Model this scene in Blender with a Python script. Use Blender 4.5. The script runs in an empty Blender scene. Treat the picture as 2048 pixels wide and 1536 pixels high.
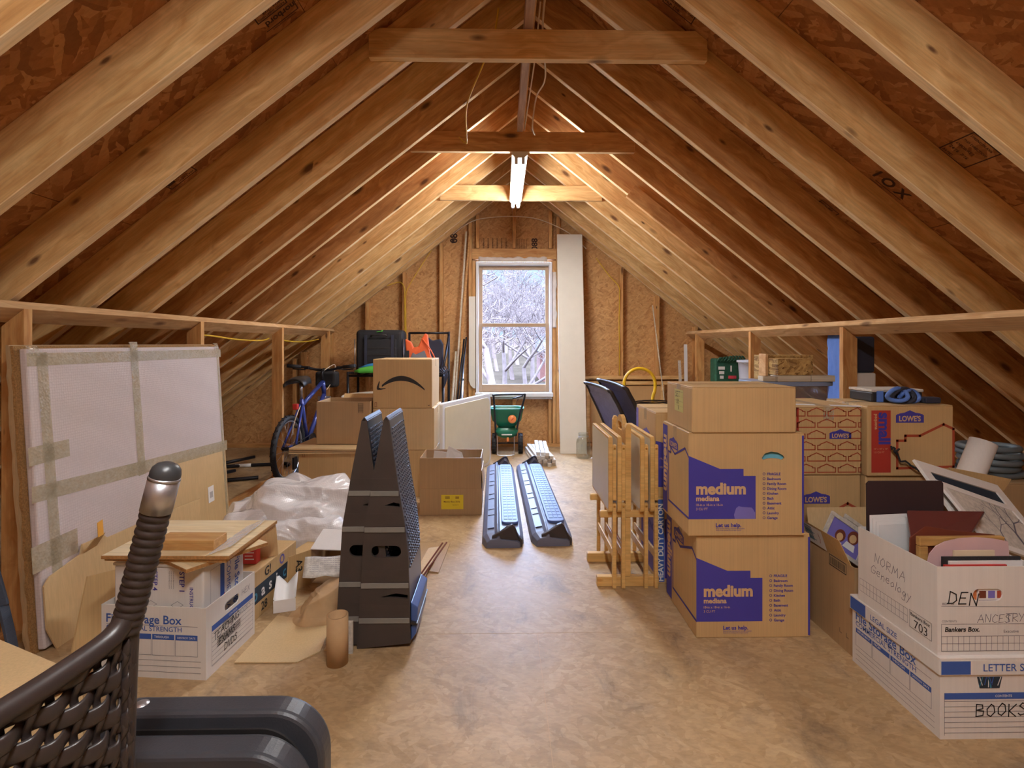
import bpy, bmesh, math, random
from mathutils import Vector, Matrix, noise, geometry
random.seed(7)
scene = bpy.context.scene
COL = scene.collection
PI = math.pi

# ------------------------------------------------------------------ camera
cam_d = bpy.data.cameras.new('camera')
cam_d.sensor_width = 36.0
cam_d.lens = 1060 / 2048 * 36.0
cam_d.shift_y = -81 / 2048
cam_d.clip_start = 0.02
cam_d.clip_end = 400
cam = bpy.data.objects.new('camera', cam_d)
cam.location = (0, 0, 1.17)
cam.rotation_euler = (PI / 2, 0, -0.018)
COL.objects.link(cam)
scene.camera = cam

# ------------------------------------------------------------------ exposure
scene.view_settings.view_transform = 'Standard'
scene.view_settings.look = 'None'
scene.view_settings.exposure = 0.5
scene.view_settings.gamma = 1.0
scene.view_settings.use_curve_mapping = False
scene.cycles.max_bounces = 10
scene.cycles.diffuse_bounces = 6
scene.cycles.transparent_max_bounces = 24
scene.cycles.sample_clamp_indirect = 6

# ------------------------------------------------------------------ sky
world = bpy.data.worlds.new('sky')
scene.world = world
world.use_nodes = True
wn = world.node_tree
wn.nodes.clear()
w_out = wn.nodes.new('ShaderNodeOutputWorld')
w_bg = wn.nodes.new('ShaderNodeBackground')
w_tc = wn.nodes.new('ShaderNodeTexCoord')
w_sep = wn.nodes.new('ShaderNodeSeparateXYZ')
w_rmp = wn.nodes.new('ShaderNodeValToRGB')
w_rmp.color_ramp.elements[0].position = 0.0
w_rmp.color_ramp.elements[0].color = (0.15, 0.19, 0.26, 1)
w_rmp.color_ramp.elements[1].position = 0.6
w_rmp.color_ramp.elements[1].color = (6.0, 8.2, 13.0, 1)
e = w_rmp.color_ramp.elements.new(0.15)
e.color = (0.165, 0.225, 0.335, 1)
e = w_rmp.color_ramp.elements.new(0.32)
e.color = (4.6, 6.2, 9.6, 1)
wn.links.new(w_tc.outputs['Generated'], w_sep.inputs[0])
wn.links.new(w_sep.outputs['Z'], w_rmp.inputs[0])
wn.links.new(w_rmp.outputs[0], w_bg.inputs['Color'])
wn.links.new(w_bg.outputs[0], w_out.inputs[0])
w_bg.inputs['Strength'].default_value = 3.2

# ------------------------------------------------------------------ sun (lights the wood outside the window)
sun_d = bpy.data.lights.new('sun', 'SUN')
sun_d.energy = 1.6
sun_d.angle = 0.01
sun_d.color = (1, 0.93, 0.85)
sun = bpy.data.objects.new('sun', sun_d)
sun.rotation_euler = (math.radians(48), 0, math.radians(-35))
COL.objects.link(sun)

LAMP_POWER = 15     # each fluorescent strip, watts
LAMP_COLOR = (0.98, 0.98, 0.98)

# ------------------------------------------------------------------ helpers: colours and materials
def lin(c):
    c /= 255.0
    return c / 12.92 if c <= 0.04045 else ((c + 0.055) / 1.055) ** 2.4
def rgb(r, g, b, a=1.0):
    return (lin(r), lin(g), lin(b), a)

class NT:
    def __init__(s, name):
        s.m = bpy.data.materials.new(name)
        s.m.use_nodes = True
        s.t = s.m.node_tree
        s.t.nodes.clear()
        s.out = s.n('ShaderNodeOutputMaterial')
        s.b = s.n('ShaderNodeBsdfPrincipled')
        s.l(s.b.outputs[0], s.out.inputs[0])
    def n(s, kind, **kw):
        nd = s.t.nodes.new(kind)
        for k, v in kw.items():
            setattr(nd, k, v)
        return nd
    def l(s, a, b):
        s.t.links.new(a, b)
    def set(s, **kw):
        for k, v in kw.items():
            s.b.inputs[k.replace('_', ' ')].default_value = v
    def coord(s, scale=(1, 1, 1), rot=(0, 0, 0), rand=True, kind='Object'):
        tc = s.n('ShaderNodeTexCoord')
        src = tc.outputs[kind]
        if rand:
            oi = s.n('ShaderNodeObjectInfo')
            mu = s.n('ShaderNodeMath', operation='MULTIPLY')
            mu.inputs[1].default_value = 37.0
            s.l(oi.outputs['Random'], mu.inputs[0])
            ad = s.n('ShaderNodeVectorMath', operation='ADD')
            s.l(src, ad.inputs[0])
            s.l(mu.outputs[0], ad.inputs[1])
            src = ad.outputs[0]
        mp = s.n('ShaderNodeMapping')
        mp.inputs['Scale'].default_value = scale
        mp.inputs['Rotation'].default_value = rot
        s.l(src, mp.inputs['Vector'])
        return mp.outputs[0]
    def noise(s, vec, scale=5, detail=4, rough=0.6, dist=0.0):
        nd = s.n('ShaderNodeTexNoise')
        nd.inputs['Scale'].default_value = scale
        nd.inputs['Detail'].default_value = detail
        nd.inputs['Roughness'].default_value = rough
        nd.inputs['Distortion'].default_value = dist
        s.l(vec, nd.inputs['Vector'])
        return nd.outputs[0]
    def ramp(s, val, stops, interp='LINEAR'):
        r = s.n('ShaderNodeValToRGB')
        r.color_ramp.interpolation = interp
        els = r.color_ramp.elements
        while len(els) < len(stops):
            els.new(0.5)
        for e, (p, c) in zip(els, stops):
            e.position = p
            e.color = c if len(c) == 4 else (*c, 1)
        s.l(val, r.inputs[0])
        return r.outputs[0]
    def mix(s, fac, a, b, mode='MIX'):
        m = s.n('ShaderNodeMix', data_type='RGBA', blend_type=mode)
        for sock, v in ((m.inputs[0], fac), (m.inputs[6], a), (m.inputs[7], b)):
            if hasattr(v, 'links'):
                s.l(v, sock)
            else:
                sock.default_value = v
        return m.outputs[2]
    def bump(s, val, strength=0.3, dist=0.01):
        b = s.n('ShaderNodeBump')
        b.inputs['Strength'].default_value = strength
        b.inputs['Distance'].default_value = dist
        s.l(val, b.inputs['Height'])
        s.l(b.outputs[0], s.b.inputs['Normal'])

G = lambda v: (v, v, v, 1)

def plain(name, col, rough=0.55, metal=0.0, spec=0.5, var=0.08, scale=8, bump=0.0, bscale=60, coat=0.0, trans=0.0, alpha=1.0):
    t = NT(name)
    v = t.coord()
    f = t.noise(v, scale, 4)
    lo = tuple(c * (1 - var) for c in col[:3])
    hi = tuple(min(1, c * (1 + var)) for c in col[:3])
    t.l(t.ramp(f, [(0.3, lo), (0.7, hi)]), t.b.inputs['Base Color'])
    t.set(Roughness=rough, Metallic=metal)
    t.b.inputs['Specular IOR Level'].default_value = spec
    t.b.inputs['Coat Weight'].default_value = coat
    t.b.inputs['Transmission Weight'].default_value = trans
    t.b.inputs['Alpha'].default_value = alpha
    if bump:
        t.bump(t.noise(v, bscale, 3), bump, 0.004)
    return t.m

def wood(name, pale, dark, knot, rough=0.62, grain=1.0, blotch=0.5):
    """Softwood; the grain runs along local X."""
    t = NT(name)
    v = t.coord((1.1, 9, 9))
    warp = t.noise(t.coord((0.9, 2.2, 2.2)), 1.6, 3)
    ad = t.n('ShaderNodeVectorMath', operation='MULTIPLY_ADD')
    t.l(v, ad.inputs[2]); t.l(warp, ad.inputs[0]); ad.inputs[1].default_value = (0.3, 2.6, 2.6)
    g1 = t.noise(ad.outputs[0], 2.6, 5, 0.55, 0.4)
    g2 = t.noise(t.coord((3, 120, 120)), 1.0, 3)
    c = t.ramp(g1, [(0.32, dark), (0.5, tuple((a + b) / 2 for a, b in zip(dark, pale))), (0.66, pale)])
    fine = t.ramp(g2, [(0.35, G(0.80)), (0.65, G(1.06))])
    c = t.mix(grain * 0.7, c, fine, 'MULTIPLY')
    b = t.ramp(t.noise(t.coord((0.7, 2.5, 2.5)), 1.3, 3), [(0.3, G(0.70)), (0.62, G(1.08))])
    c = t.mix(blotch, c, b, 'MULTIPLY')
    # knots
    vo = t.n('ShaderNodeTexVoronoi')
    vo.inputs['Scale'].default_value = 1.0
    t.l(t.coord((3.3, 9.0, 9.0)), vo.inputs['Vector'])
    sk = t.n('ShaderNodeSeparateColor'); t.l(vo.outputs['Color'], sk.inputs[0])
    mk = t.n('ShaderNodeMath', operation='MULTIPLY'); t.l(vo.outputs['Distance'], mk.inputs[0])
    sc2 = t.n('ShaderNodeMath', operation='MULTIPLY_ADD'); t.l(sk.outputs[0], sc2.inputs[0]); sc2.inputs[1].default_value = 2.0; sc2.inputs[2].default_value = 0.7
    t.l(sc2.outputs[0], mk.inputs[1])
    k = t.ramp(mk.outputs[0], [(0.07, G(0.9)), (0.11, G(0.55)), (0.17, G(0))])
    c = t.mix(k, c, knot)
    t.l(c, t.b.inputs['Base Color'])
    t.set(Roughness=rough)
    t.b.inputs['Specular IOR Level'].default_value = 0.35
    t.bump(g2, 0.12, 0.002)
    return t.m

def osb(name, tones, axis='Z', rough=0.65, stain=None, scale=1.0, contrast=1.0):
    """Oriented strand board: layers of long flakes lying at many angles in the plane square to the axis."""
    t = NT(name)
    cur = None
    for i, ang in enumerate((0.25, 1.15, 1.95, 2.7, 0.7)):
        rot = (0, 0, ang) if axis == 'Z' else (0, ang, 0)
        m1 = t.coord((1, 1, 1), rot, rand=False)
        sc = t.n('ShaderNodeMapping')
        sc.inputs['Scale'].default_value = ((9, 34, 3) if axis == 'Z' else (9, 3, 34))
        sc.inputs['Location'].default_value = (3.1 * i, 1.7 * i, 2.3 * i)
        t.l(m1, sc.inputs['Vector'])
        w = t.noise(t.coord((1, 1, 1), rand=False), 14, 2)
        ad = t.n('ShaderNodeVectorMath', operation='MULTIPLY_ADD')
        t.l(w, ad.inputs[0]); ad.inputs[1].default_value = (1.1, 1.1, 1.1); t.l(sc.outputs[0], ad.inputs[2])
        vo = t.n('ShaderNodeTexVoronoi')
        vo.inputs['Scale'].default_value = scale
        t.l(ad.outputs[0], vo.inputs['Vector'])
        sx = t.n('ShaderNodeSeparateColor')
        t.l(vo.outputs['Color'], sx.inputs[0])
        col = t.ramp(sx.outputs[0], [(k / (len(tones) - 1), c) for k, c in enumerate(tones)])
        if cur is None:
            cur = col
        else:
            m = t.ramp(sx.outputs[1], [(0.58, G(0)), (0.64, G(1))])
            cur = t.mix(m, cur, col)
    fl = t.noise(t.coord((30, 80, 50), (0.3, 0.4, 0.6), rand=False), 1.2, 3)
    cur = t.mix(0.5 * contrast, cur, t.ramp(fl, [(0.35, G(0.80)), (0.6, G(1.07))]), 'MULTIPLY')
    sl = t.noise(t.coord((1, 1, 1), rand=False), 2.3, 3)
    cur = t.mix(0.45, cur, t.ramp(sl, [(0.3, G(0.80)), (0.7, G(1.10))]), 'MULTIPLY')
    if stain:
        s1 = t.noise(t.coord((1, 1, 1), rand=False), 1.5, 5, 0.65)
        cur = t.mix(0.9, cur, t.ramp(s1, stain), 'MULTIPLY')
        s2 = t.noise(t.coord((1.3, 0.9, 1), (0, 0, 0.5), rand=False), 4.2, 5, 0.7, 0.6)
        cur = t.mix(0.8, cur, t.ramp(s2, [(0.30, (0.50, 0.52, 0.60, 1)), (0.40, (0.86, 0.86, 0.90, 1)), (0.5, G(1))]), 'MULTIPLY')
    t.l(cur, t.b.inputs['Base Color'])
    t.set(Roughness=rough)
    t.b.inputs['Specular IOR Level'].default_value = 0.3
    t.bump(fl, 0.2, 0.002)
    return t.m

def board(name, col, rough=0.5, line=0.05, var=0.06):
    """Corrugated cardboard: faint flutes and soft mottling."""
    t = NT(name)
    f = t.noise(t.coord((1, 1, 1)), 5, 4)
    c = t.ramp(f, [(0.3, tuple(x * (1 - var) for x in col[:3])), (0.7, tuple(x * (1 + var) for x in col[:3]))])
    l = t.noise(t.coord((150, 150, 1.5)), 1.0, 2)
    c = t.mix(1.0, c, t.ramp(l, [(0.35, G(1 - line)), (0.65, G(1 + line))]), 'MULTIPLY')
    t.l(c, t.b.inputs['Base Color'])
    t.set(Roughness=rough)
    t.b.inputs['Specular IOR Level'].default_value = 0.5
    t.bump(l, 0.05, 0.001)
    return t.m

M = {}
M['rafter'] = wood('pine', rgb(236, 198, 138), rgb(206, 158, 98), rgb(96, 60, 36))
M['rafter_dark'] = wood('dark_pine', rgb(216, 168, 112), rgb(176, 124, 74), rgb(80, 50, 32))  # darker brown pine, for the middle rafters and a few boards
M['rafter_edge'] = wood('pale_pine_edge', rgb(246, 220, 176), rgb(226, 190, 138), rgb(120, 84, 54), blotch=0.25)  # paler pine, set on the downward faces of rafters and ties
M['stud'] = wood('stud_pine', rgb(216, 168, 108), rgb(184, 126, 70), rgb(92, 56, 32))
M['plate'] = wood('plate_pine', rgb(222, 184, 136), rgb(194, 148, 98), rgb(110, 74, 46))
M['strip'] = wood('pale_strip', rgb(206, 180, 166), rgb(184, 152, 136), rgb(150, 110, 90))
M['ply'] = wood('plywood', rgb(240, 222, 184), rgb(226, 202, 156), rgb(200, 164, 116), blotch=0.2)
M['ply_edge'] = plain('plywood_edge', rgb(168, 122, 70), 0.8, var=0.25, scale=120)
M['tray_wood'] = wood('oak_tray', rgb(232, 192, 122), rgb(214, 168, 98), rgb(190, 140, 76), rough=0.42, blotch=0.3)
M['block'] = wood('pine_block', rgb(208, 164, 104), rgb(184, 132, 76), rgb(110, 70, 40))
M['whitewood'] = wood('whitewashed_wood', rgb(214, 204, 184), rgb(196, 180, 154), rgb(150, 120, 90), blotch=0.3)
M['osb_roof'] = osb('roof_strand_board', [rgb(156, 102, 60), rgb(172, 116, 70), rgb(180, 124, 76), rgb(196, 144, 94), rgb(164, 108, 64), rgb(140, 90, 52)], 'Z', scale=1.0)
M['osb_wall'] = osb('wall_strand_board', [rgb(186, 138, 88), rgb(196, 148, 96), rgb(202, 154, 101), rgb(208, 162, 110), rgb(190, 142, 91), rgb(172, 124, 76)], 'Y', scale=1.7)
M['osb_floor'] = osb('floor_strand_board', [rgb(172, 142, 102), rgb(178, 149, 110), rgb(184, 155, 115), rgb(190, 162, 123), rgb(175, 145, 104)], 'Z', 0.5, scale=1.5,
                     stain=[(0.25, (0.80, 0.74, 0.66)), (0.45, (0.94, 0.92, 0.90)), (0.65, (1.04, 1.03, 1.04))])
M['osb_chip'] = osb('chip_block', [rgb(140, 104, 58), rgb(186, 150, 92), rgb(206, 172, 112), rgb(120, 84, 46)], 'Y', scale=3.0)
M['card'] = board('cardboard', rgb(198, 165, 116))
M['card_b'] = board('dull_cardboard', rgb(172, 141, 103))
M['card_c'] = board('pale_cardboard', rgb(204, 175, 130))
M['card_in'] = board('inner_cardboard', rgb(180, 140, 92))
M['white_card'] = board('white_card', rgb(222, 217, 211), 0.6, 0.02, 0.03)
M['kraft'] = plain('kraft_paper', rgb(188, 154, 112), 0.8, var=0.1, scale=10)
M['flute'] = plain('cut_corrugation', rgb(150, 112, 66), 0.9, var=0.35, scale=150)
M['ink_blue'] = plain('indigo_ink', rgb(66, 60, 156), 0.6, var=0.03)
M['ink_pale'] = plain('lilac_ink', rgb(120, 112, 190), 0.6, var=0.05)
M['ink_royal'] = plain('royal_blue_ink', rgb(58, 92, 168), 0.6, var=0.04)
M['ink_red'] = plain('red_ink', rgb(176, 56, 44), 0.6, var=0.05)
M['ink_brick'] = plain('brick_ink', rgb(168, 72, 44), 0.6, var=0.05)
M['ink_black'] = plain('black_ink', rgb(34, 32, 34), 0.6, var=0.05)
M['ink_grey'] = plain('grey_ink', rgb(104, 100, 112), 0.6, var=0.05)
M['ink_brown'] = plain('brown_ink', rgb(110, 52, 34), 0.6, var=0.05)
M['ink_teal'] = plain('teal_ink', rgb(60, 130, 160), 0.6, var=0.05)
M['ink_navy'] = plain('navy_ink', rgb(32, 46, 60), 0.6, var=0.05)
M['ink_stamp'] = plain('stamp_ink', rgb(62, 34, 20), 0.7, var=0.2, scale=60)
M['ink_card'] = plain('bare_card_ink', rgb(206, 170, 124), 0.7, var=0.03)
M['white_ink'] = plain('white_ink', rgb(228, 226, 224), 0.6, var=0.02)
M['yellow_label'] = plain('yellow_label', rgb(226, 204, 50), 0.5, var=0.04)
M['note'] = plain('yellow_note', rgb(206, 202, 122), 0.35, var=0.08)
M['paper'] = plain('paper', rgb(232, 230, 228), 0.7, var=0.03)
M['cream_paper'] = plain('cream_paper', rgb(222, 206, 176), 0.7, var=0.06)
M['newsprint'] = plain('newsprint', rgb(196, 188, 176), 0.75, var=0.2, scale=60)
M['pink_mat'] = plain('pink_mat_board', rgb(206, 172, 172), 0.7, var=0.04)
M['white_paint'] = plain('white_paint', rgb(226, 220, 208), 0.4, var=0.03, spec=0.5)
M['white_vinyl'] = plain('white_vinyl', rgb(230, 230, 232), 0.4, var=0.02)
M['sash'] = plain('tan_sash', rgb(176, 146, 114), 0.45, var=0.05)
M['cream_plastic'] = plain('cream_plastic', rgb(216, 206, 178), 0.38, var=0.03, bump=0.05, bscale=200)
M['white_plastic'] = plain('white_plastic', rgb(226, 228, 234), 0.35, var=0.02)
M['bucket'] = plain('bucket_plastic', rgb(206, 212, 232), 0.35, var=0.02)
M['black_plastic'] = plain('black_plastic', rgb(42, 40, 40), 0.42, var=0.2, bump=0.12, bscale=260)
M['ramp'] = plain('ramp_plastic', rgb(66, 58, 54), 0.5, var=0.12, bump=0.1, bscale=240)
M['ramp_tread'] = plain('ramp_tread_plastic', rgb(60, 62, 74), 0.28, var=0.12, bump=0.1, bscale=200)
M['ramp_rib'] = plain('ramp_rib_plastic', rgb(126, 124, 118), 0.5, var=0.08)
M['ramp_foot'] = plain('ramp_foot_plastic', rgb(66, 92, 150), 0.35, var=0.08)
M['case'] = plain('case_plastic', rgb(58, 60, 66), 0.36, var=0.1, bump=0.12, bscale=240)
M['step_grey'] = plain('step_plastic', rgb(104, 110, 134), 0.46, var=0.06, bump=0.06, bscale=220)
M['step_pad'] = plain('step_pad_plastic', rgb(88, 106, 158), 0.5, var=0.05)
M['step_dark'] = plain('step_dark_plastic', rgb(58, 52, 56), 0.4, var=0.12)
M['black_metal'] = plain('black_steel', rgb(34, 34, 40), 0.35, 0.3, var=0.1)
M['steel'] = plain('brushed_steel', rgb(196, 192, 190), 0.3, 1.0, var=0.06, scale=30)
M['alu'] = plain('aluminium', rgb(190, 192, 198), 0.35, 0.9, var=0.05)
M['brass'] = plain('brass_rivet', rgb(190, 140, 60), 0.35, 0.8, var=0.06)
M['rubber'] = plain('rubber', rgb(36, 36, 40), 0.65, var=0.15, bump=0.3, bscale=90)
M['wicker'] = plain('brown_resin_wicker', rgb(50, 42, 40), 0.36, var=0.18, scale=20)
M['wicker_sheen'] = plain('sheen_tinted_wicker', rgb(104, 102, 146), 0.3, var=0.15, scale=20, coat=0.6)  # dark wicker with its bluish window sheen painted into the colour
M['glide'] = plain('black_glide', rgb(52, 54, 56), 0.35, var=0.1)
M['bike_blue'] = plain('blue_bike_paint', rgb(60, 74, 150), 0.28, 0.2, var=0.06, coat=0.4)
M['yellow_paint'] = plain('yellow_paint', rgb(216, 172, 30), 0.35, var=0.05, coat=0.2)
M['green_plastic'] = plain('green_plastic', rgb(20, 110, 82), 0.35, var=0.08)
M['green_dark'] = plain('dark_green_fabric', rgb(32, 84, 64), 0.7, var=0.25, scale=40)
M['orange_plastic'] = plain('orange_plastic', rgb(224, 132, 70), 0.4, var=0.05)
M['orange_cloth'] = plain('orange_cloth', rgb(226, 98, 48), 0.7, var=0.08, bump=0.3, bscale=120)
M['grey_cloth'] = plain('grey_cloth', rgb(108, 108, 114), 0.8, var=0.1, bump=0.3, bscale=160)
M['black_cloth'] = plain('black_cloth', rgb(36, 35, 38), 0.75, var=0.2, bump=0.4, bscale=150)
M['navy_cloth'] = plain('navy_cloth', rgb(44, 46, 62), 0.75, var=0.12, bump=0.3, bscale=150)
M['blue_cloth'] = plain('blue_cloth', rgb(88, 124, 200), 0.7, var=0.08, bump=0.25, bscale=80)
M['teal_cloth'] = plain('teal_cloth', rgb(110, 184, 206), 0.7, var=0.06)
M['lime'] = plain('lime_cloth', rgb(92, 190, 70), 0.6, var=0.08)
M['sky_cloth'] = plain('sky_blue_cloth', rgb(60, 136, 196), 0.6, var=0.08)
M['red_card'] = plain('red_card', rgb(196, 50, 44), 0.5, var=0.06)
M['pink_cloth'] = plain('pink_cloth', rgb(220, 70, 90), 0.6, var=0.3, scale=14)
M['maroon'] = plain('maroon_leatherette', rgb(96, 48, 44), 0.35, var=0.06, bump=0.06, bscale=200)
M['dark_folder'] = plain('dark_folder', rgb(54, 40, 42), 0.45, var=0.06)
M['frame_gold'] = wood('gilt_frame', rgb(198, 160, 100), rgb(160, 116, 62), rgb(120, 80, 44), rough=0.4)
M['hose'] = plain('grey_hose', rgb(96, 104, 108), 0.45, var=0.12)
M['grey_lid'] = plain('grey_lid', rgb(132, 146, 176), 0.4, var=0.04)
M['tote'] = plain('smoky_tote', rgb(150, 146, 150), 0.25, var=0.1, alpha=0.4)
M['yellow_cable'] = plain('yellow_cable', rgb(216, 176, 50), 0.45, var=0.05)
M['white_cable'] = plain('white_cable', rgb(214, 196, 170), 0.45, var=0.05)
M['slate_bar'] = plain('slate_blue_bar', rgb(70, 82, 100), 0.5, var=0.08)
M['door_tan'] = board('tan_hardboard', rgb(196, 158, 108), 0.6, 0.02, 0.06)
M['sticker_orange'] = plain('orange_sticker', rgb(232, 170, 70), 0.5, var=0.03)
M['tyvek'] = plain('house_wrap', rgb(214, 204, 196), 0.5, var=0.12, scale=12, bump=0.5, bscale=14)
M['bark'] = plain('pale_bark', rgb(106, 88, 80), 0.9, spec=0.05, var=0.2, scale=3)
M['bark_dark'] = plain('dark_bark', rgb(88, 74, 68), 0.9, spec=0.05, var=0.2, scale=3)
M['leaf_litter'] = plain('leaf_litter', rgb(52, 43, 34), 0.95, spec=0.0, var=0.25, scale=0.8)
M['brick'] = plain('red_brick', rgb(84, 46, 34), 0.9, var=0.1)
M['roof_grey'] = plain('grey_shingle', rgb(62, 60, 60), 0.9, var=0.1)

def clear_tape():
    t = NT('clear_packing_tape')
    n = t.noise(t.coord((1, 1, 1)), 60, 3)
    t.l(t.ramp(n, [(0.4, rgb(196, 182, 152)), (0.7, rgb(224, 216, 204))]), t.b.inputs['Base Color'])
    t.set(Roughness=0.18)
    t.b.inputs['Alpha'].default_value = 0.42
    t.b.inputs['Coat Weight'].default_value = 0.6
    t.bump(n, 0.5, 0.002)
    return t.m
M['tape'] = clear_tape()
def tan_tape():
    t = NT('tan_packing_tape')
    n = t.noise(t.coord((1, 1, 1)), 45, 4)
    t.l(t.ramp(n, [(0.35, rgb(184, 170, 138)), (0.7, rgb(204, 194, 168))]), t.b.inputs['Base Color'])
    t.set(Roughness=0.16)
    t.b.inputs['Coat Weight'].default_value = 0.5
    t.b.inputs['Alpha'].default_value = 0.62
    vo = t.n('ShaderNodeTexVoronoi'); vo.inputs['Scale'].default_value = 95
    t.l(t.coord((1, 1, 1), rand=False), vo.inputs['Vector'])
    t.bump(vo.outputs['Distance'], 0.6, 0.004)
    return t.m
M['tan_tape'] = tan_tape()
def bubble_wrap(name, col, alpha, scale):
    t = NT(name)
    vo = t.n('ShaderNodeTexVoronoi'); vo.inputs['Scale'].default_value = scale
    vo.inputs['Randomness'].default_value = 0.25
    t.l(t.coord((1, 1, 1), rand=False), vo.inputs['Vector'])
    c = t.ramp(vo.outputs['Distance'], [(0.1, tuple(x * 1.05 for x in col[:3])), (0.65, tuple(x * 0.93 for x in col[:3]))])
    t.l(c, t.b.inputs['Base Color'])
    t.set(Roughness=0.22)
    t.b.inputs['Coat Weight'].default_value = 0.4 if alpha < 1 else 0.0
    t.b.inputs['Alpha'].default_value = alpha
    t.bump(vo.outputs['Distance'], 0.35, 0.003)
    return t.m
M['bubble_panel'] = bubble_wrap('bubble_wrap_over_white', rgb(206, 194, 192), 1.0, 90)
M['bubble_bag'] = bubble_wrap('loose_bubble_wrap', rgb(240, 238, 240), 0.84, 110)
def glass(name, tint=(0.96, 0.98, 1.0, 1), base=0.0015):
    t = NT(name)
    tr = t.n('ShaderNodeBsdfTransparent'); tr.inputs[0].default_value = tint
    gl = t.n('ShaderNodeBsdfGlossy'); gl.inputs['Roughness'].default_value = 0.02
    lw = t.n('ShaderNodeLayerWeight'); lw.inputs[0].default_value = 0.5
    pw = t.n('ShaderNodeMath', operation='POWER'); pw.inputs[1].default_value = 3.5; t.l(lw.outputs['Facing'], pw.inputs[0])
    fr = t.n('ShaderNodeMath', operation='MULTIPLY_ADD'); fr.inputs[1].default_value = 0.6; fr.inputs[2].default_value = base; t.l(pw.outputs[0], fr.inputs[0])
    mx = t.n('ShaderNodeMixShader')
    t.l(fr.outputs[0], mx.inputs[0]); t.l(tr.outputs[0], mx.inputs[1]); t.l(gl.outputs[0], mx.inputs[2])
    t.l(mx.outputs[0], t.out.inputs[0])
    return t.m
M['glass'] = glass('window_glass')
M['jar_glass'] = glass('jar_glass', (0.93, 0.945, 0.93, 1), 0.10)
M['clear_film'] = plain('clear_film', rgb(230, 228, 232), 0.15, var=0.03, alpha=0.35)
def emit(name, col, s):
    t = NT(name)
    t.b.inputs['Base Color'].default_value = (0.9, 0.9, 0.9, 1)
    t.b.inputs['Emission Color'].default_value = col
    t.b.inputs['Emission Strength'].default_value = s
    return t.m
M['tube_glow'] = emit('fluorescent_tube', (0.98, 0.98, 0.98, 1), 95.0)

# ------------------------------------------------------------------ helpers: geometry
_text_cache = {}
def text_geo(s, bold=0.0, shear=0.0):
    key = (s, bold, shear)
    if key not in _text_cache:
        cu = bpy.data.curves.new('lettering', 'FONT')
        cu.body = s
        cu.size = 1.0
        cu.offset = bold
        cu.shear = shear
        cu.resolution_u = 3
        ob = bpy.data.objects.new('lettering', cu)
        COL.objects.link(ob)
        dg = bpy.context.evaluated_depsgraph_get()
        me = bpy.data.meshes.new_from_object(ob.evaluated_get(dg))
        vs = [(v.co.x, v.co.y) for v in me.vertices]
        fs = [tuple(p.vertices) for p in me.polygons]
        bpy.data.objects.remove(ob)
        bpy.data.curves.remove(cu)
        bpy.data.meshes.remove(me)
        x0 = min(v[0] for v in vs); x1 = max(v[0] for v in vs)
        y0 = min(v[1] for v in vs); y1 = max(v[1] for v in vs)
        _text_cache[key] = ([(x - x0, y) for x, y in vs], fs, x1 - x0, y0, y1)
    return _text_cache[key]

HAND = {  # single-stroke hand lettering on a unit box
 'A': [[(0, 0), (.4, 1), (.8, 0)], [(.15, .38), (.68, .42)]], 'B': [[(.05, 0), (0, 1), (.5, .95), (.55, .65), (.05, .52), (.65, .45), (.6, .1), (.05, 0)]],
 'C': [[(.7, .85), (.35, 1), (.05, .6), (.1, .2), (.4, 0), (.7, .12)]], 'D': [[(.1, 0), (.05, 1), (.6, .8), (.7, .3), (.45, .05), (0, 0)]],
 'E': [[(.6, 1), (.05, .95), (0, 0), (.6, .05)], [(.03, .5), (.45, .53)]], 'G': [[(.75, .8), (.4, 1), (.05, .55), (.2, .05), (.65, .05), (.75, .4), (.42, .42)]],
 'H': [[(.05, 0), (0, 1)], [(.65, 0), (.6, 1)], [(.02, .5), (.63, .5)]], 'I': [[(.2, 0), (.2, 1)]], 'K': [[(.05, 0), (0, 1)], [(.6, 1), (.05, .45), (.65, 0)]],
 'M': [[(0, 0), (.1, 1), (.4, .3), (.7, 1), (.85, 0)]], 'N': [[(.05, 0), (0, 1), (.6, .02), (.65, 1)]], 'O': [[(.35, 1), (.05, .6), (.1, .15), (.4, 0), (.7, .35), (.6, .85), (.35, 1)]],
 'R': [[(.05, 0), (0, 1), (.5, .95), (.55, .6), (.05, .45), (.65, 0)]], 'S': [[(.6, .9), (.25, 1), (.05, .75), (.5, .45), (.55, .12), (.2, 0), (0, .15)]],
 'T': [[(.35, 0), (.35, 1)], [(0, .97), (.75, 1)]], 'V': [[(0, 1), (.3, 0), (.6, 1)]], 'X': [[(0, 0), (.6, 1)], [(0, 1), (.6, 0)]], 'Y': [[(0, 1), (.3, .5)], [(.65, 1), (.2, 0)]],
 'e': [[(.05, .32), (.5, .36), (.4, .62), (.1, .55), (.05, .2), (.3, 0), (.55, .12)]], 'n': [[(.05, .6), (.05, 0)], [(.05, .4), (.3, .6), (.48, .45), (.5, 0)]],
 'o': [[(.28, .6), (.05, .35), (.2, 0), (.5, .2), (.45, .52), (.28, .6)]], 'l': [[(.1, 1), (.12, 0)]], 'g': [[(.5, .5), (.2, .6), (.05, .3), (.3, .05), (.5, .5), (.48, -.3), (.2, -.4), (.05, -.25)]],
 'y': [[(.05, .6), (.25, .1)], [(.5, .6), (.1, -.4)]], 'c': [[(.5, .5), (.2, .6), (.05, .25), (.3, 0), (.52, .1)]],
}

class Frame:
    """A plane in a thing's own space: 2-D lettering and print are laid on it."""
    def __init__(s, o, u, v, eps=0.0007):
        s.o = Vector(o); s.u = Vector(u).normalized(); s.v = Vector(v).normalized()
        s.n = s.u.cross(s.v).normalized(); s.eps = eps
    def p(s, x, y, lift=0):
        return s.o + s.u * x + s.v * y + s.n * (s.eps + lift)

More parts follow.
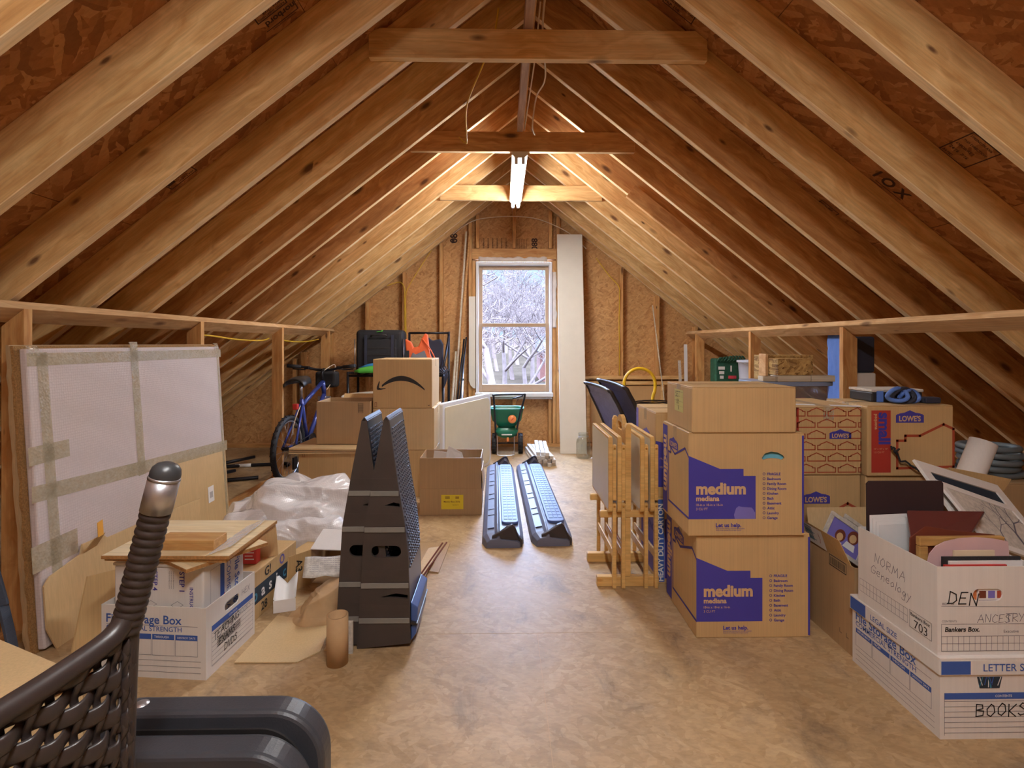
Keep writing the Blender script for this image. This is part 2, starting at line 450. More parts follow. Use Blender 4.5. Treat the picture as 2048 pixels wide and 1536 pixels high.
class MB:
    """Collects geometry for ONE mesh object."""
    def __init__(s, off=(0, 0, 0)):
        s.v = []; s.f = []; s.mi = []; s.sm = []
        s.off = Vector(off)
    def add(s, vs, fs, m=0, smooth=False):
        b = len(s.v)
        s.v += [Vector(q) - s.off for q in vs]
        s.f += [tuple(i + b for i in f) for f in fs]
        s.mi += [m] * len(fs); s.sm += [smooth] * len(fs)
        return s
    def box(s, x0, x1, y0, y1, z0, z1, m=0):
        vs = [(x, y, z) for z in (z0, z1) for y in (y0, y1) for x in (x0, x1)]
        return s.add(vs, [(0, 2, 3, 1), (4, 5, 7, 6), (0, 1, 5, 4), (2, 6, 7, 3), (0, 4, 6, 2), (1, 3, 7, 5)], m)
    def obox(s, mat, sx, sy, sz, m=0):
        vs = [mat @ Vector((x * sx / 2, y * sy / 2, z * sz / 2)) for z in (-1, 1) for y in (-1, 1) for x in (-1, 1)]
        return s.add(vs, [(0, 2, 3, 1), (4, 5, 7, 6), (0, 1, 5, 4), (2, 6, 7, 3), (0, 4, 6, 2), (1, 3, 7, 5)], m)
    def bar(s, a, b, w, h, m=0, up=(0, 0, 1)):
        a = Vector(a); b = Vector(b); d = b - a
        x = d.normalized(); up = Vector(up)
        if abs(x.dot(up)) > 0.98: up = Vector((0, 1, 0))
        y = up.cross(x).normalized(); z = x.cross(y)
        mt = Matrix((x, y, z)).transposed().to_4x4(); mt.translation = (a + b) / 2
        return s.obox(mt, d.length, w, h, m)
    def prism(s, pts, d, m=0, smooth=False):
        """pts: closed loop of 3-D points; d: extrusion vector."""
        d = Vector(d); n = len(pts); pts = [Vector(p) for p in pts]
        nn = Vector((0, 0, 0))
        for i in range(n): nn += pts[i].cross(pts[(i + 1) % n])
        if nn.dot(d) > 0: pts = pts[::-1]
        vs = pts + [p + d for p in pts]
        fs = [tuple(range(n)), tuple(range(2 * n - 1, n - 1, -1))]
        fs += [(i, i + n, (i + 1) % n + n, (i + 1) % n)[::-1] for i in range(n)]
        fs = [fs[0], fs[1]] + [f[::-1] for f in fs[2:]]
        b = len(s.f)
        s.add(vs, fs, m)
        if smooth:
            for i in range(b + 2, len(s.f)): s.sm[i] = True
        return s
    def tube(s, path, r, m=0, seg=10, closed=False, caps=True, smooth=True):
        P = [Vector(p) for p in path]; n = len(P)
        R = r if isinstance(r, (list, tuple)) else [r] * n
        vs = []; fs = []
        prev = None
        for i in range(n):
            if closed: t = P[(i + 1) % n] - P[i - 1]
            else: t = P[min(i + 1, n - 1)] - P[max(i - 1, 0)]
            t.normalize()
            if prev is None:
                a = Vector((0, 0, 1)) if abs(t.z) < 0.9 else Vector((1, 0, 0))
                x = t.cross(a).normalized()
            else:
                x = (prev - t * prev.dot(t)).normalized()
            prev = x; y = t.cross(x)
            vs += [P[i] + (x * math.cos(2 * PI * k / seg) + y * math.sin(2 * PI * k / seg)) * R[i] for k in range(seg)]
        for i in range(n if closed else n - 1):
            j = (i + 1) % n
            for k in range(seg):
                l = (k + 1) % seg
                fs.append((i * seg + k, i * seg + l, j * seg + l, j * seg + k))
        s.add(vs, fs, m, smooth)
        if caps and not closed:
            b = len(s.v) - len(vs)
            s.f += [tuple(b + k for k in range(seg))[::-1], tuple(b + (n - 1) * seg + k for k in range(seg))]
            s.mi += [m, m]; s.sm += [False, False]
        return s
    def cyl(s, a, b, r, m=0, seg=20, r2=None):
        return s.tube([a, b], [r, r if r2 is None else r2], m, seg)
    def lathe(s, prof, c=(0, 0, 0), m=0, seg=28, axis=None):
        """prof: (radius, height) pairs turned about the vertical through c (or about an axis)."""
        c = Vector(c); q = Matrix.Identity(3)
        if axis is not None: q = Vector((0, 0, 1)).rotation_difference(Vector(axis)).to_matrix()
        vs = [c + q @ Vector((r * math.cos(2 * PI * k / seg), r * math.sin(2 * PI * k / seg), h)) for r, h in prof for k in range(seg)]
        fs = [(i * seg + k, i * seg + (k + 1) % seg, (i + 1) * seg + (k + 1) % seg, (i + 1) * seg + k) for i in range(len(prof) - 1) for k in range(seg)]
        return s.add(vs, fs, m, True)
    def grid(s, fn, nu, nv, m=0, smooth=True, thick=0.0):
        vs = [Vector(fn(i / nu, j / nv)) for j in range(nv + 1) for i in range(nu + 1)]
        fs = [(j * (nu + 1) + i, j * (nu + 1) + i + 1, (j + 1) * (nu + 1) + i + 1, (j + 1) * (nu + 1) + i) for j in range(nv) for i in range(nu)]
        return s.add(vs, fs, m, smooth)
    # ---- flat print on a frame
    def poly2(s, fr, pts, m=0, lift=0):
        tri = geometry.tessellate_polygon([[Vector((x, y, 0)) for x, y in pts]])
        vs = [fr.p(x, y, lift) for x, y in pts]
        fs = []
        for t in tri:
            a, b, c = (vs[i] for i in t)
            fs.append(tuple(t) if (b - a).cross(c - a).dot(fr.n) > 0 else tuple(t)[::-1])
        return s.add(vs, fs, m)
    def rect2(s, fr, x0, x1, y0, y1, m=0, lift=0):
        return s.poly2(fr, [(x0, y0), (x1, y0), (x1, y1), (x0, y1)], m, lift)
    def line2(s, fr, pts, w, m=0, closed=False, lift=0):
        P = [Vector(p) for p in pts]; n = len(P)
        k = n if closed else n - 1
        for i in range(k):
            a = P[i]; b = P[(i + 1) % n]; d = b - a
            if d.length < 1e-6: continue
            d.normalize(); q = Vector((-d.y, d.x)) * w / 2
            a2 = a - d * w * 0.45; b2 = b + d * w * 0.45
            s.add([fr.p(*(a2 - q), lift), fr.p(*(b2 - q), lift), fr.p(*(b2 + q), lift), fr.p(*(a2 + q), lift)], [(0, 1, 2, 3)], m)
        return s
    def text2(s, fr, st, x, y, w=None, h=None, m=0, bold=0.0, rot=0.0, lift=0.0003, shear=0.0, sq=1.0):
        vs, fs, tw, ty0, ty1 = text_geo(st, bold, shear)
        k = w / tw if w else h / 0.7
        ky = k * sq
        c, sn = math.cos(rot), math.sin(rot)
        s.add([fr.p(x + c * a * k - sn * b * ky, y + sn * a * k + c * b * ky, lift) for a, b in vs], fs, m)
        return s
    def hand2(s, fr, st, x, y, h, w=0.0025, m=0, rot=0.0, gap=0.25, slant=0.1, seed=1):
        rn = random.Random(seed); cx = 0
        c, sn = math.cos(rot), math.sin(rot)
        for ch in st:
            if ch == ' ': cx += 0.5 * h; continue
            jy = rn.uniform(-.06, .06) * h; ww = 0
            for stroke in HAND[ch]:
                pts = []
                for a, b in stroke:
                    ww = max(ww, a)
                    px = cx + a * h + slant * b * h + rn.uniform(-.02, .02) * h; py = b * h + jy
                    pts.append((x + c * px - sn * py, y + sn * px + c * py))
                s.line2(fr, pts, w, m, lift=0.0004)
            cx += (ww + gap) * h
        return s
    def build(s, name, mats, parent=None, bevel=0.0, seg=2, subsurf=0, solid=0.0, loc=None, wn=False):
        me = bpy.data.meshes.new(name)
        me.from_pydata([tuple(q) for q in s.v], [], s.f)
        if not isinstance(mats, (list, tuple)): mats = [mats]
        for q in mats: me.materials.append(M[q] if isinstance(q, str) else q)
        me.polygons.foreach_set('material_index', s.mi)
        me.polygons.foreach_set('use_smooth', s.sm)
        me.update()
        ob = bpy.data.objects.new(name, me)
        COL.objects.link(ob)
        if parent is not None: ob.parent = parent
        if loc is not None: ob.location = loc
        if solid:
            md = ob.modifiers.new('thickness', 'SOLIDIFY'); md.thickness = solid; md.offset = 0
        if bevel:
            md = ob.modifiers.new('bevel', 'BEVEL'); md.width = bevel; md.segments = seg; md.limit_method = 'ANGLE'; md.angle_limit = 0.6
            md.harden_normals = False
        if subsurf:
            md = ob.modifiers.new('smooth', 'SUBSURF'); md.levels = subsurf; md.render_levels = subsurf
        return ob

def tag(o, label=None, cat=None, group=None, kind=None):
    if label: o['label'] = label
    if cat: o['category'] = cat
    if group: o['group'] = group
    if kind: o['kind'] = kind
    return o

def thing(name, label, cat, loc=(0, 0, 0), rz=0.0, group=None):
    o = bpy.data.objects.new(name, None)
    o.empty_display_size = 0.1
    COL.objects.link(o)
    o.location = loc
    o.rotation_euler = (0, 0, rz)
    return tag(o, label, cat, group)

def dup(root, loc, rz=None, label=None):
    r = root.copy(); COL.objects.link(r); r.location = loc
    if rz is not None: r.rotation_euler = (0, 0, rz)
    if label: r['label'] = label
    for ch in root.children:
        c = ch.copy(); COL.objects.link(c); c.parent = r
        for g in ch.children:
            d = g.copy(); COL.objects.link(d); d.parent = c
    return r

def smooth_path(pts, n=6):
    P = [Vector(p) for p in pts]
    out = []
    for i in range(len(P) - 1):
        p0 = P[max(i - 1, 0)]; p1 = P[i]; p2 = P[i + 1]; p3 = P[min(i + 2, len(P) - 1)]
        for k in range(n):
            t = k / n
            out.append(0.5 * ((2 * p1) + (p2 - p0) * t + (2 * p0 - 5 * p1 + 4 * p2 - p3) * t * t + (3 * p1 - p0 - 3 * p2 + p3) * t ** 3))
    out.append(P[-1])
    return out

# =================================================================== ROOM SHELL
RX, RZ, SL = 0.163, 2.995, 0.79          # ridge position, underside height, roof slope
CS = math.sqrt(1 + SL * SL)
YB, YF = 6.0, -1.6                       # stud face of the far gable, wall behind the viewer
def under(x, lift=0.0):                  # height of the rafter undersides (plus a lift square to the slope)
    return RZ - SL * abs(x - RX) + lift * CS
RD = 0.184                               # rafter depth

def structure(o):
    o['kind'] = 'structure'; return o

f = MB(); f.box(-4.3, 4.6, YF, YB + 0.1, -0.03, 0.0)
structure(f.build('floor', 'osb_floor'))
# seams between the floor panels, as shallow dark joints
j = MB(Vector((0, 0, 0)))
for y in (0.92, 2.14, 3.36, 4.58, 5.8):
    j.box(-3.6, 3.9, y - 0.0008, y + 0.0008, 0.0, 0.0004)
for i, y in enumerate((0.92, 2.14, 3.36, 4.58)):
    for x in (-2.3 + 0.6 * (i % 2), 0.14 - 0.6 * (i % 2), 2.58 - 0.6 * (i % 2)):
        j.box(x - 0.0008, x + 0.0008, y, y + 1.22, 0.0, 0.0004)
structure(j.build('trim_1', 'kraft'))

def slope_frame(sgn, y):
    """Matrix: local X down the slope, local Y along the ridge, local Z outward."""
    x = Vector((sgn, 0, -SL)).normalized(); z = Vector((sgn * SL, 0, 1)).normalized(); yv = z.cross(x)
    m = Matrix((x, yv, z)).transposed().to_4x4(); m.translation = (RX, y, RZ)
    return m

for sgn, nm in ((-1, 'ceiling'), (1, 'ceiling')):
    L = 5.1
    sh = MB()
    top = RD + 0.0005
    rowh = 1.22
    ycuts = [YF, -0.6, 1.84, 4.28, YB + 0.1]
    k = 0; a = -0.16
    while a < L:
        b = min(a + rowh, L)
        off = 0.0 if k % 2 == 0 else 1.22
        cuts = [YF] + [c + off for c in (-0.6, 1.84, 4.28) if YF < c + off < YB] + [YB + 0.1]
        for y0, y1 in zip(cuts, cuts[1:]):
            yy = (y0 + 0.0015, y1 - 0.0015) if sgn > 0 else (-y1 + 0.0015, -y0 - 0.0015)
            sh.box(a + 0.0015, b - 0.0015, yy[0], yy[1], top, top + 0.012)
        a += rowh; k += 1
    sh.box(-0.16, L, *((YF, YB + 0.1) if sgn > 0 else (-YB - 0.1, -YF)), top + 0.013, top + 0.05)
    o = structure(sh.build(nm, 'osb_roof'))
    m = slope_frame(sgn, 0)
    if m.to_3x3().col[1].y < 0: pass
    o.matrix_world = m
    # printed panel stamps on the sheathing; print runs down the slope
    st = MB()
    fr = Frame((0, 0, top), (1, 0, 0), (0, -1, 0), 0.0008)
    def block(s0, s1, y0, y1, lines, frame=True):
        if sgn > 0: y0, y1 = -y1, -y0
        n = len(lines); hh = (y1 - y0) / n
        for q, tx in enumerate(lines):
            st.text2(fr, tx, s0 + .008, y0 + hh * (n - 1 - q) + hh * .25, w=(s1 - s0) * min(1, .2 + .055 * len(tx)) - .016, m=0, bold=.02)
        if frame: st.line2(fr, [(s0, y0), (s1, y0), (s1, y1), (s0, y1)], .005, 0, True)
    if sgn < 0:
        st.text2(fr, 'norbord', 1.078, 2.030, w=.135, m=0, bold=.03)
        st.line2(fr, [(1.075, 2.022), (1.075, 2.074), (1.225, 2.074)], .004, 0)
        st.text2(fr, 'oriented strand board', 1.09, 2.080, w=.11, m=0, bold=.02)
        block(1.10, 1.235, 1.935, 2.015, ('RATED SHEATHING', '24/16  7/16', 'EXPOSURE 1', 'SIZED FOR SPACING'))
        st.rect2(fr, 1.205, 1.228, 1.945, 1.975, 0)
        block(1.875, 2.02, 2.435, 2.492, ('APA RATED', 'SHEATHING 24/16'))
        st.rect2(fr, 1.975, 2.015, 2.44, 2.465, 0)
    else:
        block(1.90, 2.03, 1.955, 2.115, ('STRENGTH AXIS', 'THIS DIRECTION', 'EXPOSURE 1', '24/16  7/16', 'RATED'))
        st.text2(fr, 'I O X', 1.885, -2.485, w=.19, m=0, bold=.03)
        st.line2(fr, [(1.92, -2.50), (2.07, -2.50)], .004, 0); st.line2(fr, [(1.90, -2.515), (1.97, -2.515)], .003, 0)
        block(.60, .77, 2.31, 2.46, ('RATED SHEATHING', '24/16  7/16 INCH', 'EXPOSURE 1', 'SIZED FOR SPACING', 'PRP 108'))
        st.rect2(fr, .61, .68, -2.36, -2.32, 0)
        block(1.90, 2.02, 2.90, 2.96, ('RATED 24/16', 'EXPOSURE 1'))
    so = st.build('printed_stamp', 'ink_stamp', o); so['kind'] = 'structure'

# ridge board
rb = MB(); rb.box(RX - 0.015, RX + 0.015, YF, YB + 0.08, RZ - 0.05, RZ + 0.30)
tag(rb.build('ridge_board', 'rafter_dark'), 'dark ridge board running along the peak of the roof', 'beam')

ORD = ['nearest', 'second', 'third', 'fourth', 'fifth', 'sixth', 'seventh', 'eighth', 'ninth', 'tenth', 'eleventh', 'twelfth', 'thirteenth']
RAF_Y = [2.52 + 0.4064 * k for k in range(-3, 9)] + [YB - 0.0]
for sgn, side in ((-1, 'left'), (1, 'right')):
    for i, y in enumerate(RAF_Y):
        r = MB()
        s0 = 0.019 * CS + 0.0
        L = 4.75
        # plumb cut at the ridge
        pts = [(s0, 0, 0), (L, 0, 0), (L, 0, RD), (s0 + RD * SL * -1 + 0.0, 0, RD)]
        pts[3] = (s0 - RD * SL, 0, RD)
        r.prism(pts, (0, 0.038 if sgn > 0 else -0.038, 0))
        dark = (i in (5, 6, 7)) or (side == 'right' and i in (4, 6, 7))
        last = i == len(RAF_Y) - 1
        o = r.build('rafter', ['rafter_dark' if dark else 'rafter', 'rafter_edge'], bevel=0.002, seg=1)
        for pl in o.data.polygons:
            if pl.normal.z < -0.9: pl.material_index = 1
        m = slope_frame(sgn, y)
        o.matrix_world = m
        lab = ('pine end rafter fixed against the far gable wall on the %s slope' % side) if last else \
              ('%s pine rafter from the viewer on the %s roof slope' % (ORD[i], side))
        tag(o, lab, 'rafter', 'rafters of the %s slope' % side)

# a short board scabbed on below one rafter of the right slope
sc = MB(); sc.box(1.05, 3.3, -0.0385, -0.001, -0.035, 0.075)
o = sc.build('scab_board', 'rafter_dark', bevel=0.002, seg=1); o.matrix_world = slope_frame(1, 4.146)
tag(o, 'narrow board nailed alongside a rafter halfway down the right slope', 'board')

# collar ties nailed to the front of the rafters
for i, (y, x0, x1, z0) in enumerate(((2.48, -0.624, 0.966, 2.503), (3.70, -0.643, 0.929, 2.51), (4.92, -0.58, 0.93, 2.50))):
    t = MB()
    h = 0.14
    cut = 0.045
    t.prism([(x0, y, z0), (x1, y, z0), (x1, y, z0 + h - cut), (x1 - cut, y, z0 + h), (x0 + cut * 1.2, y, z0 + h), (x0, y, z0 + h - cut * 0.5)], (0, 0.0385, 0))
    c = ((x0 + x1) / 2, y, z0)
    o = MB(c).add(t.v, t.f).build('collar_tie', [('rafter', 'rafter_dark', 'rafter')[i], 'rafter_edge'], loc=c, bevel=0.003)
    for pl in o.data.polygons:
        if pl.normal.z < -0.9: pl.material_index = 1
    tag(o, ('nearest collar tie, a wide board across the roof at the top of the picture',
            'middle collar tie with the near end of the fluorescent light below it',
            'farthest collar tie, lit bright yellow beside the fluorescent light')[i], 'beam', 'collar ties')

# pale strip running along over the ties
ns = MB(); ns.box(0.103, 0.143, 0.2, 3.72, 2.6515, 2.735)
tag(ns.build('nailing_strip', 'strip', bevel=0.002), 'pale straight strip of lumber running along the ridge over the collar ties', 'beam')

# ---------------------------------------------------------------- knee walls
def knee(side, xin, xe, ze, ys, yend):
    """xin: inner face of the studs; (xe, ze): inner top edge of the plate, which lies flat against the roof slope."""
    sg = -1 if side == 'left' else 1
    xo = xin + sg * 0.089
    d = Vector((sg, 0, -SL)).normalized(); n = Vector((sg * SL, 0, 1)).normalized()
    P0 = Vector((xe, -1.2, ze)); pts = [P0, P0 + d * 0.089, P0 + d * 0.089 - n * 0.038, P0 - n * 0.038]
    c = Vector((xe, 3, ze))
    p = MB(c); p.prism(pts, (0, yend + 1.2, 0))
    o = p.build('top_plate', 'plate', loc=tuple(c), bevel=0.002)
    tag(o, 'long sloping top plate of the %s knee wall, nailed below the rafters' % side, 'beam', 'knee wall plates')
    p = MB(); p.box(min(xin, xo), max(xin, xo), -1.2, yend, 0, 0.038)
    tag(p.build('bottom_plate', 'stud', bevel=0.002), 'board lying on the floor along the foot of the %s knee wall' % side, 'beam')
    names = {'left': ['beside the near end of the wrapped panel', 'rising behind the far end of the wrapped panel', 'in front of the bicycle', 'behind the bicycle near the gable'],
             'right': ['between the blue cloth and the dark bag', 'between the white bucket and the chip blocks', 'nearest the gable wall']}[side]
    zt = lambda x: pts[3].z - SL * (abs(x) - abs(pts[3].x)) - 0.001
    for y, nm in zip(ys, names):
        c = Vector((xin, y, 0.038))
        q = MB(c); q.prism([(xin, y, .0385), (xo, y, .0385), (xo, y, zt(xo)), (xin, y, zt(xin))], (0, .038, 0))
        q.v = [Vector((v.z, v.y, -v.x)) for v in q.v]      # grain of the lumber runs along local X
        o = q.build('stud', 'stud', loc=tuple(c), bevel=0.002); o.rotation_euler = (0, -PI / 2, 0)
        tag(o, 'upright stud of the %s knee wall, %s' % (side, nm), 'stud', 'knee wall studs')
knee('left', -1.88, -1.905, 1.337, [2.117, 3.34, 4.56, 5.78], 6.0)
knee('right', 2.09, 2.105, 1.309, [3.215, 4.43, 5.68], 6.0)
# plates: rotate the grain along Y by using local X = Y
for o in [q for q in scene.objects if q.name.split('.')[0] in ('top_plate', 'bottom_plate', 'nailing_strip', 'ridge_board')]:
    for v in o.data.vertices:
        v.co = Vector((v.co.y, -v.co.x, v.co.z))
    o.rotation_euler = (0, 0, PI / 2)
    # location unchanged: (x,y) -> rotate back gives the original place

# ---------------------------------------------------------------- gable wall with the window opening
WX0, WX1, WZ0, WZ1 = -0.30, 0.562, 0.60, 2.11
YO = YB + 0.089
def gable(name, y, hole, mat, th=0.012):
    g = MB()
    e = 3.95
    zt = lambda x: under(x, RD) + 0.0
    xl, xr = RX - e, RX + e
    if hole:
        polys = [[(xl, 0), (WX0, 0), (WX0, zt(WX0)), (xl, max(zt(xl), 0.02))],
                 [(WX1, 0), (xr, 0), (xr, max(zt(xr), 0.02)), (WX1, zt(WX1))],
                 [(WX0, 0), (WX1, 0), (WX1, WZ0), (WX0, WZ0)],
                 [(WX0, WZ1), (WX1, WZ1), (WX1, zt(WX1)), (RX, zt(RX)), (WX0, zt(WX0))]]
    else:
        polys = [[(xl, 0), (xr, 0), (xr, max(zt(xr), 0.02)), (RX, zt(RX)), (xl, max(zt(xl), 0.02))]]
    for p in polys:
        g.prism([(x, y, z) for x, z in p], (0, th, 0))
    return structure(g.build(name, mat))
wb = gable('wall_back', YO, True, 'osb_wall')
gable('wall_front', YF - 0.012, False, 'osb_wall')
sm = MB()
fr = Frame((0, YO, 0), (1, 0, 0), (0, 0, 1), 0.001)
for tx, x, z, w, rt in (('088', -0.52, 2.32, 0.17, PI / 2), ('860', -0.6, 2.32, 0.0, 0), ('088', 0.40, 2.24, 0.14, PI / 2), ('088', 0.745, 0.98, 0.15, PI / 2), ('24/16', 0.745, 1.3, 0.2, PI / 2)):
    if w: sm.text2(fr, tx, x, z, w=w, m=0, bold=0.03, rot=rt)
for x0, x1, z0, z1 in ((-0.26, 0.10, 2.25, 2.38), (0.16, 0.30, 2.25, 2.37)):
    for q in range(7):
        sm.text2(fr, 'RATED SHEATHING 24/16 EXP', x0 + (x1 - x0) * (q / 7), z0, w=(z1 - z0), m=0, bold=0.03, rot=PI / 2, sq=2.0 if x1 - x0 > 0.2 else 1.0)
sm.rect2(fr, -0.58, -0.55, 2.32, 2.36, 0)
structure(sm.build('printed_stamp', 'ink_stamp', wb))

def gstud(x0, x1, z0, z1, label, name='stud', y0=YB, y1=YO, group='gable wall studs', mat='stud', horiz=False):
    c = ((x0 + x1) / 2, y0, z0)
    q = MB(c); q.box(x0, x1, y0, y1 - 0.0005, z0, z1)
    if not horiz:
        q.v = [Vector((v.z, v.y, -v.x)) for v in q.v]
    o = q.build(name, mat, loc=c, bevel=0.002)
    if not horiz: o.rotation_euler = (0, -PI / 2, 0)
    return tag(o, label, 'stud' if name == 'stud' else 'beam', group)
ut = lambda x0, x1: min(under(x0), under(x1)) - 0.002
for x0, x1, z0, z1, lab in (
    (-2.36, -2.322, 0.04, None, 'gable wall stud low in the left eave behind the knee wall'),
    (-2.27, -2.232, 0.04, None, 'second gable stud low in the left eave behind the knee wall'),
    (-1.96, -1.922, 0.04, None, 'gable wall stud just behind the end of the left knee wall'),
    (-1.545, -1.507, 0.04, None, 'gable wall stud left of the black suitcase, nearest the left corner'),
    (-1.128, -1.09, 0.04, None, 'gable wall stud carrying two yellow cables above the suitcase'),
    (-0.712, -0.674, 0.04, None, 'gable wall stud between the orange vest and the leaning poles'),
    (-0.384, -0.346, 0.04, None, 'tall stud at the left side of the window'),
    (-0.343, -0.305, 0.04, WZ1 + 0.0, 'shorter stud against the left window frame'),
    (0.567, 0.605, 0.04, WZ1 + 0.0, 'shorter stud against the right window frame'),
    (0.61, 0.648, 0.04, None, 'tall stud at the right side of the window beside the white board'),
    (0.885, 0.923, 0.04, None, 'gable wall stud at the right edge of the white board'),
    (1.335, 1.373, 0.8, None, 'gable wall stud with a yellow cable right of the white board'),
    (1.75, 1.788, 0.8, None, 'gable wall stud where a thin rod leans, right of the yellow loop'),
    (2.19, 2.228, 0.04, None, 'gable wall stud behind the end of the right knee wall'),
    (-0.30, -0.262, 2.25, None, 'left short stud above the window header'),
    (0.114, 0.152, 2.25, None, 'middle short stud above the window header'),
    (0.525, 0.563, 2.25, None, 'right short stud above the window header'),
    (0.114, 0.152, 0.04, 0.56, 'short stud below the window behind the green spreader'),
    (0.52, 0.558, 0.04, 0.56, 'short stud below the right corner of the window')):
    gstud(x0, x1, z0, ut(x0, x1) if z1 is None else z1, lab)
gstud(-0.345, 0.609, 2.125, 2.245, 'wide header board across the top of the window', 'header', group=None, horiz=True)
gstud(-0.303, 0.565, 0.561, 0.598, 'rough sill board under the window', 'rough_sill', group=None, horiz=True)
gstud(0.925, 2.1, 0.762, 0.80, 'horizontal rail at waist height on the right half of the gable wall', 'rail', group=None, horiz=True, mat='rafter')
gstud(0.925, 2.1, 0.70, 0.74, 'second lower rail framing the tan access panel', 'rail', group=None, horiz=True, mat='rafter')
p = MB(); p.box(-3.2, WX0 - 0.01 + 4, YB, YO - 0.001, 0.0, 0.038)
tag(p.build('bottom_plate', 'stud', bevel=0.002), 'board lying on the floor along the foot of the far gable wall', 'beam')

# low access panel in the right half of the gable
d = MB(); d.box(1.0, 1.80, YB + 0.02, YB + 0.034, 0.05, 0.69)
dr = structure(d.build('door_1', 'door_tan', bevel=0.002))
d = MB()
for a in ((0.955, 0.998, 0.045, 0.698), (1.802, 1.845, 0.045, 0.698)): d.box(a[0], a[1], YB + 0.005, YB + 0.045, a[2], a[3])
structure(d.build('door_frame', 'rafter', dr, bevel=0.003))

# ---------------------------------------------------------------- window
wf = MB()
yi, yo = YB - 0.02, YO + 0.05
fw = 0.032
for x0, x1, z0, z1 in ((WX0, WX0 + fw, WZ0, WZ1 - 0.02), (WX1 - fw, WX1, WZ0, WZ1 - 0.02), (WX0 + fw, WX1 - fw, WZ1 - 0.02 - fw, WZ1 - 0.02), (WX0 + fw, WX1 - fw, WZ0, WZ0 + 0.02)):
    wf.box(x0 + 0.001, x1 - 0.001, yi, yo, z0 + 0.001, z1 - 0.001)
win = structure(wf.build('window_1', 'white_vinyl', bevel=0.003))
def sash(x0, x1, z0, z1, y, wdt, bot):
    s = MB()
    for a in ((x0, x0 + wdt, z0, z1), (x1 - wdt, x1, z0, z1), (x0 + wdt, x1 - wdt, z1 - wdt, z1), (x0 + wdt, x1 - wdt, z0, z0 + bot)):
        s.box(a[0], a[1], y, y + 0.035, a[2], a[3])
    o = structure(s.build('window_sash', 'sash', win, bevel=0.003))
    g = MB(); g.box(x0 + wdt, x1 - wdt, y + 0.015, y + 0.019, z0 + bot, z1 - wdt)
    structure(g.build('window_pane', 'glass', o))
sash(WX0 + fw, WX1 - fw, 1.36, WZ1 - 0.055, YB + 0.07, 0.04, 0.036)
sash(WX0 + fw, WX1 - fw, WZ0 + 0.02, 1.40, YB + 0.03, 0.038, 0.085)
q = MB(); q.box(WX0 - 0.008, WX1 + 0.008, YB - 0.06, YB + 0.01, WZ0 - 0.03, WZ0 + 0.015)
structure(q.build('window_sill', 'white_vinyl', win, bevel=0.006))
# torn house wrap round the opening
hw = MB()
rn = random.Random(3)
def rag(x0, x1, z0, z1, n, vert):
    def fn(u, v):
        x = x0 + (x1 - x0) * u; z = z0 + (z1 - z0) * v
        e = noise.noise(Vector((x * 14, z * 14, 2)))
        if vert: x += (0.018 * e if u > 0.5 else 0)
        else: z += (0.02 * e if v > 0.5 else 0)
        return (x, YB - 0.012 - 0.008 * noise.noise(Vector((x * 25, z * 25, 7))), z)
    hw.grid(fn, n if not vert else 4, 4 if not vert else n)
rag(WX0 + 0.03, WX1 - 0.06, 2.096, 2.145, 30, False)
rag(WX1 + 0.003, WX1 + 0.05, 1.35, 1.98, 40, True)
rag(WX0 + 0.18, WX1 + 0.0, 0.54, 0.572, 24, False)
structure(hw.build('house_wrap', 'tyvek', win, solid=0.001))

# ---------------------------------------------------------------- fluorescent strips (the one in view, and its twin behind the viewer)
def strip_light(x, y0, z, label):
    L = 1.22
    r = thing('fluorescent_light', label, 'light', (x, y0, z))
    h = MB(); h.prism([(-0.055, 0, 0), (0.055, 0, 0), (0.055, 0, -0.022), (0.028, 0, -0.045), (-0.028, 0, -0.045), (-0.055, 0, -0.022)], (0, L, 0))
    h.build('housing', 'white_paint', r, bevel=0.002)
    for s in (-1, 1):
        t = MB(); t.cyl((s * 0.024, 0.03, -0.066), (s * 0.024, L - 0.03, -0.066), 0.0145, 0, 14)
        t.build('tube', 'tube_glow', r)
        for yy in (0.012, L - 0.012):
            e = MB(); e.box(s * 0.024 - 0.012, s * 0.024 + 0.012, yy - 0.012, yy + 0.012, -0.085, -0.044)
            e.build('lamp_holder', 'white_plastic', r, bevel=0.003)
    ld = bpy.data.lights.new('lamp_light', 'AREA'); ld.shape = 'RECTANGLE'; ld.size = 0.10; ld.size_y = L - 0.08
    ld.energy = LAMP_POWER; ld.color = LAMP_COLOR; ld.spread = PI
    lo = bpy.data.objects.new('lamp_light', ld); COL.objects.link(lo); lo.parent = r
    lo.location = (0, L / 2, -0.089)
    return r
strip_light(0.12, 3.66, 2.498, 'lit fluorescent strip light hanging below the collar ties')
strip_light(0.12, -0.55, 2.50, 'second fluorescent strip light over the near end of the attic')

# =================================================================== CARTONS AND PRINT
PM = ['ink_blue', 'ink_card', 'ink_pale', 'ink_red', 'ink_brick', 'ink_black', 'white_ink', 'ink_royal', 'ink_grey', 'ink_navy', 'ink_teal', 'ink_brown', 'yellow_label', 'orange_plastic']
BLUE, CARD, PALE, RED, BRICK, BLACK, WHITE, ROYAL, GREY, NAVY, TEAL, BROWN, YEL, ORG = range(len(PM))

def faces(w, d, h, eps=0.0007):
    return dict(front=Frame((0, 0, 0), (1, 0, 0), (0, 0, 1), eps), left=Frame((0, d, 0), (0, -1, 0), (0, 0, 1), eps),
                right=Frame((w, 0, 0), (0, 1, 0), (0, 0, 1), eps), top=Frame((0, 0, h), (1, 0, 0), (0, 1, 0), eps))

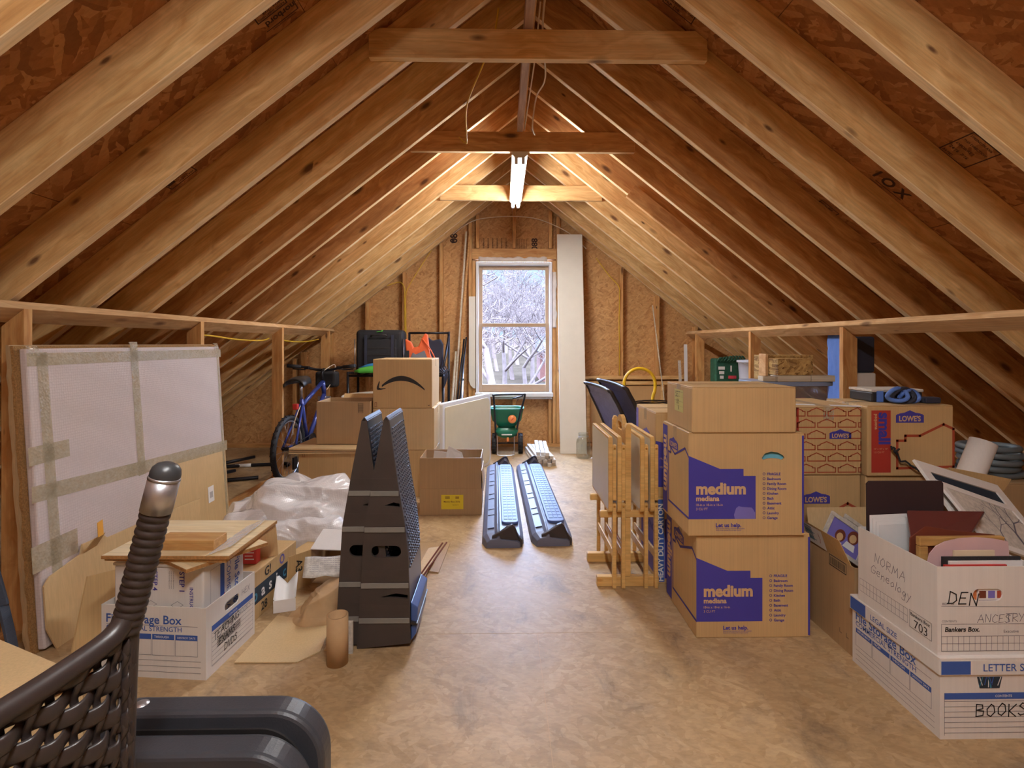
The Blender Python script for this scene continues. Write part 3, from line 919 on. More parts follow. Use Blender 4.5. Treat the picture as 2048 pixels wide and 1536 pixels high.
def holed(mb, fr, w, h, hole, t, m=0, outline=None):
    """A panel lying in frame fr (its outer face), thickness t inward, with one hole cut through it."""
    outer = outline or [(0, 0), (w, 0), (w, h), (0, h)]
    loops = [[Vector((x, y, 0)) for x, y in outer], [Vector((x, y, 0)) for x, y in hole]]
    tri = geometry.tessellate_polygon(loops)
    flat = outer + hole
    n = len(flat)
    a = [fr.o + fr.u * x + fr.v * y for x, y in flat]
    b = [p - fr.n * t for p in a]
    fs = []
    for q in tri:
        p0, p1, p2 = (a[i] for i in q)
        q = tuple(q) if (p1 - p0).cross(p2 - p0).dot(fr.n) > 0 else tuple(q)[::-1]
        fs.append(q); fs.append(tuple(i + n for i in q)[::-1])
    for s0, k in ((0, len(outer)), (len(outer), len(hole))):
        for i in range(k):
            j = (i + 1) % k
            fs.append((s0 + i, s0 + j, s0 + j + n, s0 + i + n))
    mb.add(a + b, fs, m)

def slot(cx, cy, w, h, n=8):
    r = h / 2
    pts = [(cx + w / 2 - r + r * math.cos(t), cy + r * math.sin(t)) for t in [(-PI / 2 + PI * i / n) for i in range(n + 1)]]
    pts += [(cx - w / 2 + r + r * math.cos(t), cy + r * math.sin(t)) for t in [(PI / 2 + PI * i / n) for i in range(n + 1)]]
    return pts

def carton(label, loc, size, rz=0.0, mat='card', group=None, tape='tape', seam='x', hole=None, cat='box', name='cardboard_box', flaps=True):
    w, d, h = size
    r = thing(name, label, cat, loc, rz, group)
    ft = 0.004 if flaps else 0.0
    b = MB()
    if hole:
        t = 0.005
        holed(b, Frame((0, 0, 0), (1, 0, 0), (0, 0, 1), 0), w, h - ft, hole, t)
        b.box(0, t, t, d, 0, h - ft); b.box(w - t, w, t, d, 0, h - ft); b.box(t, w - t, d - t, d, 0, h - ft)
        b.box(t, w - t, t, d - t, 0, t)
        b.build('body', mat, r)
    else:
        b.box(0, w, 0, d, 0, h - ft)
        b.build('body', mat, r, bevel=0.004)
    if flaps:
        g = 0.0015
        for k in (0, 1):
            f = MB()
            if seam == 'x':
                y0, y1 = ((0.001, d / 2 - g), (d / 2 + g, d - 0.001))[k]
                f.box(0.001, w - 0.001, y0, y1, h - ft, h)
            else:
                x0, x1 = ((0.001, w / 2 - g), (w / 2 + g, w - 0.001))[k]
                f.box(x0, x1, 0.001, d - 0.001, h - ft, h)
            f.build('top_flap', mat, r, bevel=0.0015, seg=1)
    if tape:
        t = MB(); e = 0.0005; tw = 0.024; dn = min(0.06, h * 0.4)
        if seam == 'x':
            y = d / 2
            t.add([(-e, y - tw, h - dn), (-e, y + tw, h - dn), (-e, y + tw, h + e), (-e, y - tw, h + e), (w + e, y + tw, h + e), (w + e, y - tw, h + e), (w + e, y + tw, h - dn), (w + e, y - tw, h - dn)],
                  [(0, 3, 2, 1), (3, 5, 4, 2), (5, 7, 6, 4)])
        else:
            x = w / 2
            t.add([(x - tw, -e, h - dn), (x + tw, -e, h - dn), (x + tw, -e, h + e), (x - tw, -e, h + e), (x + tw, d + e, h + e), (x - tw, d + e, h + e), (x + tw, d + e, h - dn), (x - tw, d + e, h - dn)],
                  [(0, 1, 2, 3), (3, 2, 4, 5), (5, 4, 6, 7)])
        t.build('packing_tape', tape, r)
    return r

def house_logo(p, fr, x, y, w, m=BLUE, tm=CARD, rot=0):
    h = w * 0.44
    P = [(0, 0), (1, 0), (1, .62), (.955, .62), (.955, .69), (.88, .69), (.88, .74), (.70, .80), (.5, 1), (.30, .80), (.12, .74), (.12, .69), (.045, .69), (.045, .62), (0, .62)]
    p.poly2(fr, [(x + a * w, y + b * h) for a, b in P], m)
    p.text2(fr, "LOWE'S", x + w * .11, y + h * .13, w=w * .78, m=tm, bold=0.035, sq=1.15)

def list_print(p, fr, w, h, x0=.68, top=.585, m=BLUE):
    rows = ['FRAGILE', 'Bedroom', 'Family Room', 'Dining Room', 'Kitchen', 'Bath', 'Basement', 'Attic', 'Laundry', 'Garage']
    for i, s in enumerate(rows):
        y = h * (top - i * 0.0475)
        p.text2(fr, s, w * x0, y, h=h * 0.025, m=m, bold=0.025)
        c = (w * (x0 - 0.027), y + h * 0.0125); r = h * 0.0115
        p.line2(fr, [(c[0] + r * math.cos(a * PI / 6), c[1] + r * math.sin(a * PI / 6)) for a in range(12)], h * 0.004, m, True)

def medium_front(p, fr, w, h):
    P = [(0, .16), (.58, .16), (.58, .578), (.475, .578), (.475, .648), (.272, .648), (0, .776)]
    p.poly2(fr, [(a * w, b * h) for a, b in P], BLUE)
    p.text2(fr, 'medium', .065 * w, .405 * h, w=.43 * w, m=CARD, bold=0.045)
    p.text2(fr, 'mediana', .065 * w, .338 * h, w=.2 * w, m=CARD, bold=0.035)
    p.text2(fr, '18-in x 18-in x 16-in',   .065 * w, .288 * h, w=.23 * w, m=CARD, bold=0.01)
    p.text2(fr, '3 CU FT', .065 * w, .248 * h, w=.10 * w, m=CARD, bold=0.01)
    p.text2(fr, 'Let us help.', .235 * w, .082 * h, w=.22 * w, m=BLUE, bold=0.03)
    for q in range(2):
        p.text2(fr, 'Shop all the moving and storage supplies', .235 * w, (.062 - .016 * q) * h, w=(.25 - .03 * q) * w, m=BLUE)
    list_print(p, fr, w, h)
    p.rect2(fr, .982 * w, .9995 * w, .02 * h, .97 * h, BLUE)

def medium_left(p, fr, w, h, m=BLUE):
    p.rect2(fr, 0.0, .20 * w, .02 * h, .97 * h, m)
    p.text2(fr, 'medium', .05 * w, .86 * h, w=.62 * h, m=CARD, bold=0.04, rot=-PI / 2)
    house_logo(p, fr, .28 * w, .76 * h, .34 * w, m, CARD)
    p.line2(fr, [(1.0 * w, .77 * h), (.88 * w, .83 * h), (.50 * w, .71 * h), (.33 * w, .76 * h), (.33 * w, .70 * h), (.24 * w, .70 * h), (.24 * w, .17 * h), (1.0 * w, .17 * h)], .026 * w, m)

def printed(root, p, name='printed_graphics'):
    """One print object for each face of the box that carries print."""
    groups = {}
    for f, mi in zip(p.f, p.mi):
        a, b, c = (p.v[i] for i in f[:3])
        n = (b - a).cross(c - a)
        if n.length < 1e-14: continue
        n.normalize()
        k = next((q for q in groups if Vector(q).dot(n) > 0.95), tuple(n))
        groups.setdefault(k, []).append((f, mi))
    for fs in groups.values():
        q = MB(); ids = {}
        for f, mi in fs:
            for i in f:
                if i not in ids: ids[i] = len(q.v); q.v.append(p.v[i])
            q.f.append(tuple(ids[i] for i in f)); q.mi.append(mi); q.sm.append(False)
        o = q.build(name, PM, root)
    return o

# ------------------------------------------------ front stack: three boxes beside the aisle
w, d, h = 0.456, 0.378, 0.412
low = carton('lower blue-printed medium moving box on the floor, bottom of the front stack', (0.769, 2.09, 0), (w, d, h), group='medium moving boxes')
F = faces(w, d, h); p = MB(); medium_front(p, F['front'], w, h); medium_left(p, F['left'], d, h); printed(low, p)

h2 = 0.405
hl = [(.632, .752), (.66, .795), (.715, .815), (.775, .805), (.822, .775), (.83, .752), (.81, .735), (.775, .745), (.72, .75), (.68, .745), (.648, .733)]
up = carton('upper blue-printed medium moving box with a handle hole showing pale blue cloth', (0.733, 2.075, 0.413), (0.459, 0.33, h2), group='medium moving boxes', hole=[(a * .459, b * h2) for a, b in hl])
F = faces(.459, .33, h2); p = MB(); medium_front(p, F['front'], .459, h2); medium_left(p, F['left'], .33, h2)
v = [(.575, .16), (.40, .16), (.392, .20), (.41, .265), (.432, .285), (.46, .278), (.545, .27), (.56, .25), (.575, .22)]
p.poly2(F['front'], [(a * .459, b * h2) for a, b in v], PALE, 0.0002)
printed(up, p)
t = MB(); t.box(0.25, 0.42, 0.012, 0.2, 0.006, 0.345)
o = t.build('cloth_bundle', 'teal_cloth', bevel=0.03, loc=(0.733, 2.075, 0.413))
tag(o, 'pale blue cloth seen inside the handle hole of the upper medium box', 'cloth')

w, d, h = 0.413, 0.315, 0.180
pl = carton('plain brown cardboard box with a yellow note, topmost of the front stack', (0.745, 2.07, 0.8185), (w, d, h), tape='tape', mat='card')
F = faces(w, d, h); p = MB()
fr = F['left']
n = MB(); n.rect2(fr, .105, .215, .065, .158, 0)
n.build('yellow_note', 'note', pl)
p.hand2(fr, 'SET', .118, .126, .022, .002, BLACK, seed=4); p.hand2(fr, 'OK', .13, .096, .02, .002, BLACK, seed=5); p.hand2(fr, 'V', .15, .072, .018, .002, BLACK, seed=6)
for i in range(4): p.line2(fr, [(.11, .15 - .02 * i), (.21, .148 - .02 * i)], .0012, GREY)
printed(pl, p, 'handwriting')
# ------------------------------------------------ second pair of medium boxes behind
w, d, h = 0.45, 0.37, 0.418
lo2 = carton('medium moving box with bright blue edge print behind the folded tray tables, on the floor', (0.757, 2.57, 0), (w, d, h))
F = faces(w, d, h); p = MB()
p.rect2(F['front'], 0.001, .032, .02 * h, .98 * h, ROYAL)
p.text2(F['front'], 'HEAVY DUTY CARTON', .0262, .03 * h, w=.9 * h, m=WHITE, bold=0.03, rot=PI / 2)
p.rect2(F['front'], .0335, .40, .06 * h, .75 * h, BLUE)
p.rect2(F['left'], .18 * d, .99 * d, .06 * h, .92 * h, PALE)
p.text2(F['left'], 'MOVING', .30 * d, .55 * h, w=.55 * d, m=BLUE, bold=0.03)
printed(lo2, p)
up2 = carton('medium moving box standing behind the plain box, second from the floor in the rear stack', (0.748, 2.575, 0.419), (w, d, 0.414), tape='tape')
F = faces(w, d, .414); p = MB()
p.poly2(F['front'], [(0, .12 * h), (.3 * w, .12 * h), (.3 * w, .58 * h), (0, .66 * h)], BLUE)
for q, s in enumerate(('FRAGILE', 'MEDIUM')): p.text2(F['front'], s, .02 - 0 * q, (.44 - .1 * q) * h, w=.05, m=CARD)
house_logo(p, F['left'], .38 * d, .62 * h, .36 * d, PALE, CARD)
p.rect2(F['left'], 0, .12 * d, .05 * h, .95 * h, PALE)
p.line2(F['left'], [(1.0 * d, .44 * h), (.86 * d, .53 * h), (.5 * d, .40 * h), (.3 * d, .42 * h), (.3 * d, .12 * h), (1.0 * d, .12 * h)], .04 * d, BLUE)
printed(up2, p)

# ------------------------------------------------ small boxes by the right knee wall
w, d, h = 0.385, 0.30, 0.300
def small_front(p, fr, w, h):
    p.rect2(fr, .045 * w, .27 * w, .05 * h, .93 * h, RED)
    p.text2(fr, 'small', .135 * w, .90 * h, w=.45 * h, m=BLUE, bold=0.04, rot=-PI / 2)
    p.text2(fr, 'pequena', .085 * w, .88 * h, w=.22 * h, m=CARD, bold=0.02, rot=-PI / 2)
    p.text2(fr, '16" x 12" x 12"', .075 * w, .375 * h, w=.16 * w, m=CARD); p.text2(fr, '1.5 CU FT', .075 * w, .325 * h, w=.12 * w, m=CARD)
    house_logo(p, fr, .33 * w, .755 * h, .325 * w, BLUE, CARD)
    p.line2(fr, [(.345 * w, .11 * h), (.345 * w, .50 * h), (.44 * w, .50 * h), (.44 * w, .57 * h), (.61 * w, .57 * h), (.885 * w, .73 * h), (1.0 * w, .665 * h), (1.0 * w, .13 * h), (.345 * w, .11 * h)], .028 * w, BRICK)
def house_pattern(p, fr, w, h):
    hw = .080; row = .050
    def shape(x, y):
        a = hw; b = row * .72
        return [(x, y), (x, y + b * .55), (x + a * .13, y + b * .55), (x + a * .13, y + b * .66), (x + a * .5, y + b), (x + a * .87, y + b * .66), (x + a * .87, y + b * .55), (x + a, y + b * .55), (x + a, y)]
    r = 0; y = .012
    while y < h - .02:
        x = -.04 if r % 2 else 0.005
        while x < w:
            pts = [(min(max(a, .002), w - .002), min(b, h - .004)) for a, b in shape(x, y)]
            if not (r == 3 and 0.08 < x < .22):
                p.line2(fr, pts, .0042, BRICK, True)
            x += hw + .012
        y += row; r += 1
for i, (z, lab) in enumerate(((0.0, 'small moving box at the foot of the right-hand column, below the picture frames'), (0.292, 'small moving box hidden behind the picture frames, middle of the right-hand column'))):
    b = carton(lab, (1.612, 2.315 + .01, z), (w, d, 0.291), group='small moving boxes')
sr = carton('small moving box with a red stripe reading small, on top of the right-hand column', (1.61, 2.31, 0.5845), (w, d, 0.312), group='small moving boxes')
F = faces(w, d, .312); p = MB(); small_front(p, F['front'], w, .312); printed(sr, p)
w2 = 0.293
b = carton('small moving box at the foot of the column behind the photo box', (1.303, 2.345, 0), (w2, 0.38, 0.291), group='small moving boxes')
b = carton('moving box with a blue logo, second in the column behind the dark folder', (1.303, 2.335, 0.292), (w2, 0.38, 0.293), group='small moving boxes')
F = faces(w2, .38, .293); p = MB(); house_logo(p, F['front'], .03, .165, .125); p.line2(F['front'], [(.075, .05), (.075, .115), (.14, .115), (.235, .165), (.291, .135)], .011, BRICK); printed(b, p)
b = carton('brown box patterned all over with red house outlines, beside the red-striped box', (1.303, 2.33, 0.586), (w2, 0.38, 0.302), group='small moving boxes', seam='y')
F = faces(w2, .38, .302); p = MB()
house_pattern(p, F['front'], w2, .302)
house_logo(p, F['front'], .150, .160, .098)
p.rect2(F['front'], 0.001, 0.012, .0, .3, RED)
printed(b, p)
for k, (x0, y0) in enumerate(((1.31, 2.42), (1.48, 2.36))):
    t = MB(); fr = Frame((x0, y0, 0.8885), (0.94, -0.34, 0), (0.34, 0.94, 0), 0.0006)
    pts = [(0.004 * ((i % 2) * 2 - 1), i * 0.006) for i in range(9)]
    t.poly2(fr, [(0, 0), (.12, 0)] + [(.12 + a, b) for a, b in pts] + [(.12, .052), (0, .052)], 0)
    # strips belong to the patterned box
    o = t.build('packing_tape', 'white_vinyl', b); o.matrix_parent_inverse = Matrix.Translation((-1.303, -2.33, -0.586))

# ------------------------------------------------ file storage boxes at the right front
def storage_box(label, loc, w, d, h, rz=0.0, hole=True, t=0.004, lidded=False, name='file_box', group=None):
    r = thing(name, label, 'box', loc, rz, group)
    b = MB()
    fr = Frame((0, 0, 0), (1, 0, 0), (0, 0, 1), 0)
    if hole == 'front':
        holed(b, fr, w, h, slot(w * .5, h * .68, .09, .036), t)
        b.box(w - t, w, t, d - t, 0, h)
    elif hole == 'right':
        b.box(0, w, 0, t, 0, h)
        holed(b, Frame((w, t, 0), (0, 1, 0), (0, 0, 1), 0), d - 2 * t, h, slot((d - 2 * t) * .5, h * .80, .09, .032), t)
    else:
        b.box(0, w, 0, t, 0, h); b.box(w - t, w, t, d - t, 0, h)
    b.box(0, w, d - t, d, 0, h); b.box(0, t, t, d - t, 0, h); b.box(t, w - t, t, d - t, 0, t)
    b.build('body', 'white_card', r)
    return r

def form_print(p, fr, w, h, title=True):
    """File Storage Box lettering with its blue table."""
    if title:
        p.text2(fr, 'File Storage Box', .05 * w, .76 * h, w=.72 * w, m=ROYAL, bold=0.015)
        p.line2(fr, [(.05 * w, .735 * h), (.92 * w, .735 * h)], .0012, GREY)
        p.text2(fr, 'COMMERCIAL STRENGTH', .05 * w, .655 * h, w=.72 * w, m=ROYAL, bold=0.004)
    for i, s in enumerate(('DEPARTMENT', 'FROM', 'THROUGH', 'DESTROY DATE')):
        x = (.05 + .22 * i) * w
        p.rect2(fr, x, x + .21 * w, .54 * h, .615 * h, ROYAL)
        p.text2(fr, s, x + .02 * w, .563 * h, w=min(.17, .02 * len(s)) * w, m=WHITE, bold=0.01)
        p.line2(fr, [(x, .54 * h), (x, .32 * h), (x + .21 * w, .32 * h), (x + .21 * w, .54 * h)], .0011, GREY)
    for k in range(3): p.line2(fr, [(.05 * w, (.25 - .08 * k) * h), (.95 * w, (.25 - .08 * k) * h)], .0011, GREY)

W1, D1 = 0.31, 0.392
fb = storage_box('lidded white file box reading BOOKS, on the floor at the right front', (1.293, 1.543, 0), W1, D1, 0.236, hole=None)
F = faces(W1, D1, .236); p = MB()
form_print(p, F['left'], D1, .215)
fr = F['front']
p.rect2(fr, .04 * W1, .99 * W1, .118, .137, ROYAL); p.text2(fr, 'CONTENTS', .165, .124, w=.05, m=WHITE, bold=0.01)
for k in range(7): p.line2(fr, [(.04 * W1, .112 - k * .0155), (.99 * W1, .112 - k * .0155)], .0011, GREY)
p.line2(fr, [(.04 * W1, .137), (.04 * W1, .012)], .0011, GREY)
p.hand2(fr, 'BOOKS', .105, .068, .036, .0032, BLACK, seed=3, gap=.22)
P = [(.118, .150), (.178, .150), (.186, .184), (.11, .184)]
p.poly2(fr, P, NAVY)
rn = random.Random(5)
for k in range(9):
    x = .116 + rn.random() * .06; p.line2(fr, [(x, .152 + rn.random() * .01), (x + rn.uniform(-.01, .01), .182)], .0025, (ROYAL, WHITE, TEAL)[k % 3], lift=.0003)
printed(fb, p)
ld = MB(); e = 0.006
ld.box(-e, W1 + e, -e, D1 + e, .237, .243)
ld.box(-e, W1 + e, -e, -e + .003, .192, .237); ld.box(-e, W1 + e, D1 + e - .003, D1 + e, .192, .237)
ld.box(-e, -e + .003, -e + .003, D1 + e - .003, .192, .237); ld.box(W1 + e - .003, W1 + e, -e + .003, D1 + e - .003, .192, .237)
lid = ld.build('lid', 'white_card', fb, bevel=0.001, seg=1)
p = MB()
fr = Frame((-e, D1 + e, .192), (0, -1, 0), (0, 0, 1), .0007)
p.rect2(fr, .004, .085, .003, .047, ROYAL); p.text2(fr, 'LEGAL SIZE', .11, .013, w=.125, m=ROYAL, bold=0.006)
fr = Frame((-e, -e, .192), (1, 0, 0), (0, 0, 1), .0007)
p.rect2(fr, .004, .092, .003, .042, ROYAL); p.text2(fr, 'LETTER SIZE', .13, .012, w=.165, m=ROYAL, bold=0.006)
printed(lid, p)

W2, D2, H2 = 0.305, 0.35, 0.262
bx = storage_box('open white file box lettered DEN, full of albums and frames', (1.292, 1.552, 0.2435), W2, D2, H2, hole='front')
F = faces(W2, D2, H2); p = MB(); fr = F['left']
p.hand2(fr, 'NORMA', .085, .168, .03, .0016, GREY, rot=-.05, seed=2); p.hand2(fr, 'Geneology', .065, .128, .03, .0016, GREY, rot=-.1, seed=8, gap=.2)
for k in range(3): p.line2(fr, [(.01, .036 + .022 * k), (.235, .036 + .022 * k)], .001, GREY)
for k in range(14): p.line2(fr, [(.01 + .0173 * k, .036), (.01 + .0173 * k, .08)], .001, GREY)
p.line2(fr, [(.243, .03), (.33, .03), (.33, .083), (.243, .083)], .001, BLACK, True)
p.text2(fr, 'Bankers Box', .248, .068, w=.076, m=BLACK, bold=0.012); p.text2(fr, '703', .262, .034, w=.052, m=BLACK)
fr = F['front']
p.hand2(fr, 'DEN', .03, .155, .036, .0034, BLACK, seed=7, rot=-.08); p.text2(fr, 'BOX NO', .015, .150, w=.035, m=GREY)
p.line2(fr, [(.012, .146), (.29, .142)], .001, GREY)
p.hand2(fr, 'ANCES', .12, .096, .024, .0015, GREY, seed=9, gap=.18); p.hand2(fr, 'TRY', .205, .098, .024, .0015, GREY, seed=10, gap=.12)
p.text2(fr, 'CONTENTS', .013, .098, w=.045, m=GREY)
p.line2(fr, [(.012, .092), (.3, .092), (.3, .012), (.012, .012)], .0012, GREY, True)
p.text2(fr, 'Bankers Box.', .022, .070, w=.105, m=BLACK, bold=0.03, shear=0.15)
p.text2(fr, 'Executive', .2, .066, w=.045, m=GREY)
for k in range(3): p.line2(fr, [(.012, .012 + .022 * k), (.3, .012 + .022 * k)], .001, GREY)
for k in range(18): p.line2(fr, [(.012 + .0169 * k, .012), (.012 + .0169 * k, .056)], .001, GREY)
printed(bx, p)

# contents of that box (each its own thing)
def sheet(name, label, cat, pts, t, mat, group=None, bevel=0.0, parts=None):
    """A flat stiff thing given by its corner loop in space."""
    P = [Vector(q) for q in pts]
    n = (P[1] - P[0]).cross(P[2] - P[0]).normalized()
    c = P[0].copy()
    b = MB(c); b.prism(P, n * t)
    o = b.build(name, mat, loc=c, bevel=bevel)
    return tag(o, label, cat, group)

sheet('folder', 'dark brown folder cover standing up at the back of the DEN box', 'folder',
      [(1.312, 1.885, .30), (1.592, 1.885, .30), (1.592, 1.892, .665), (1.585, 1.892, .674), (1.322, 1.892, .674), (1.312, 1.892, .664)], .006, 'dark_folder')
for k in range(4):
    sheet('divider_page', 'white tabbed divider page in front of the dark folder', 'paper',
          [(1.315 + .004 * k, 1.872 - .011 * k, .28), (1.585, 1.872 - .011 * k, .28), (1.585, 1.876 - .011 * k, .560 - .008 * k), (1.52, 1.876 - .011 * k, .563 - .008 * k), (1.52, 1.876 - .011 * k, .568 - .008 * k), (1.49, 1.876 - .011 * k, .568 - .008 * k), (1.49, 1.876 - .011 * k, .562 - .008 * k), (1.315 + .004 * k, 1.876 - .011 * k, .555 - .008 * k)], .0015, 'paper', 'white divider pages')
b = MB((1.34, 1.80, .3)); 
hole = [(1.46 - 1.34 + .095 * math.cos(2 * PI * i / 28), .20 + .075 * math.sin(2 * PI * i / 28)) for i in range(28)]
holed(b, Frame((0, 0, 0), (1, 0, 0), (0, .22, 1), 0), .24, .27, hole, .003); b.off = Vector((0, 0, 0))
o = b.build('photo_mat', 'white_card', loc=(1.335, 1.775, .28)); tag(o, 'white photo mat with an oval opening standing in the DEN box', 'frame')
sheet('notebook', 'small cream booklet leaning to the right inside the DEN box', 'book', [(1.335, 1.70, .36), (1.345, 1.76, .36), (1.405, 1.78, .525), (1.395, 1.72, .525)], .010, 'newsprint')
sheet('binder', 'maroon binder lying tilted on top of the DEN box', 'binder', [(1.34, 1.715, .508), (1.56, 1.735, .532), (1.70, 1.84, .566), (1.422, 1.84, .571)], .014, 'maroon', bevel=.003)
g = [Vector(q) for q in ((1.305, 1.680, .43), (1.588, 1.680, .43), (1.588, 1.685, .553), (1.50, 1.685, .562), (1.444, 1.685, .568), (1.375, 1.685, .580), (1.362, 1.685, .581), (1.340, 1.684, .566), (1.308, 1.681, .546))]
sheet('torn_folder', 'old brown cardboard folder with a torn top edge in front of the binder', 'folder', g, .004, 'ink_brown')
# gilt picture frame
r = thing('picture_frame', 'wooden picture frame standing in the middle of the DEN box', 'frame', (1.312, 1.643, .26))
x1 = .273; zt = .300
for nm, a in (('frame_rail', (0, x1, zt - .028, zt)), ('frame_stile', (0, .028, 0, zt - .0285)), ('frame_stile', (x1 - .028, x1, 0, zt - .0285))):
    f = MB(); f.box(a[0], a[1], 0, .018, a[2], a[3]); f.build(nm, 'frame_gold', r, bevel=.003)
f = MB(); f.box(.0285, x1 - .0285, .008, .012, 0, zt - .029); f.build('backing', 'ink_brown', r)
# pink mat
b = MB()
outl = [(0, 0), (.265, 0), (.265, .288), (.22, .297), (.165, .302), (.11, .299), (.065, .290), (.035, .276), (.012, .252), (.002, .22)]
b.prism([(x, 0.02 * z / .25, z) for x, z in outl], (0, .003, 0))
o = b.build('photo_mat', 'pink_mat', loc=(1.322, 1.612, .26)); tag(o, 'pale pink arched photo mat in front of the wooden frame', 'frame')
for k, (nm, lab, cat, x0, x1, y, z0, mat) in enumerate((
    ('photo_card', 'white card of small coloured pictures showing through the hand hole of the DEN box', 'photo', 1.42, 1.56, 1.5565, .42, 'paper'),
    ('photo_page', 'torn tan photograph page sticking up in front of the pink mat', 'photo', 1.388, 1.515, 1.604, .508, 'cream_paper'),
    ('album', 'black album edge standing behind the red book in the DEN box', 'album', 1.345, 1.588, 1.596, .492, 'black_cloth'),
    ('magazine', 'white magazine between the black album and the red book', 'book', 1.36, 1.586, 1.588, .482, 'paper'),
    ('book', 'red book near the front of the DEN box', 'book', 1.338, 1.53, 1.580, .474, 'red_card'),
    ('booklet', 'cream booklet just behind the orange book', 'book', 1.305, 1.485, 1.572, .467, 'cream_paper'),
    ('book', 'orange paper book with yellow lettering at the front of the DEN box', 'book', 1.345, 1.51, 1.5635, .459, 'orange_plastic'))):
    b = MB((x0, y, .25)); b.box(x0, x1, y, y + .0058, .25, z0 + .025)
    o = b.build(nm, mat, loc=(x0, y, .25)); tag(o, lab, cat)
    if nm == 'photo_card':
        q = MB(); f2 = Frame((0, 0, 0), (1, 0, 0), (0, 0, 1))
        for i in range(3): q.rect2(f2, .002 + .027 * i, .023 + .027 * i, .160, .182, i)
        q.rect2(f2, -.0, .12, .14, .155, 3); q.build('printed_pictures', ['ink_brown', 'ink_pale', 'ink_brick', 'ink_grey'], o)
    if nm == 'book' and mat == 'orange_plastic':
        q = MB(); q.text2(Frame((0, 0, 0), (1, 0, 0), (0, 0, 1)), 'From Seattle FilmWorks', .06, .222, w=.11, m=0, bold=.02); q.build('printed_lettering', 'yellow_label', o)

# ------------------------------------------------ photo box between the stacks
r = thing('cardboard_box', 'narrow open brown box of framed photos beside the file boxes', 'box', (1.307, 1.945, 0))
w, d, h = .29, .285, .335
b = MB(); t = .004
b.box(0, w, 0, t, 0, h); b.box(0, w, d - t, d, 0, h); b.box(0, t, t, d - t, 0, h); b.box(w - t, w, t, d - t, 0, h); b.box(t, w - t, t, d - t, 0, t)
b.build('body', 'card_b', r)
f = MB(); f.prism([(0, .02, h), (0, .275, h), (-.028, .265, h + .085), (-.028, .05, h + .085)], (.003, 0, 0)); f.build('side_flap', 'card', r)
f = MB(); f.prism([(.0, .2845, h), (.28, .2845, h), (.28, .31, h + .13), (0.0, .31, h + .13)], (0, .003, 0)); f.build('back_flap', 'card_c', r)
p = MB()
n = Vector((-.085, 0, -.028)).normalized()
fr = Frame((0, .275, h), (0, -1, 0), (-.028, 0, .085), .0045)
p.rect2(fr, -.012, .118, .004, .085, WHITE); p.rect2(fr, -.008, .045, .02, .08, TEAL)
for k in range(4): p.line2(fr, [(-.004, .03 + .014 * k), (.06, .028 + .014 * k)], .003, WHITE if k % 2 else TEAL, lift=.0004)
p.line2(fr, [(.085, .025), (.092, .045), (.087, .065)], .0035, RED)
printed(r, p, 'shipping_label'); p = MB()
fr = Frame((0, d, 0), (0, -1, 0), (0, 0, 1), .0008)
p.line2(fr, [(.135, h - .005), (.238, h - .005), (.238, h - .045), (.135, h - .045)], .003, BLACK, True)
rn = random.Random(2)
x = .142
while x < .23:
    wdt = rn.uniform(.001, .004); p.rect2(fr, x, x + wdt, h - .04, h - .012, BLACK); x += wdt + rn.uniform(.002, .004)
printed(r, p, 'printed_barcode')
for x in (.2, .24):
    p = MB(); p.line2(fr, [(x, .07), (x, .055), (x + .012, .055)], .002, BLACK); printed(r, p, 'printed_mark')
b = MB((1.33, 1.955, .01)); b.box(1.33, 1.40, 1.955, 1.97, .01, .30); b.box(1.33, 1.40, 1.953, 1.972, .30, .325)
o = b.build('plastic_bottle', ['blue_cloth'], loc=(1.33, 1.955, .01), bevel=.006); tag(o, 'blue plastic file standing in the corner of the narrow photo box', 'file')

# ------------------------------------------------ framed pictures, roll and hoses to the right
oc = thing('cardboard_box', 'open brown carton standing behind the large white frames', 'box', (1.74, 2.165, 0))
b = MB(); w, d, h, t = .34, .13, .56, .005
b.box(0, w, 0, t, 0, h); b.box(0, w, d - t, d, 0, h); b.box(0, t, t, d - t, 0, h); b.box(w - t, w, t, d - t, 0, h); b.box(t, w - t, t, d - t, 0, t)
b.build('body', 'card_b', oc)
f = MB(); f.prism([(.12, 0, h), (w, 0, h), (w + .02, -.012, h + .05), (.10, -.012, h + .10)], (0, -.004, 0)); f.build('side_flap', 'card', oc)
oc = carton('brown carton under the white frames, beside the file boxes', (1.66, 1.60, 0), (.36, .30, .36), mat='card_b')

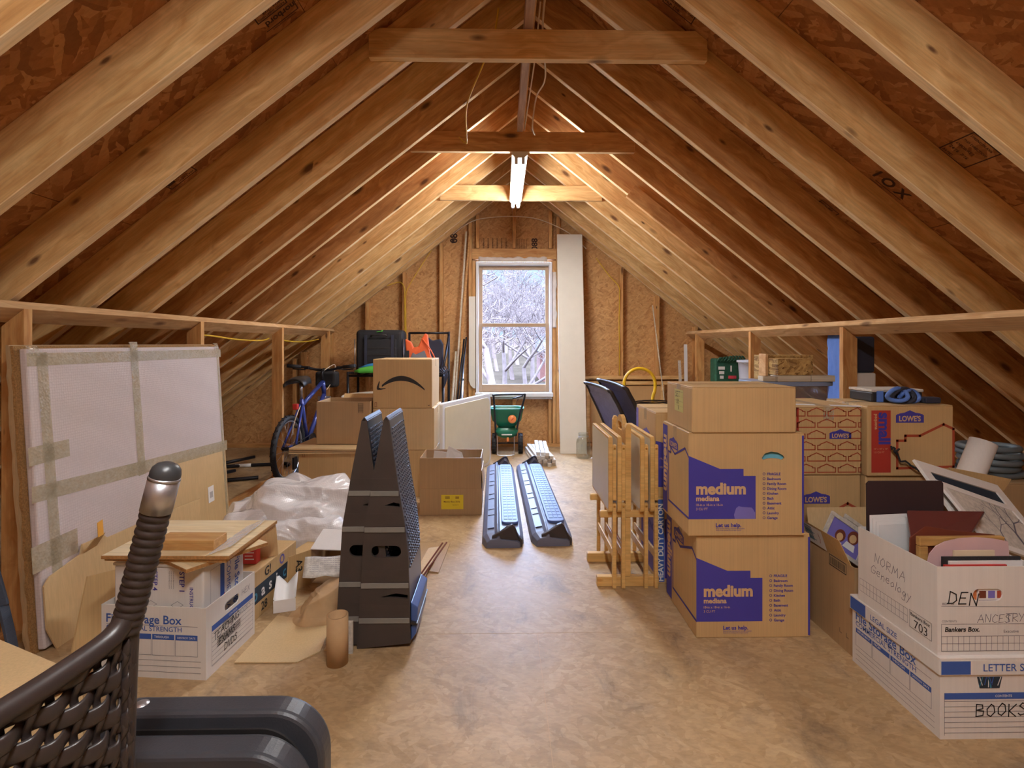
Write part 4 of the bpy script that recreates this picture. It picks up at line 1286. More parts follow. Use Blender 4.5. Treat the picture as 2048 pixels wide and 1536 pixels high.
def big_frame(label, corners, t, bw, pic, deco=None, fmat='white_card'):
    TL, TR, BR, BL = [Vector(q) for q in corners]
    r = thing('picture_frame', label, 'frame', tuple(BL))
    n = (TR - TL).cross(BL - TL).normalized()
    if n.y > 0: n = -n
    def at(u, v): return TL + (TR - TL) * u + (BL - TL) * v + ((BR - BL) - (TR - TL)) * (u * v)
    W = (TR - TL).length; Hh = (BL - TL).length
    a = bw / W; c = bw / Hh
    for nm, q in (('frame_rail', (0, 1, 0, c)), ('frame_rail', (0, 1, 1 - c, 1)), ('frame_stile', (0, a, c, 1 - c)), ('frame_stile', (1 - a, 1, c, 1 - c))):
        f = MB(BL); f.prism([at(q[0], q[2]), at(q[1], q[2]), at(q[1], q[3]), at(q[0], q[3])], -n * t); f.build(nm, fmat, r, bevel=.001, seg=1)
    f = MB(BL); f.prism([at(a, c) - n * t * .5, at(1 - a, c) - n * t * .5, at(1 - a, 1 - c) - n * t * .5, at(a, 1 - c) - n * t * .5], -n * t * .4); pc = f.build('picture', pic, r)
    if deco:
        o = at(a, 1 - c); fr = Frame(o - n * t * .49 - BL, (TR - TL), (TL - BL), .0008)
        fr.v = (fr.v - fr.u * fr.v.dot(fr.u)).normalized()
        if fr.n.dot(n) < 0: fr.n = n
        f = MB(); deco(f, fr, W - 2 * bw, Hh - 2 * bw); f.build('printed_drawing', PM, r)
    return r
def sketch(f, fr, W, H):
    rn = random.Random(4)
    def br(x, y, a, l, w, k):
        x2 = x + l * math.cos(a); y2 = y + l * math.sin(a)
        f.line2(fr, [(x, y), (x2, y2)], w, GREY)
        if k:
            for s in (-.5, .45): br(x2, y2, a + s + rn.uniform(-.2, .2), l * .7, w * .65, k - 1)
    br(W * .62, 0, 1.75, H * .38, .010, 5); br(W * .3, 0, 1.5, H * .3, .005, 4)

def kids(f, fr, W, H):
    for cx, cz, rr in ((W * .34, H * .48, .022), (W * .68, H * .70, .024)):
        f.poly2(fr, [(cx + rr * math.cos(i * PI / 8), cz + rr * 1.2 * math.sin(i * PI / 8)) for i in range(16)], BROWN)
        f.poly2(fr, [(cx + .62 * rr * math.cos(i * PI / 8), cz - .005 + .75 * rr * math.sin(i * PI / 8)) for i in range(16)], CARD, .0004)
        f.poly2(fr, [(cx - rr * 1.1, cz - rr * 2.2), (cx + rr * 1.1, cz - rr * 2.2), (cx + rr * .8, cz - rr * 1.1), (cx - rr * .8, cz - rr * 1.1)], WHITE)
def quad_frame(TL, TR, L):
    TL, TR, L = Vector(TL), Vector(TR), Vector(L)
    d = (L - TL).normalized(); d = (d + Vector((0.03, 0, -.25))).normalized()
    BL = TL + d * .135; return [TL, TR, TR + (BL - TL), BL]
big_frame('grey framed photo of two children tilted in the narrow box', quad_frame((1.381, 2.19, 0.472), (1.528, 2.17, 0.368), (1.311, 2.165, 0.396)), .010, .016, 'ink_pale', kids, 'newsprint')
big_frame('grey picture frame tilted behind the photo of two children', quad_frame((1.45, 2.212, 0.452), (1.581, 2.2, 0.357), (1.397, 2.195, 0.389)), .008, .016, 'newsprint', None, 'newsprint')
# the rear frame, then the nearer one overlapping it
big_frame('large white framed picture tilted against the red-striped small box', [(1.603, 2.035, .720), (1.985, 2.09, .603), (2.03, 1.95, .425), (1.648, 1.895, .54)], .012, .042, 'ink_navy')
big_frame('white framed drawing of a bare tree lying in front of the larger white frame', [(1.622, 1.955, .662), (1.945, 1.985, .548), (1.99, 1.82, .372), (1.667, 1.79, .486)], .01, .024, 'newsprint', sketch)
t = MB((1.98, 2.23, .50)); ax = [(1.925, 2.226, .44), (2.07, 2.244, .747)]
t.tube([ax[0], ax[1]], [.050, .050], 0, 24); t.tube([ax[0], (2.0705, 2.2442, .748)], [.040, .040], 0, 16)
o = t.build('paper_roll', 'white_card', loc=(1.98, 2.23, .50)); tag(o, 'thick white paper roll leaning beside the red-striped small box', 'roll')
b = MB((1.70, 2.28, .69))
rn = random.Random(12)
pth = [Vector((1.70 + .0045 * i + rn.uniform(-.009, .009) * (1 if i < 12 else .3), 2.286 + rn.uniform(-.006, .006), .716 - .0030 * i - (.02 if i > 8 else 0) + rn.uniform(-.014, .014) * (1 if i < 12 else .3))) for i in range(34)]
b.tube(smooth_path(pth, 3), .0042, 0, 6)
o = b.build('ribbon', 'black_cloth', loc=(1.70, 2.28, .69)); tag(o, 'crumpled black ribbon behind the top of the large white frame', 'ribbon')
for k in range(5):
    b = MB(); R = .14 - .006 * k
    pts = [(R * math.cos(a) * (1 + .03 * math.sin(3 * a + k)), R * .8 * math.sin(a), .0) for a in [2 * PI * i / 40 for i in range(40)]]
    b.tube(pts, .014, 0, 10, closed=True)
    o = b.build('hose_coil', 'hose', loc=(2.385, 2.56, .5455 + .0295 * k)); o.rotation_euler = (0, 0, .7 * k)
    tag(o, '%s loop of the grey hose coil at the right edge under the rafters' % ('lowest', 'second', 'middle', 'fourth', 'topmost')[k], 'hose', 'grey hose loops')
b = carton('brown carton under the grey hose at the right edge', (2.2, 2.38, 0), (.38, .36, .53), mat='card_b')

# =================================================================== LEFT SIDE
# ------------------------------------------------ big wrapped panel leaning on the left knee wall
r = thing('wrapped_panel', 'large flat panel wrapped in bubble wrap and taped, leaning on the left knee wall', 'panel', (-1.728, 2.015, 0))
LU = Vector((-.03, 1.44, 0)); LV = Vector((-.072, 0, 1.163)); LN = LU.cross(LV).normalized()
if LN.x < 0: LN = -LN
LL, LH = LU.length, LV.length
def pp(u, v, k=0): return LU * (u / LL) + LV * (v / LH) + LN * k
def slab(u0, u1, v0, v1, k0, k1, mb=None, m=0):
    mb = mb or MB(); mb.prism([pp(u0, v0, k0), pp(u1, v0, k0), pp(u1, v1, k0), pp(u0, v1, k0)], LN * (k1 - k0), m); return mb
def wavy(u0, u1, v0, v1, k0, k1, seed):
    rn = random.Random(seed); pts = []
    for i in range(40):
        v = v0 + (v1 - v0) * i / 39; pts.append((u0 + rn.uniform(0, .008), v))
    pts += [(u1, v1), (u1, v0)]
    mb = MB(); mb.prism([pp(a, b, k0) for a, b in pts], LN * (k1 - k0)); return mb
slab(0.02, LL - .004, .012, LH - .012, -.028, 0).build('wrapped_face', 'bubble_panel', r, bevel=.006)
wavy(-.004, LL, 0, LH, -.040, -.029, 1).build('backing_sheet', 'flute', r)
wavy(-.012, LL, .01, LH + .004, -.052, -.041, 2).build('backing_sheet', 'card_b', r)
mb = MB(); fr = Frame(pp(0, 0), LU, LV, .0012); 
if fr.n.dot(LN) < 0: fr.n = LN
mb.poly2(fr, [(.80, .06), (LL - .006, .012), (LL - .006, .50), (.78, .54)], 0)
mb.build('cardboard_patch', 'card_c', r)
def strip(pts, w):
    t = MB(); t.line2(fr, pts, w, 0, lift=.0012); return t.build('packing_tape', 'tan_tape', r)
strip([(.10, .02), (.085, LH - .05)], .05); strip([(.625, .55), (.62, LH - .01)], .055); strip([(.03, .60), (.55, .565), (LL - .01, .515)], .062)
strip([(.04, LH - .055), (LL - .012, LH - .055)], .05); strip([(LL - .03, .05), (LL - .03, LH - .03)], .028); strip([(.03, .36), (.16, .36)], .1); strip([(.03, .745), (.16, .745)], .07)
for k, (u, v) in enumerate(((.62, LH + .004), (.05, LH - .012), (LL - .04, LH))):
    t = MB(); t.grid(lambda a, b: pp(u + .05 * (a - .5), v - .03 + .04 * b, .004 + .006 * noise.noise(Vector((a * 5, b * 4, k))) - .028 * max(0, b - .6)), 8, 8); t.build('tape_end', 'tape', r)
t = MB(); t.rect2(fr, 1.20, 1.265, .21, .305, 0, .002); t.rect2(fr, 1.212, 1.255, .232, .275, 1, .0024)
for i in range(8): t.rect2(fr, 1.216 + .0045 * i, 1.218 + .0045 * i, .236, .272, 2, .0027)
t.build('shipping_label', ['paper', 'white_ink', 'ink_grey'], r)

b = MB((-1.80, 1.955, 0)); path = smooth_path([(-1.868, 1.945, .525), (-1.868, 1.945, .45), (-1.845, 1.95, .36), (-1.815, 1.958, .22), (-1.79, 1.965, .08), (-1.783, 1.967, 0.006)], 6)
for i in range(len(path) - 1): b.bar(path[i], path[i + 1] + (path[i + 1] - path[i]) * .05, .012, .036)
o = b.build('curved_bar', 'slate_bar', loc=(-1.80, 1.955, 0), bevel=.002); tag(o, 'slate blue curved flat bar leaning at the near edge of the wrapped panel', 'bar')

# flattened cartons leaning against the panel
r = thing('flattened_carton', 'long flattened brown carton standing along the foot of the wrapped panel', 'cardboard', (-1.69, 2.03, 0))
pts = [(.03, .0), (1.02, .0), (1.07, .27), (.62, .30), (.34, .312), (.32, .33), (.20, .335), (.185, .30), (.03, .275), (.0, .25), (-.005, .09)]
b = MB(); b.prism([(-.02 - .02 * y / 1.1 - .10 * z, y, z + .002) for y, z in pts], (.006, 0, 0)); b.build('sheet', 'card_c', r)
b = MB(); b.prism([(-.05, .20, .30), (-.05, .27, .305), (-.005, .26, .365), (-.005, .20, .36)], (.004, 0, 0)); b.build('flap', 'card', r)
b = MB(); b.prism([(.0, .215, .36), (.0, .245, .362), (-.004, .245, .425), (-.004, .215, .42)], (.002, 0, 0)); b.build('sticker', 'sticker_orange', r)
for k in range(5):
    f = MB(); y = .14 + .19 * k; f.box(-.0, .0008, y, y + .003, 0, .001)
b = MB((-1.60, 2.06, 0))
b.prism([(-1.63, 2.03, 0), (-1.60, 2.27, 0), (-1.60, 2.25, .23), (-1.625, 2.10, .26)], (.005, 0, 0)); o = b.build('creased_cardboard', 'card', loc=(-1.60, 2.06, 0))
tag(o, 'creased brown carton panel standing between the white file box and the wrapped panel', 'cardboard')

# ------------------------------------------------ white file box with another inside, plywood on top
RZB = math.atan2(-.037, .388)
bl = Vector((-1.415, 1.896, 0))
w, d, h = .388, .30, .25
sb = storage_box('open white file storage box marked TEACHING DVDS, on the floor at the left', tuple(bl), w, d, h, RZB, hole='right')
F = faces(w, d, h); p = MB(); form_print(p, F['front'], w, h)
fr = F['right']
p.rect2(fr, .03, .285, .152, .172, ROYAL); p.text2(fr, 'CONTENTS', .13, .158, w=.05, m=WHITE)
for k in range(8): p.line2(fr, [(.03, .145 - .016 * k), (.285, .145 - .016 * k)], .001, GREY)
p.line2(fr, [(.03, .172), (.03, .03), (.285, .03), (.285, .172)], .001, GREY)
p.hand2(fr, 'TEACHING', .04, .115, .026, .003, BLACK, rot=.05, seed=3, gap=.1); p.hand2(fr, 'EXAMS', .07, .082, .024, .003, BLACK, rot=.04, seed=5, gap=.12)
for k in range(5): p.line2(fr, [(.06, .084 + .006 * k), (.20, .088 + .006 * k)], .0022, BLACK, lift=.0005)
for k in range(3): p.line2(fr, [(.09, .135 + .007 * k), (.16, .139 + .007 * k)], .0022, BLACK, lift=.0005)
p.hand2(fr, 'DVDS', .10, .046, .026, .003, BLACK, seed=6, gap=.12)
p.hand2(fr, 'HEX', .21, .196, .022, .0015, GREY, seed=7); p.hand2(fr, 'BOOKS', .19, .128, .018, .0012, GREY, seed=8)
printed(sb, p)
def inb(x, y, z):  # a point in the box's own frame -> world
    return bl + Matrix.Rotation(RZB, 3, 'Z') @ Vector((x, y, z))
ib = thing('file_box', 'closed white file box on its side inside the TEACHING DVDS box', 'box', tuple(inb(.022, .03, .006)), RZB)
w2, d2, h2 = .335, .245, .381
b = MB(); b.box(0, w2, 0, d2, 0, h2 - .012); b.build('body', 'white_card', ib, bevel=.006)
b = MB(); b.box(-.003, w2 + .003, -.004, d2 + .002, h2 - .0115, h2); b.build('lid', 'white_card', ib, bevel=.004)
F = faces(w2, d2, h2); p = MB(); fr = F['front']
p.text2(fr, 'INSTRUCTIONS', .285, .30, w=.13, m=BLUE, rot=-PI / 2, bold=.01)
printed(ib, p); p = MB()
for tx, x in (('STEP 1', .235), ('STEP 4', .135)):
    p.text2(fr, tx, x + .012, .355, w=.07, m=BLUE, rot=-PI / 2, bold=.02)
    for q in range(3): p.text2(fr, 'Fold the end flaps up and in', x - .012 - .008 * q, .355, w=.062, m=GREY, rot=-PI / 2)
    for q in range(3):
        cx, cz = x + .0 - .0, .235 - .02 * q
        p.line2(fr, [(cx - .02, cz), (cx + .004, cz + .014), (cx + .026, cz + .002), (cx + .0, cz - .012)], .0012, GREY, True)
    printed(ib, p); p = MB()
p.line2(fr, [(.02, .30), (.10, .30)], .001, GREY)
fr = F['right']
p.text2(fr, 'File Storage Box', .185, .34, w=.28, m=ROYAL, rot=-PI / 2, bold=.015); p.text2(fr, 'COMMERCIAL', .135, .34, w=.2, m=ROYAL, rot=-PI / 2)
p.rect2(fr, .095, .12, .06, .345, ROYAL); p.rect2(fr, .094, .121, .2, .205, WHITE, .0003)
p.line2(fr, [(.04, .345), (.095, .345)], .001, GREY); p.line2(fr, [(.04, .22), (.095, .22)], .001, GREY); p.line2(fr, [(.04, .345), (.04, .1)], .001, GREY)
star = [(.115 + (.017 if i % 2 == 0 else .008) * math.cos(i * PI / 5), .215 + (.017 if i % 2 == 0 else .008) * math.sin(i * PI / 5)) for i in range(10)]
p.poly2(fr, star, RED, .0006)
printed(ib, p)
zt = .006 + h2 + .001
def plate3(label, cx, cy, w, d, z, t, rz, name='plywood_sheet', mat='ply', group=None):
    q = inb(cx, cy, 0)
    b = MB(); b.box(-w / 2, w / 2, -d / 2, d / 2, .0, t)
    o = b.build(name, [mat, 'ply_edge'], loc=(q.x, q.y, z), bevel=.0015, seg=1); o.rotation_euler = (0, 0, RZB + rz)
    for i in (2, 3, 4, 5): o.data.polygons[i].material_index = 1
    return tag(o, label, 'board', group)
plate3('plywood sheet turned at an angle, lowest on the white file box', .26, .175, .36, .30, zt, .013, -.5)
plate3('middle plywood sheet of the three on the white file box', .222, .19, .44, .36, zt + .014, .013, .04)
plate3('top plywood sheet carrying the small wood block', .225, .185, .45, .375, zt + .0275, .013, .07)
o = plate3('small pine block lying on the top plywood sheet', .27, .09, .215, .085, zt + .041, .036, .06, 'wood_block', 'block')
for i in range(6): o.data.polygons[i].material_index = 0
q = inb(.40, .15, zt + .042)
t = MB(q); t.grid(lambda u, v: q + Vector((.055 * (u - .5), .30 * (v - .5) + .06 * u, .002 + .008 * abs(noise.noise(Vector((u * 3, v * 5, 1)))) + .01 * u)), 8, 20)
o = t.build('plastic_sleeve', 'clear_film', loc=tuple(q), solid=.001); tag(o, 'clear plastic sleeve lying along the right edge of the top plywood sheet', 'plastic')

# ------------------------------------------------ long carton with a dark band, the red carton and loose bits on it
ab = thing('cardboard_box', 'long brown carton with a dark printed band, behind the TEACHING DVDS box', 'box', (-1.345, 2.235, 0), math.radians(-5))
w, d, h = .30, .41, .205
b = MB(); b.box(0, w, 0, d, 0, h); b.build('body', 'card', ab, bevel=.004)
F = faces(w, d, h); p = MB(); fr = F['right']
p.rect2(fr, .002, .405, .068, .14, NAVY)
for i, c in enumerate('basics'): p.text2(fr, c, .03 + .062 * i, .083, h=.048, m=(TEAL if i in (0, 4, 5) else WHITE), bold=.02)
p.text2(fr, '28', .09, .02, w=.05, m=BLACK, bold=.02); p.text2(fr, 'G!', .12, .155, w=.05, m=BLACK, bold=.02)
p.line2(fr, [(.27 + .018 * math.cos(i * PI / 6), .172 + .018 * math.sin(i * PI / 6)) for i in range(12)], .008, PALE, True)
printed(ab, p)
b = MB((-1.13, 2.34, .206)); b.box(-1.135, -1.075, 2.335, 2.375, .206, .325)
o = b.build('small_carton', 'red_card', loc=(-1.13, 2.34, .206), bevel=.002); tag(o, 'small red printed carton standing on the long brown carton', 'box')
p = MB(); fr = Frame((-.005, -.005, 0), (1, 0, 0), (0, 0, 1), .0008)
for k in range(5): p.rect2(fr, .01, .05 - .006 * (k % 2), .02 + .014 * k, .024 + .014 * k, 0)
p.rect2(fr, .008, .03, .09, .112, 1); p.build('printed_graphics', ['paper', 'ink_black'], o)
b = MB((-1.06, 2.42, .206)); b.prism([(-1.10, 2.40, .206), (-1.02, 2.43, .206), (-1.035, 2.44, .33), (-1.085, 2.42, .355)], (0, .004, 0))
o = b.build('carton_flap', 'card', loc=(-1.06, 2.42, .206)); tag(o, 'bent tan carton flap standing behind the small red carton', 'cardboard')

# ------------------------------------------------ heap of bubble wrap
r = thing('bubble_wrap', 'heap of crumpled white bubble wrap on the floor beyond the file box', 'bubble wrap', (-1.275, 3.22, 0))
def heap(cx, cy, rx, ry, hz, seed, fold=1.0, base=0.004):
    def fn(u, v):
        a = 2 * PI * u; q = v
        w = 1 + .16 * noise.noise(Vector((math.cos(a) * 1.4, math.sin(a) * 1.4, seed)))
        rr = math.sin(q * PI / 2) ** .9 * w
        x = cx + rx * rr * math.cos(a); y = cy + ry * rr * math.sin(a)
        z = base + hz * max(0, math.cos(q * PI / 2)) ** .75
        n1 = noise.noise(Vector((x * 4.2, y * 4.2, seed + z * 3)))
        rid = 1 - abs(noise.noise(Vector((x * 4.6, y * 4.6 + z * 4, seed + 5)))) * 1.6
        rid2 = 1 - abs(noise.noise(Vector((x * 13 + 3 * n1, y * 13 + z * 11, seed + 8)))) * 1.8
        k = fold * (.075 * n1 + .042 * (rid - .6) + .006 * (rid2 - .6)) * min(1, (1 - q) * 4 + .2)
        return (x + k * math.cos(a), y + k * math.sin(a), max(.003, z + k * .9))
    m = MB(); m.grid(fn, 130, 60); return m
heap(.03, .08, .36, .33, .335, 1.0).build('wrap_fold', 'bubble_bag', r)
heap(-.20, -.02, .21, .26, .25, 6.0).build('wrap_fold', 'bubble_bag', r)
heap(.10, -.20, .27, .17, .17, 9.0).build('wrap_fold', 'bubble_bag', r)

# ------------------------------------------------ litter of cardboard and paper
for k in range(5):
    b = MB(); b.box(-.10 + .006 * k, .10 - .008 * k, -.13, .13, .0, .014)
    o = b.build('flattened_carton', 'card_c' if k % 2 else 'card', loc=(-1.045 + .008 * k, 2.80, .001 + .0185 * k), bevel=.001, seg=1); o.rotation_euler = (.0, 0, .12 - .09 * k)
    tag(o, '%s flattened carton of the small pile between the bubble wrap and the A3 box' % ('lowest', 'second', 'middle', 'fourth', 'topmost')[k], 'cardboard', 'pile of small flattened cartons')
r = thing('cardboard_box', 'small open brown box lettered A3 lying beside the black ramps', 'box', (-.935, 2.60, 0.0), -.12)
w, d, h, t = .20, .20, .165, .004
b = MB(); b.box(0, w, 0, d, 0, t); b.box(0, t, 0, d, t, h); b.box(w - t, w, 0, d, t, h); b.box(t, w - t, d - t, d, t, h); b.build('body', 'card_b', r)
f = MB(); f.prism([(-.004, 0, 0), (-.004, 0, h), (-.05, -.12, h + .01), (-.06, -.12, .0)], (.004, .001, 0)); f.build('side_flap', 'card', r)
f = MB(); f.prism([(0, 0, h + .001), (w, 0, h + .001), (w + .02, d * .9, h + .035), (-.02, d * .9, h + .035)], (0, 0, .004)); f.build('top_flap', 'white_card', r)
p = MB(); fl2 = Frame((-.055, -.12, 0), (.051, .12, 0), (0, 0, 1), .006); p.text2(fl2, 'A3', .045, .145, w=.06, m=BLACK, bold=.02, rot=-PI / 2); printed(r, p)
r = thing('paper_tray', 'folded white paper tray lying among the cardboard scraps', 'paper', (-.968, 2.39, 0), .3)
b = MB(); b.grid(lambda u, v: (.09 * (u - .5), .15 * (v - .5), .015 + .05 * v + .10 * abs(u - .5)), 6, 6); b.build('tray', 'paper', r, solid=.002)
b = MB(); b.prism([(-.045, -.075, .004), (.045, -.075, .004), (.045, -.079, .06), (-.045, -.079, .06)], (0, .002, 0)); b.build('end_flap', 'paper', r)
r = heap(0, 0, .13, .115, .095, 13.0, 1.0, .004)
o = r.build('kraft_paper', 'kraft', loc=(-.795, 2.305, 0)); tag(o, 'crumpled brown kraft paper in front of the black ramps', 'paper')
b = MB(); b.grid(lambda u, v: (.19 * (u - .5), .13 * (v - .5), .012 * noise.noise(Vector((u * 3, v * 3, 4)))), 10, 8)
o = b.build('newspaper', 'newsprint', loc=(-.80, 2.42, .158), solid=.001); o.rotation_euler = (.35, .1, .3); tag(o, 'scrap of printed newspaper lying on the kraft paper beside the A3 box', 'paper')
p = MB(); fr = Frame((-.09, -.06, .014), (1, 0, 0), (0, 1, 0), .001)
for k in range(8): p.text2(fr, 'of the year and the house in the county', .02, .012 + .013 * k, w=.145, m=0)
p.build('printed_lettering', ['ink_grey'], o)
def floor_sheet(label, pts, mat, t=.004, z=.001, name='cardboard_sheet', lift=None):
    c = Vector((pts[0][0], pts[0][1], z)); b = MB(c)
    b.prism([(x, y, z + (lift[i] if lift else 0)) for i, (x, y) in enumerate(pts)], (0, 0, t))
    return tag(b.build(name, mat, loc=tuple(c)), label, 'cardboard')
floor_sheet('flat tan cardboard sheet on the floor right of the TEACHING DVDS box', [(-.98, 1.955), (-.75, 1.953), (-.69, 2.02), (-.71, 2.22), (-.965, 2.29)], 'card_c')
floor_sheet('small flat cardboard piece on the floor under the kraft paper', [(-.68, 2.03), (-.60, 2.02), (-.61, 2.30), (-.67, 2.19)], 'card', .004, .001)
floor_sheet('flattened carton lying on the floor behind the black ramps', [(-.48, 2.75), (-.325, 2.70), (-.305, 3.10), (-.50, 3.10)], 'card_b', .006)
floor_sheet('narrow cardboard strip lying slanted beside the black ramps', [(-.45, 2.60), (-.385, 2.63), (-.345, 2.90), (-.40, 2.88)], 'card', .004, .008, lift=(.0, .0, .05, .05))
for k, a in enumerate((((-.40, 2.62, .012), (-.30, 2.86, .10)), ((-.42, 2.60, .012), (-.315, 2.80, .12)))):
    b = MB(a[0]); b.bar(a[0], a[1], .008, .003); o = b.build('wood_splint', 'ink_brown', loc=a[0])
    tag(o, 'thin dark wooden splint leaning on the cardboard behind the ramps, %s of two' % ('lower', 'upper')[k], 'stick')
t = MB(); t.lathe([(.033, 0), (.0385, 0), (.0385, .176), (.033, .176), (.033, 0)], seg=32)
o = t.build('cardboard_tube', 'kraft', loc=(-.605, 1.955, 0)); tag(o, 'short brown cardboard tube standing upright on the floor before the ramps', 'tube')
b = MB(); b.box(0, .04, 0, .012, 0, .12)
o = b.build('paper_pad', 'newsprint', loc=(-.605, 2.008, 0)); tag(o, 'small stack of striped paper standing at the foot of the left ramp', 'paper')

# ------------------------------------------------ two black vehicle ramps standing on end
def holed_multi(mb, fr, outer, holes, t, m=0):
    loops = [[Vector((x, y, 0)) for x, y in outer]] + [[Vector((x, y, 0)) for x, y in hh] for hh in holes]
    tri = geometry.tessellate_polygon(loops); flat = list(outer) + [q for hh in holes for q in hh]; n = len(flat)
    a = [fr.o + fr.u * x + fr.v * y for x, y in flat]; b = [p - fr.n * t for p in a]; fs = []
    for q in tri:
        p0, p1, p2 = (a[i] for i in q)
        q = tuple(q) if (p1 - p0).cross(p2 - p0).dot(fr.n) > 0 else tuple(q)[::-1]
        fs.append(q); fs.append(tuple(i + n for i in q)[::-1])
    s0 = 0
    for lp in [outer] + holes:
        k = len(lp)
        for i in range(k): fs.append((s0 + i, s0 + (i + 1) % k, s0 + (i + 1) % k + n, s0 + i + n))
        s0 += k
    mb.add(a + b, fs, m)
RW = .285
prof = [(0, 0), (.205, .02), (.205, .02), (.203, .16), (.196, .35), (.184, .47), (.158, .62), (.122, .875), (.112, .888), (.102, .876), (.063, .67), (.028, .467)]
prof = [prof[0]] + prof[2:]
def edge_x(z, right):
    P = [(.205, .0), (.203, .16), (.196, .35), (.184, .47), (.158, .62), (.122, .88)] if right else [(0, 0), (.028, .467), (.063, .67), (.105, .88)]
    for (x0, z0), (x1, z1) in zip(P, P[1:]):
        if z0 <= z <= z1: return x0 + (x1 - x0) * (z - z0) / (z1 - z0)
    return P[-1][0]
rp = thing('vehicle_ramp', 'right-hand black plastic vehicle ramp standing on its tall end', 'ramp', (-.558, 2.04, 0), 0, 'black vehicle ramps')
for y, nm in ((0, 'side_panel'), (RW - .011, 'side_panel')):
    b = MB(); fr = Frame((0, y, 0), (1, 0, 0), (0, 0, 1), 0)
    holed_multi(b, fr, prof, [] if y > 0 else [slot(.112, .372, .115, .045), [(.09, .198), (.195, .19), (.195, .205), (.15, .212)], [(.105, .548), (.166, .541), (.164, .556), (.14, .561)]], .011)
    sp_ = b.build(nm, 'ramp', rp)
    if y == 0: front_panel = sp_
for z in (.595, .456, .242, .108):
    b = MB(); x0, x1 = edge_x(z, 0) + .002, edge_x(z, 1) - .002
    b.box(x0, x1, -.004, -.0005, z - .010, z + .010); b.build('side_rib', 'ramp_rib', front_panel, bevel=.001, seg=1)
for z in (.64, .505, .29, .158):
    b = MB(); x0, x1 = edge_x(z, 0) + .002, edge_x(z, 1) - .002
    b.prism([(x0, -.0005, z - .012), (x1, -.0005, z - .012), (x1, -.0005, z + .012), (x0, -.0005, z + .012)], (0, -.0006, 0)); b.build('side_groove', 'ramp', front_panel)
# tread: follows the right edge of the profile
b = MB(); zs = [.02, .16, .35, .47, .62, .88]
for z0, z1 in zip(zs, zs[1:]):
    x0, x1 = edge_x(z0, 1), edge_x(z1, 1)
    b.add([(x0, .0115, z0), (x0, RW - .0115, z0), (x1, RW - .0115, z1), (x1, .0115, z1), (x0 - .012, .0115, z0), (x0 - .012, RW - .0115, z0), (x1 - .012, RW - .0115, z1), (x1 - .012, .0115, z1)],
          [(0, 1, 2, 3), (7, 6, 5, 4)])
trd_ = b.build('tread', 'ramp_tread', rp)
b = MB()
nz = 34
for i in range(nz):
    z = .30 + .55 * i / nz
    for j in range(9):
        y = .02 + (RW - .04) * j / 9 + (.012 if i % 2 else 0)
        x0, x1 = edge_x(z, 1), edge_x(z + .009, 1)
        b.add([(x0, y, z), (x0, y + .016, z), (x1, y + .016, z + .009), (x1, y, z + .009), (x0 + .005, y + .002, z + .001), (x0 + .005, y + .014, z + .001), (x1 + .005, y + .014, z + .008), (x1 + .005, y + .002, z + .008)],
              [(4, 5, 6, 7), (0, 1, 5, 4), (1, 2, 6, 5), (2, 3, 7, 6), (3, 0, 4, 7)])
b.build('tread_pattern', 'ramp_tread', trd_)
b = MB(); b.prism([(.098, .0, .872), (.112, 0, .892), (.126, 0, .872)], (0, RW, 0)); b.build('top_cap', 'ramp_tread', rp, bevel=.004)
b = MB(); b.prism([(.205, .012, .022), (.225, .012, .05), (.232, .012, .15), (.204, .012, .17)], (0, RW - .024, 0)); ft_ = b.build('foot', 'ramp_foot', rp, bevel=.004)
b = MB(); b.prism([(.2055, .0, .092), (.231, 0, .088), (.232, .0, .096), (.2055, .0, .102)], (0, RW, 0)); b.build('foot_strap', 'black_plastic', ft_)
b = MB(); b.prism([(0.004, .0115, 0.004), (.2, .0115, .022), (.2, .0115, .032), (0.004, .0115, .014)], (0, RW - .023, 0)); b.build('end_plate', 'ramp', rp)
rp2 = dup(rp, (-.646, 2.056, 0), label='left-hand black plastic vehicle ramp, nested behind the other one')
rp2.scale = (1, .88, .995)
for c in list(rp2.children):
    if c.name.split('.')[0] in ('foot', 'end_plate'):
        for q in list(c.children): bpy.data.objects.remove(q)
        bpy.data.objects.remove(c)
b = MB(); b.prism([(.002, .0115, .005), (.0285, .0115, .467), (.0635, .0115, .67), (.0665, .0115, .67), (.0325, .0115, .467), (.006, .0115, .005)], (0, RW - .023, 0)); b.build('underside', 'ramp', rp2)

# ------------------------------------------------ foreground: table on edge, tan box, upturned wicker chair
r = thing('folding_table', 'dark grey plastic folding table stood folded on its edge in the near left corner', 'table', (-.80, .925, 0))
def slab_half(ztop, xr, rad=.10):
    pts = [(.0, 0.004), (xr, 0.004)]
    pts += [(xr - rad + rad * math.cos(a), ztop - rad + rad * math.sin(a)) for a in [PI / 2 * i / 12 for i in range(13)]]
    pts += [(rad - rad * math.sin(a), ztop - rad + rad * math.cos(a)) for a in [PI / 2 * i / 12 for i in range(13)]]
    return pts
for y0, y1, zt2, xr in ((.082, .135, .476, .462), (.0, .056, .458, .455)):
    P = slab_half(zt2, xr)
    b = MB(); b.prism([(x, y0, z) for x, z in P], (0, y1 - y0, 0), smooth=False); th_ = b.build('table_half', 'case', r, bevel=.010, seg=3)
    P2 = [(.03 + x * (xr - .06) / xr, z) for x, z in slab_half(zt2 - .03, xr)]
    b = MB(); b.prism([(x, y0 - .004, z) for x, z in P2], (0, .0045, 0)); b.build('inner_face', 'black_plastic', th_)
    x, y, z = ((.105, .109, .476) if y0 > .05 else (.085, .028, .458))
    b = MB(); b.lathe([(.0, .005), (.007, .004), (.012, .001), (.014, -.001)], (x, y, z), seg=20); b.build('rivet', 'alu', th_)
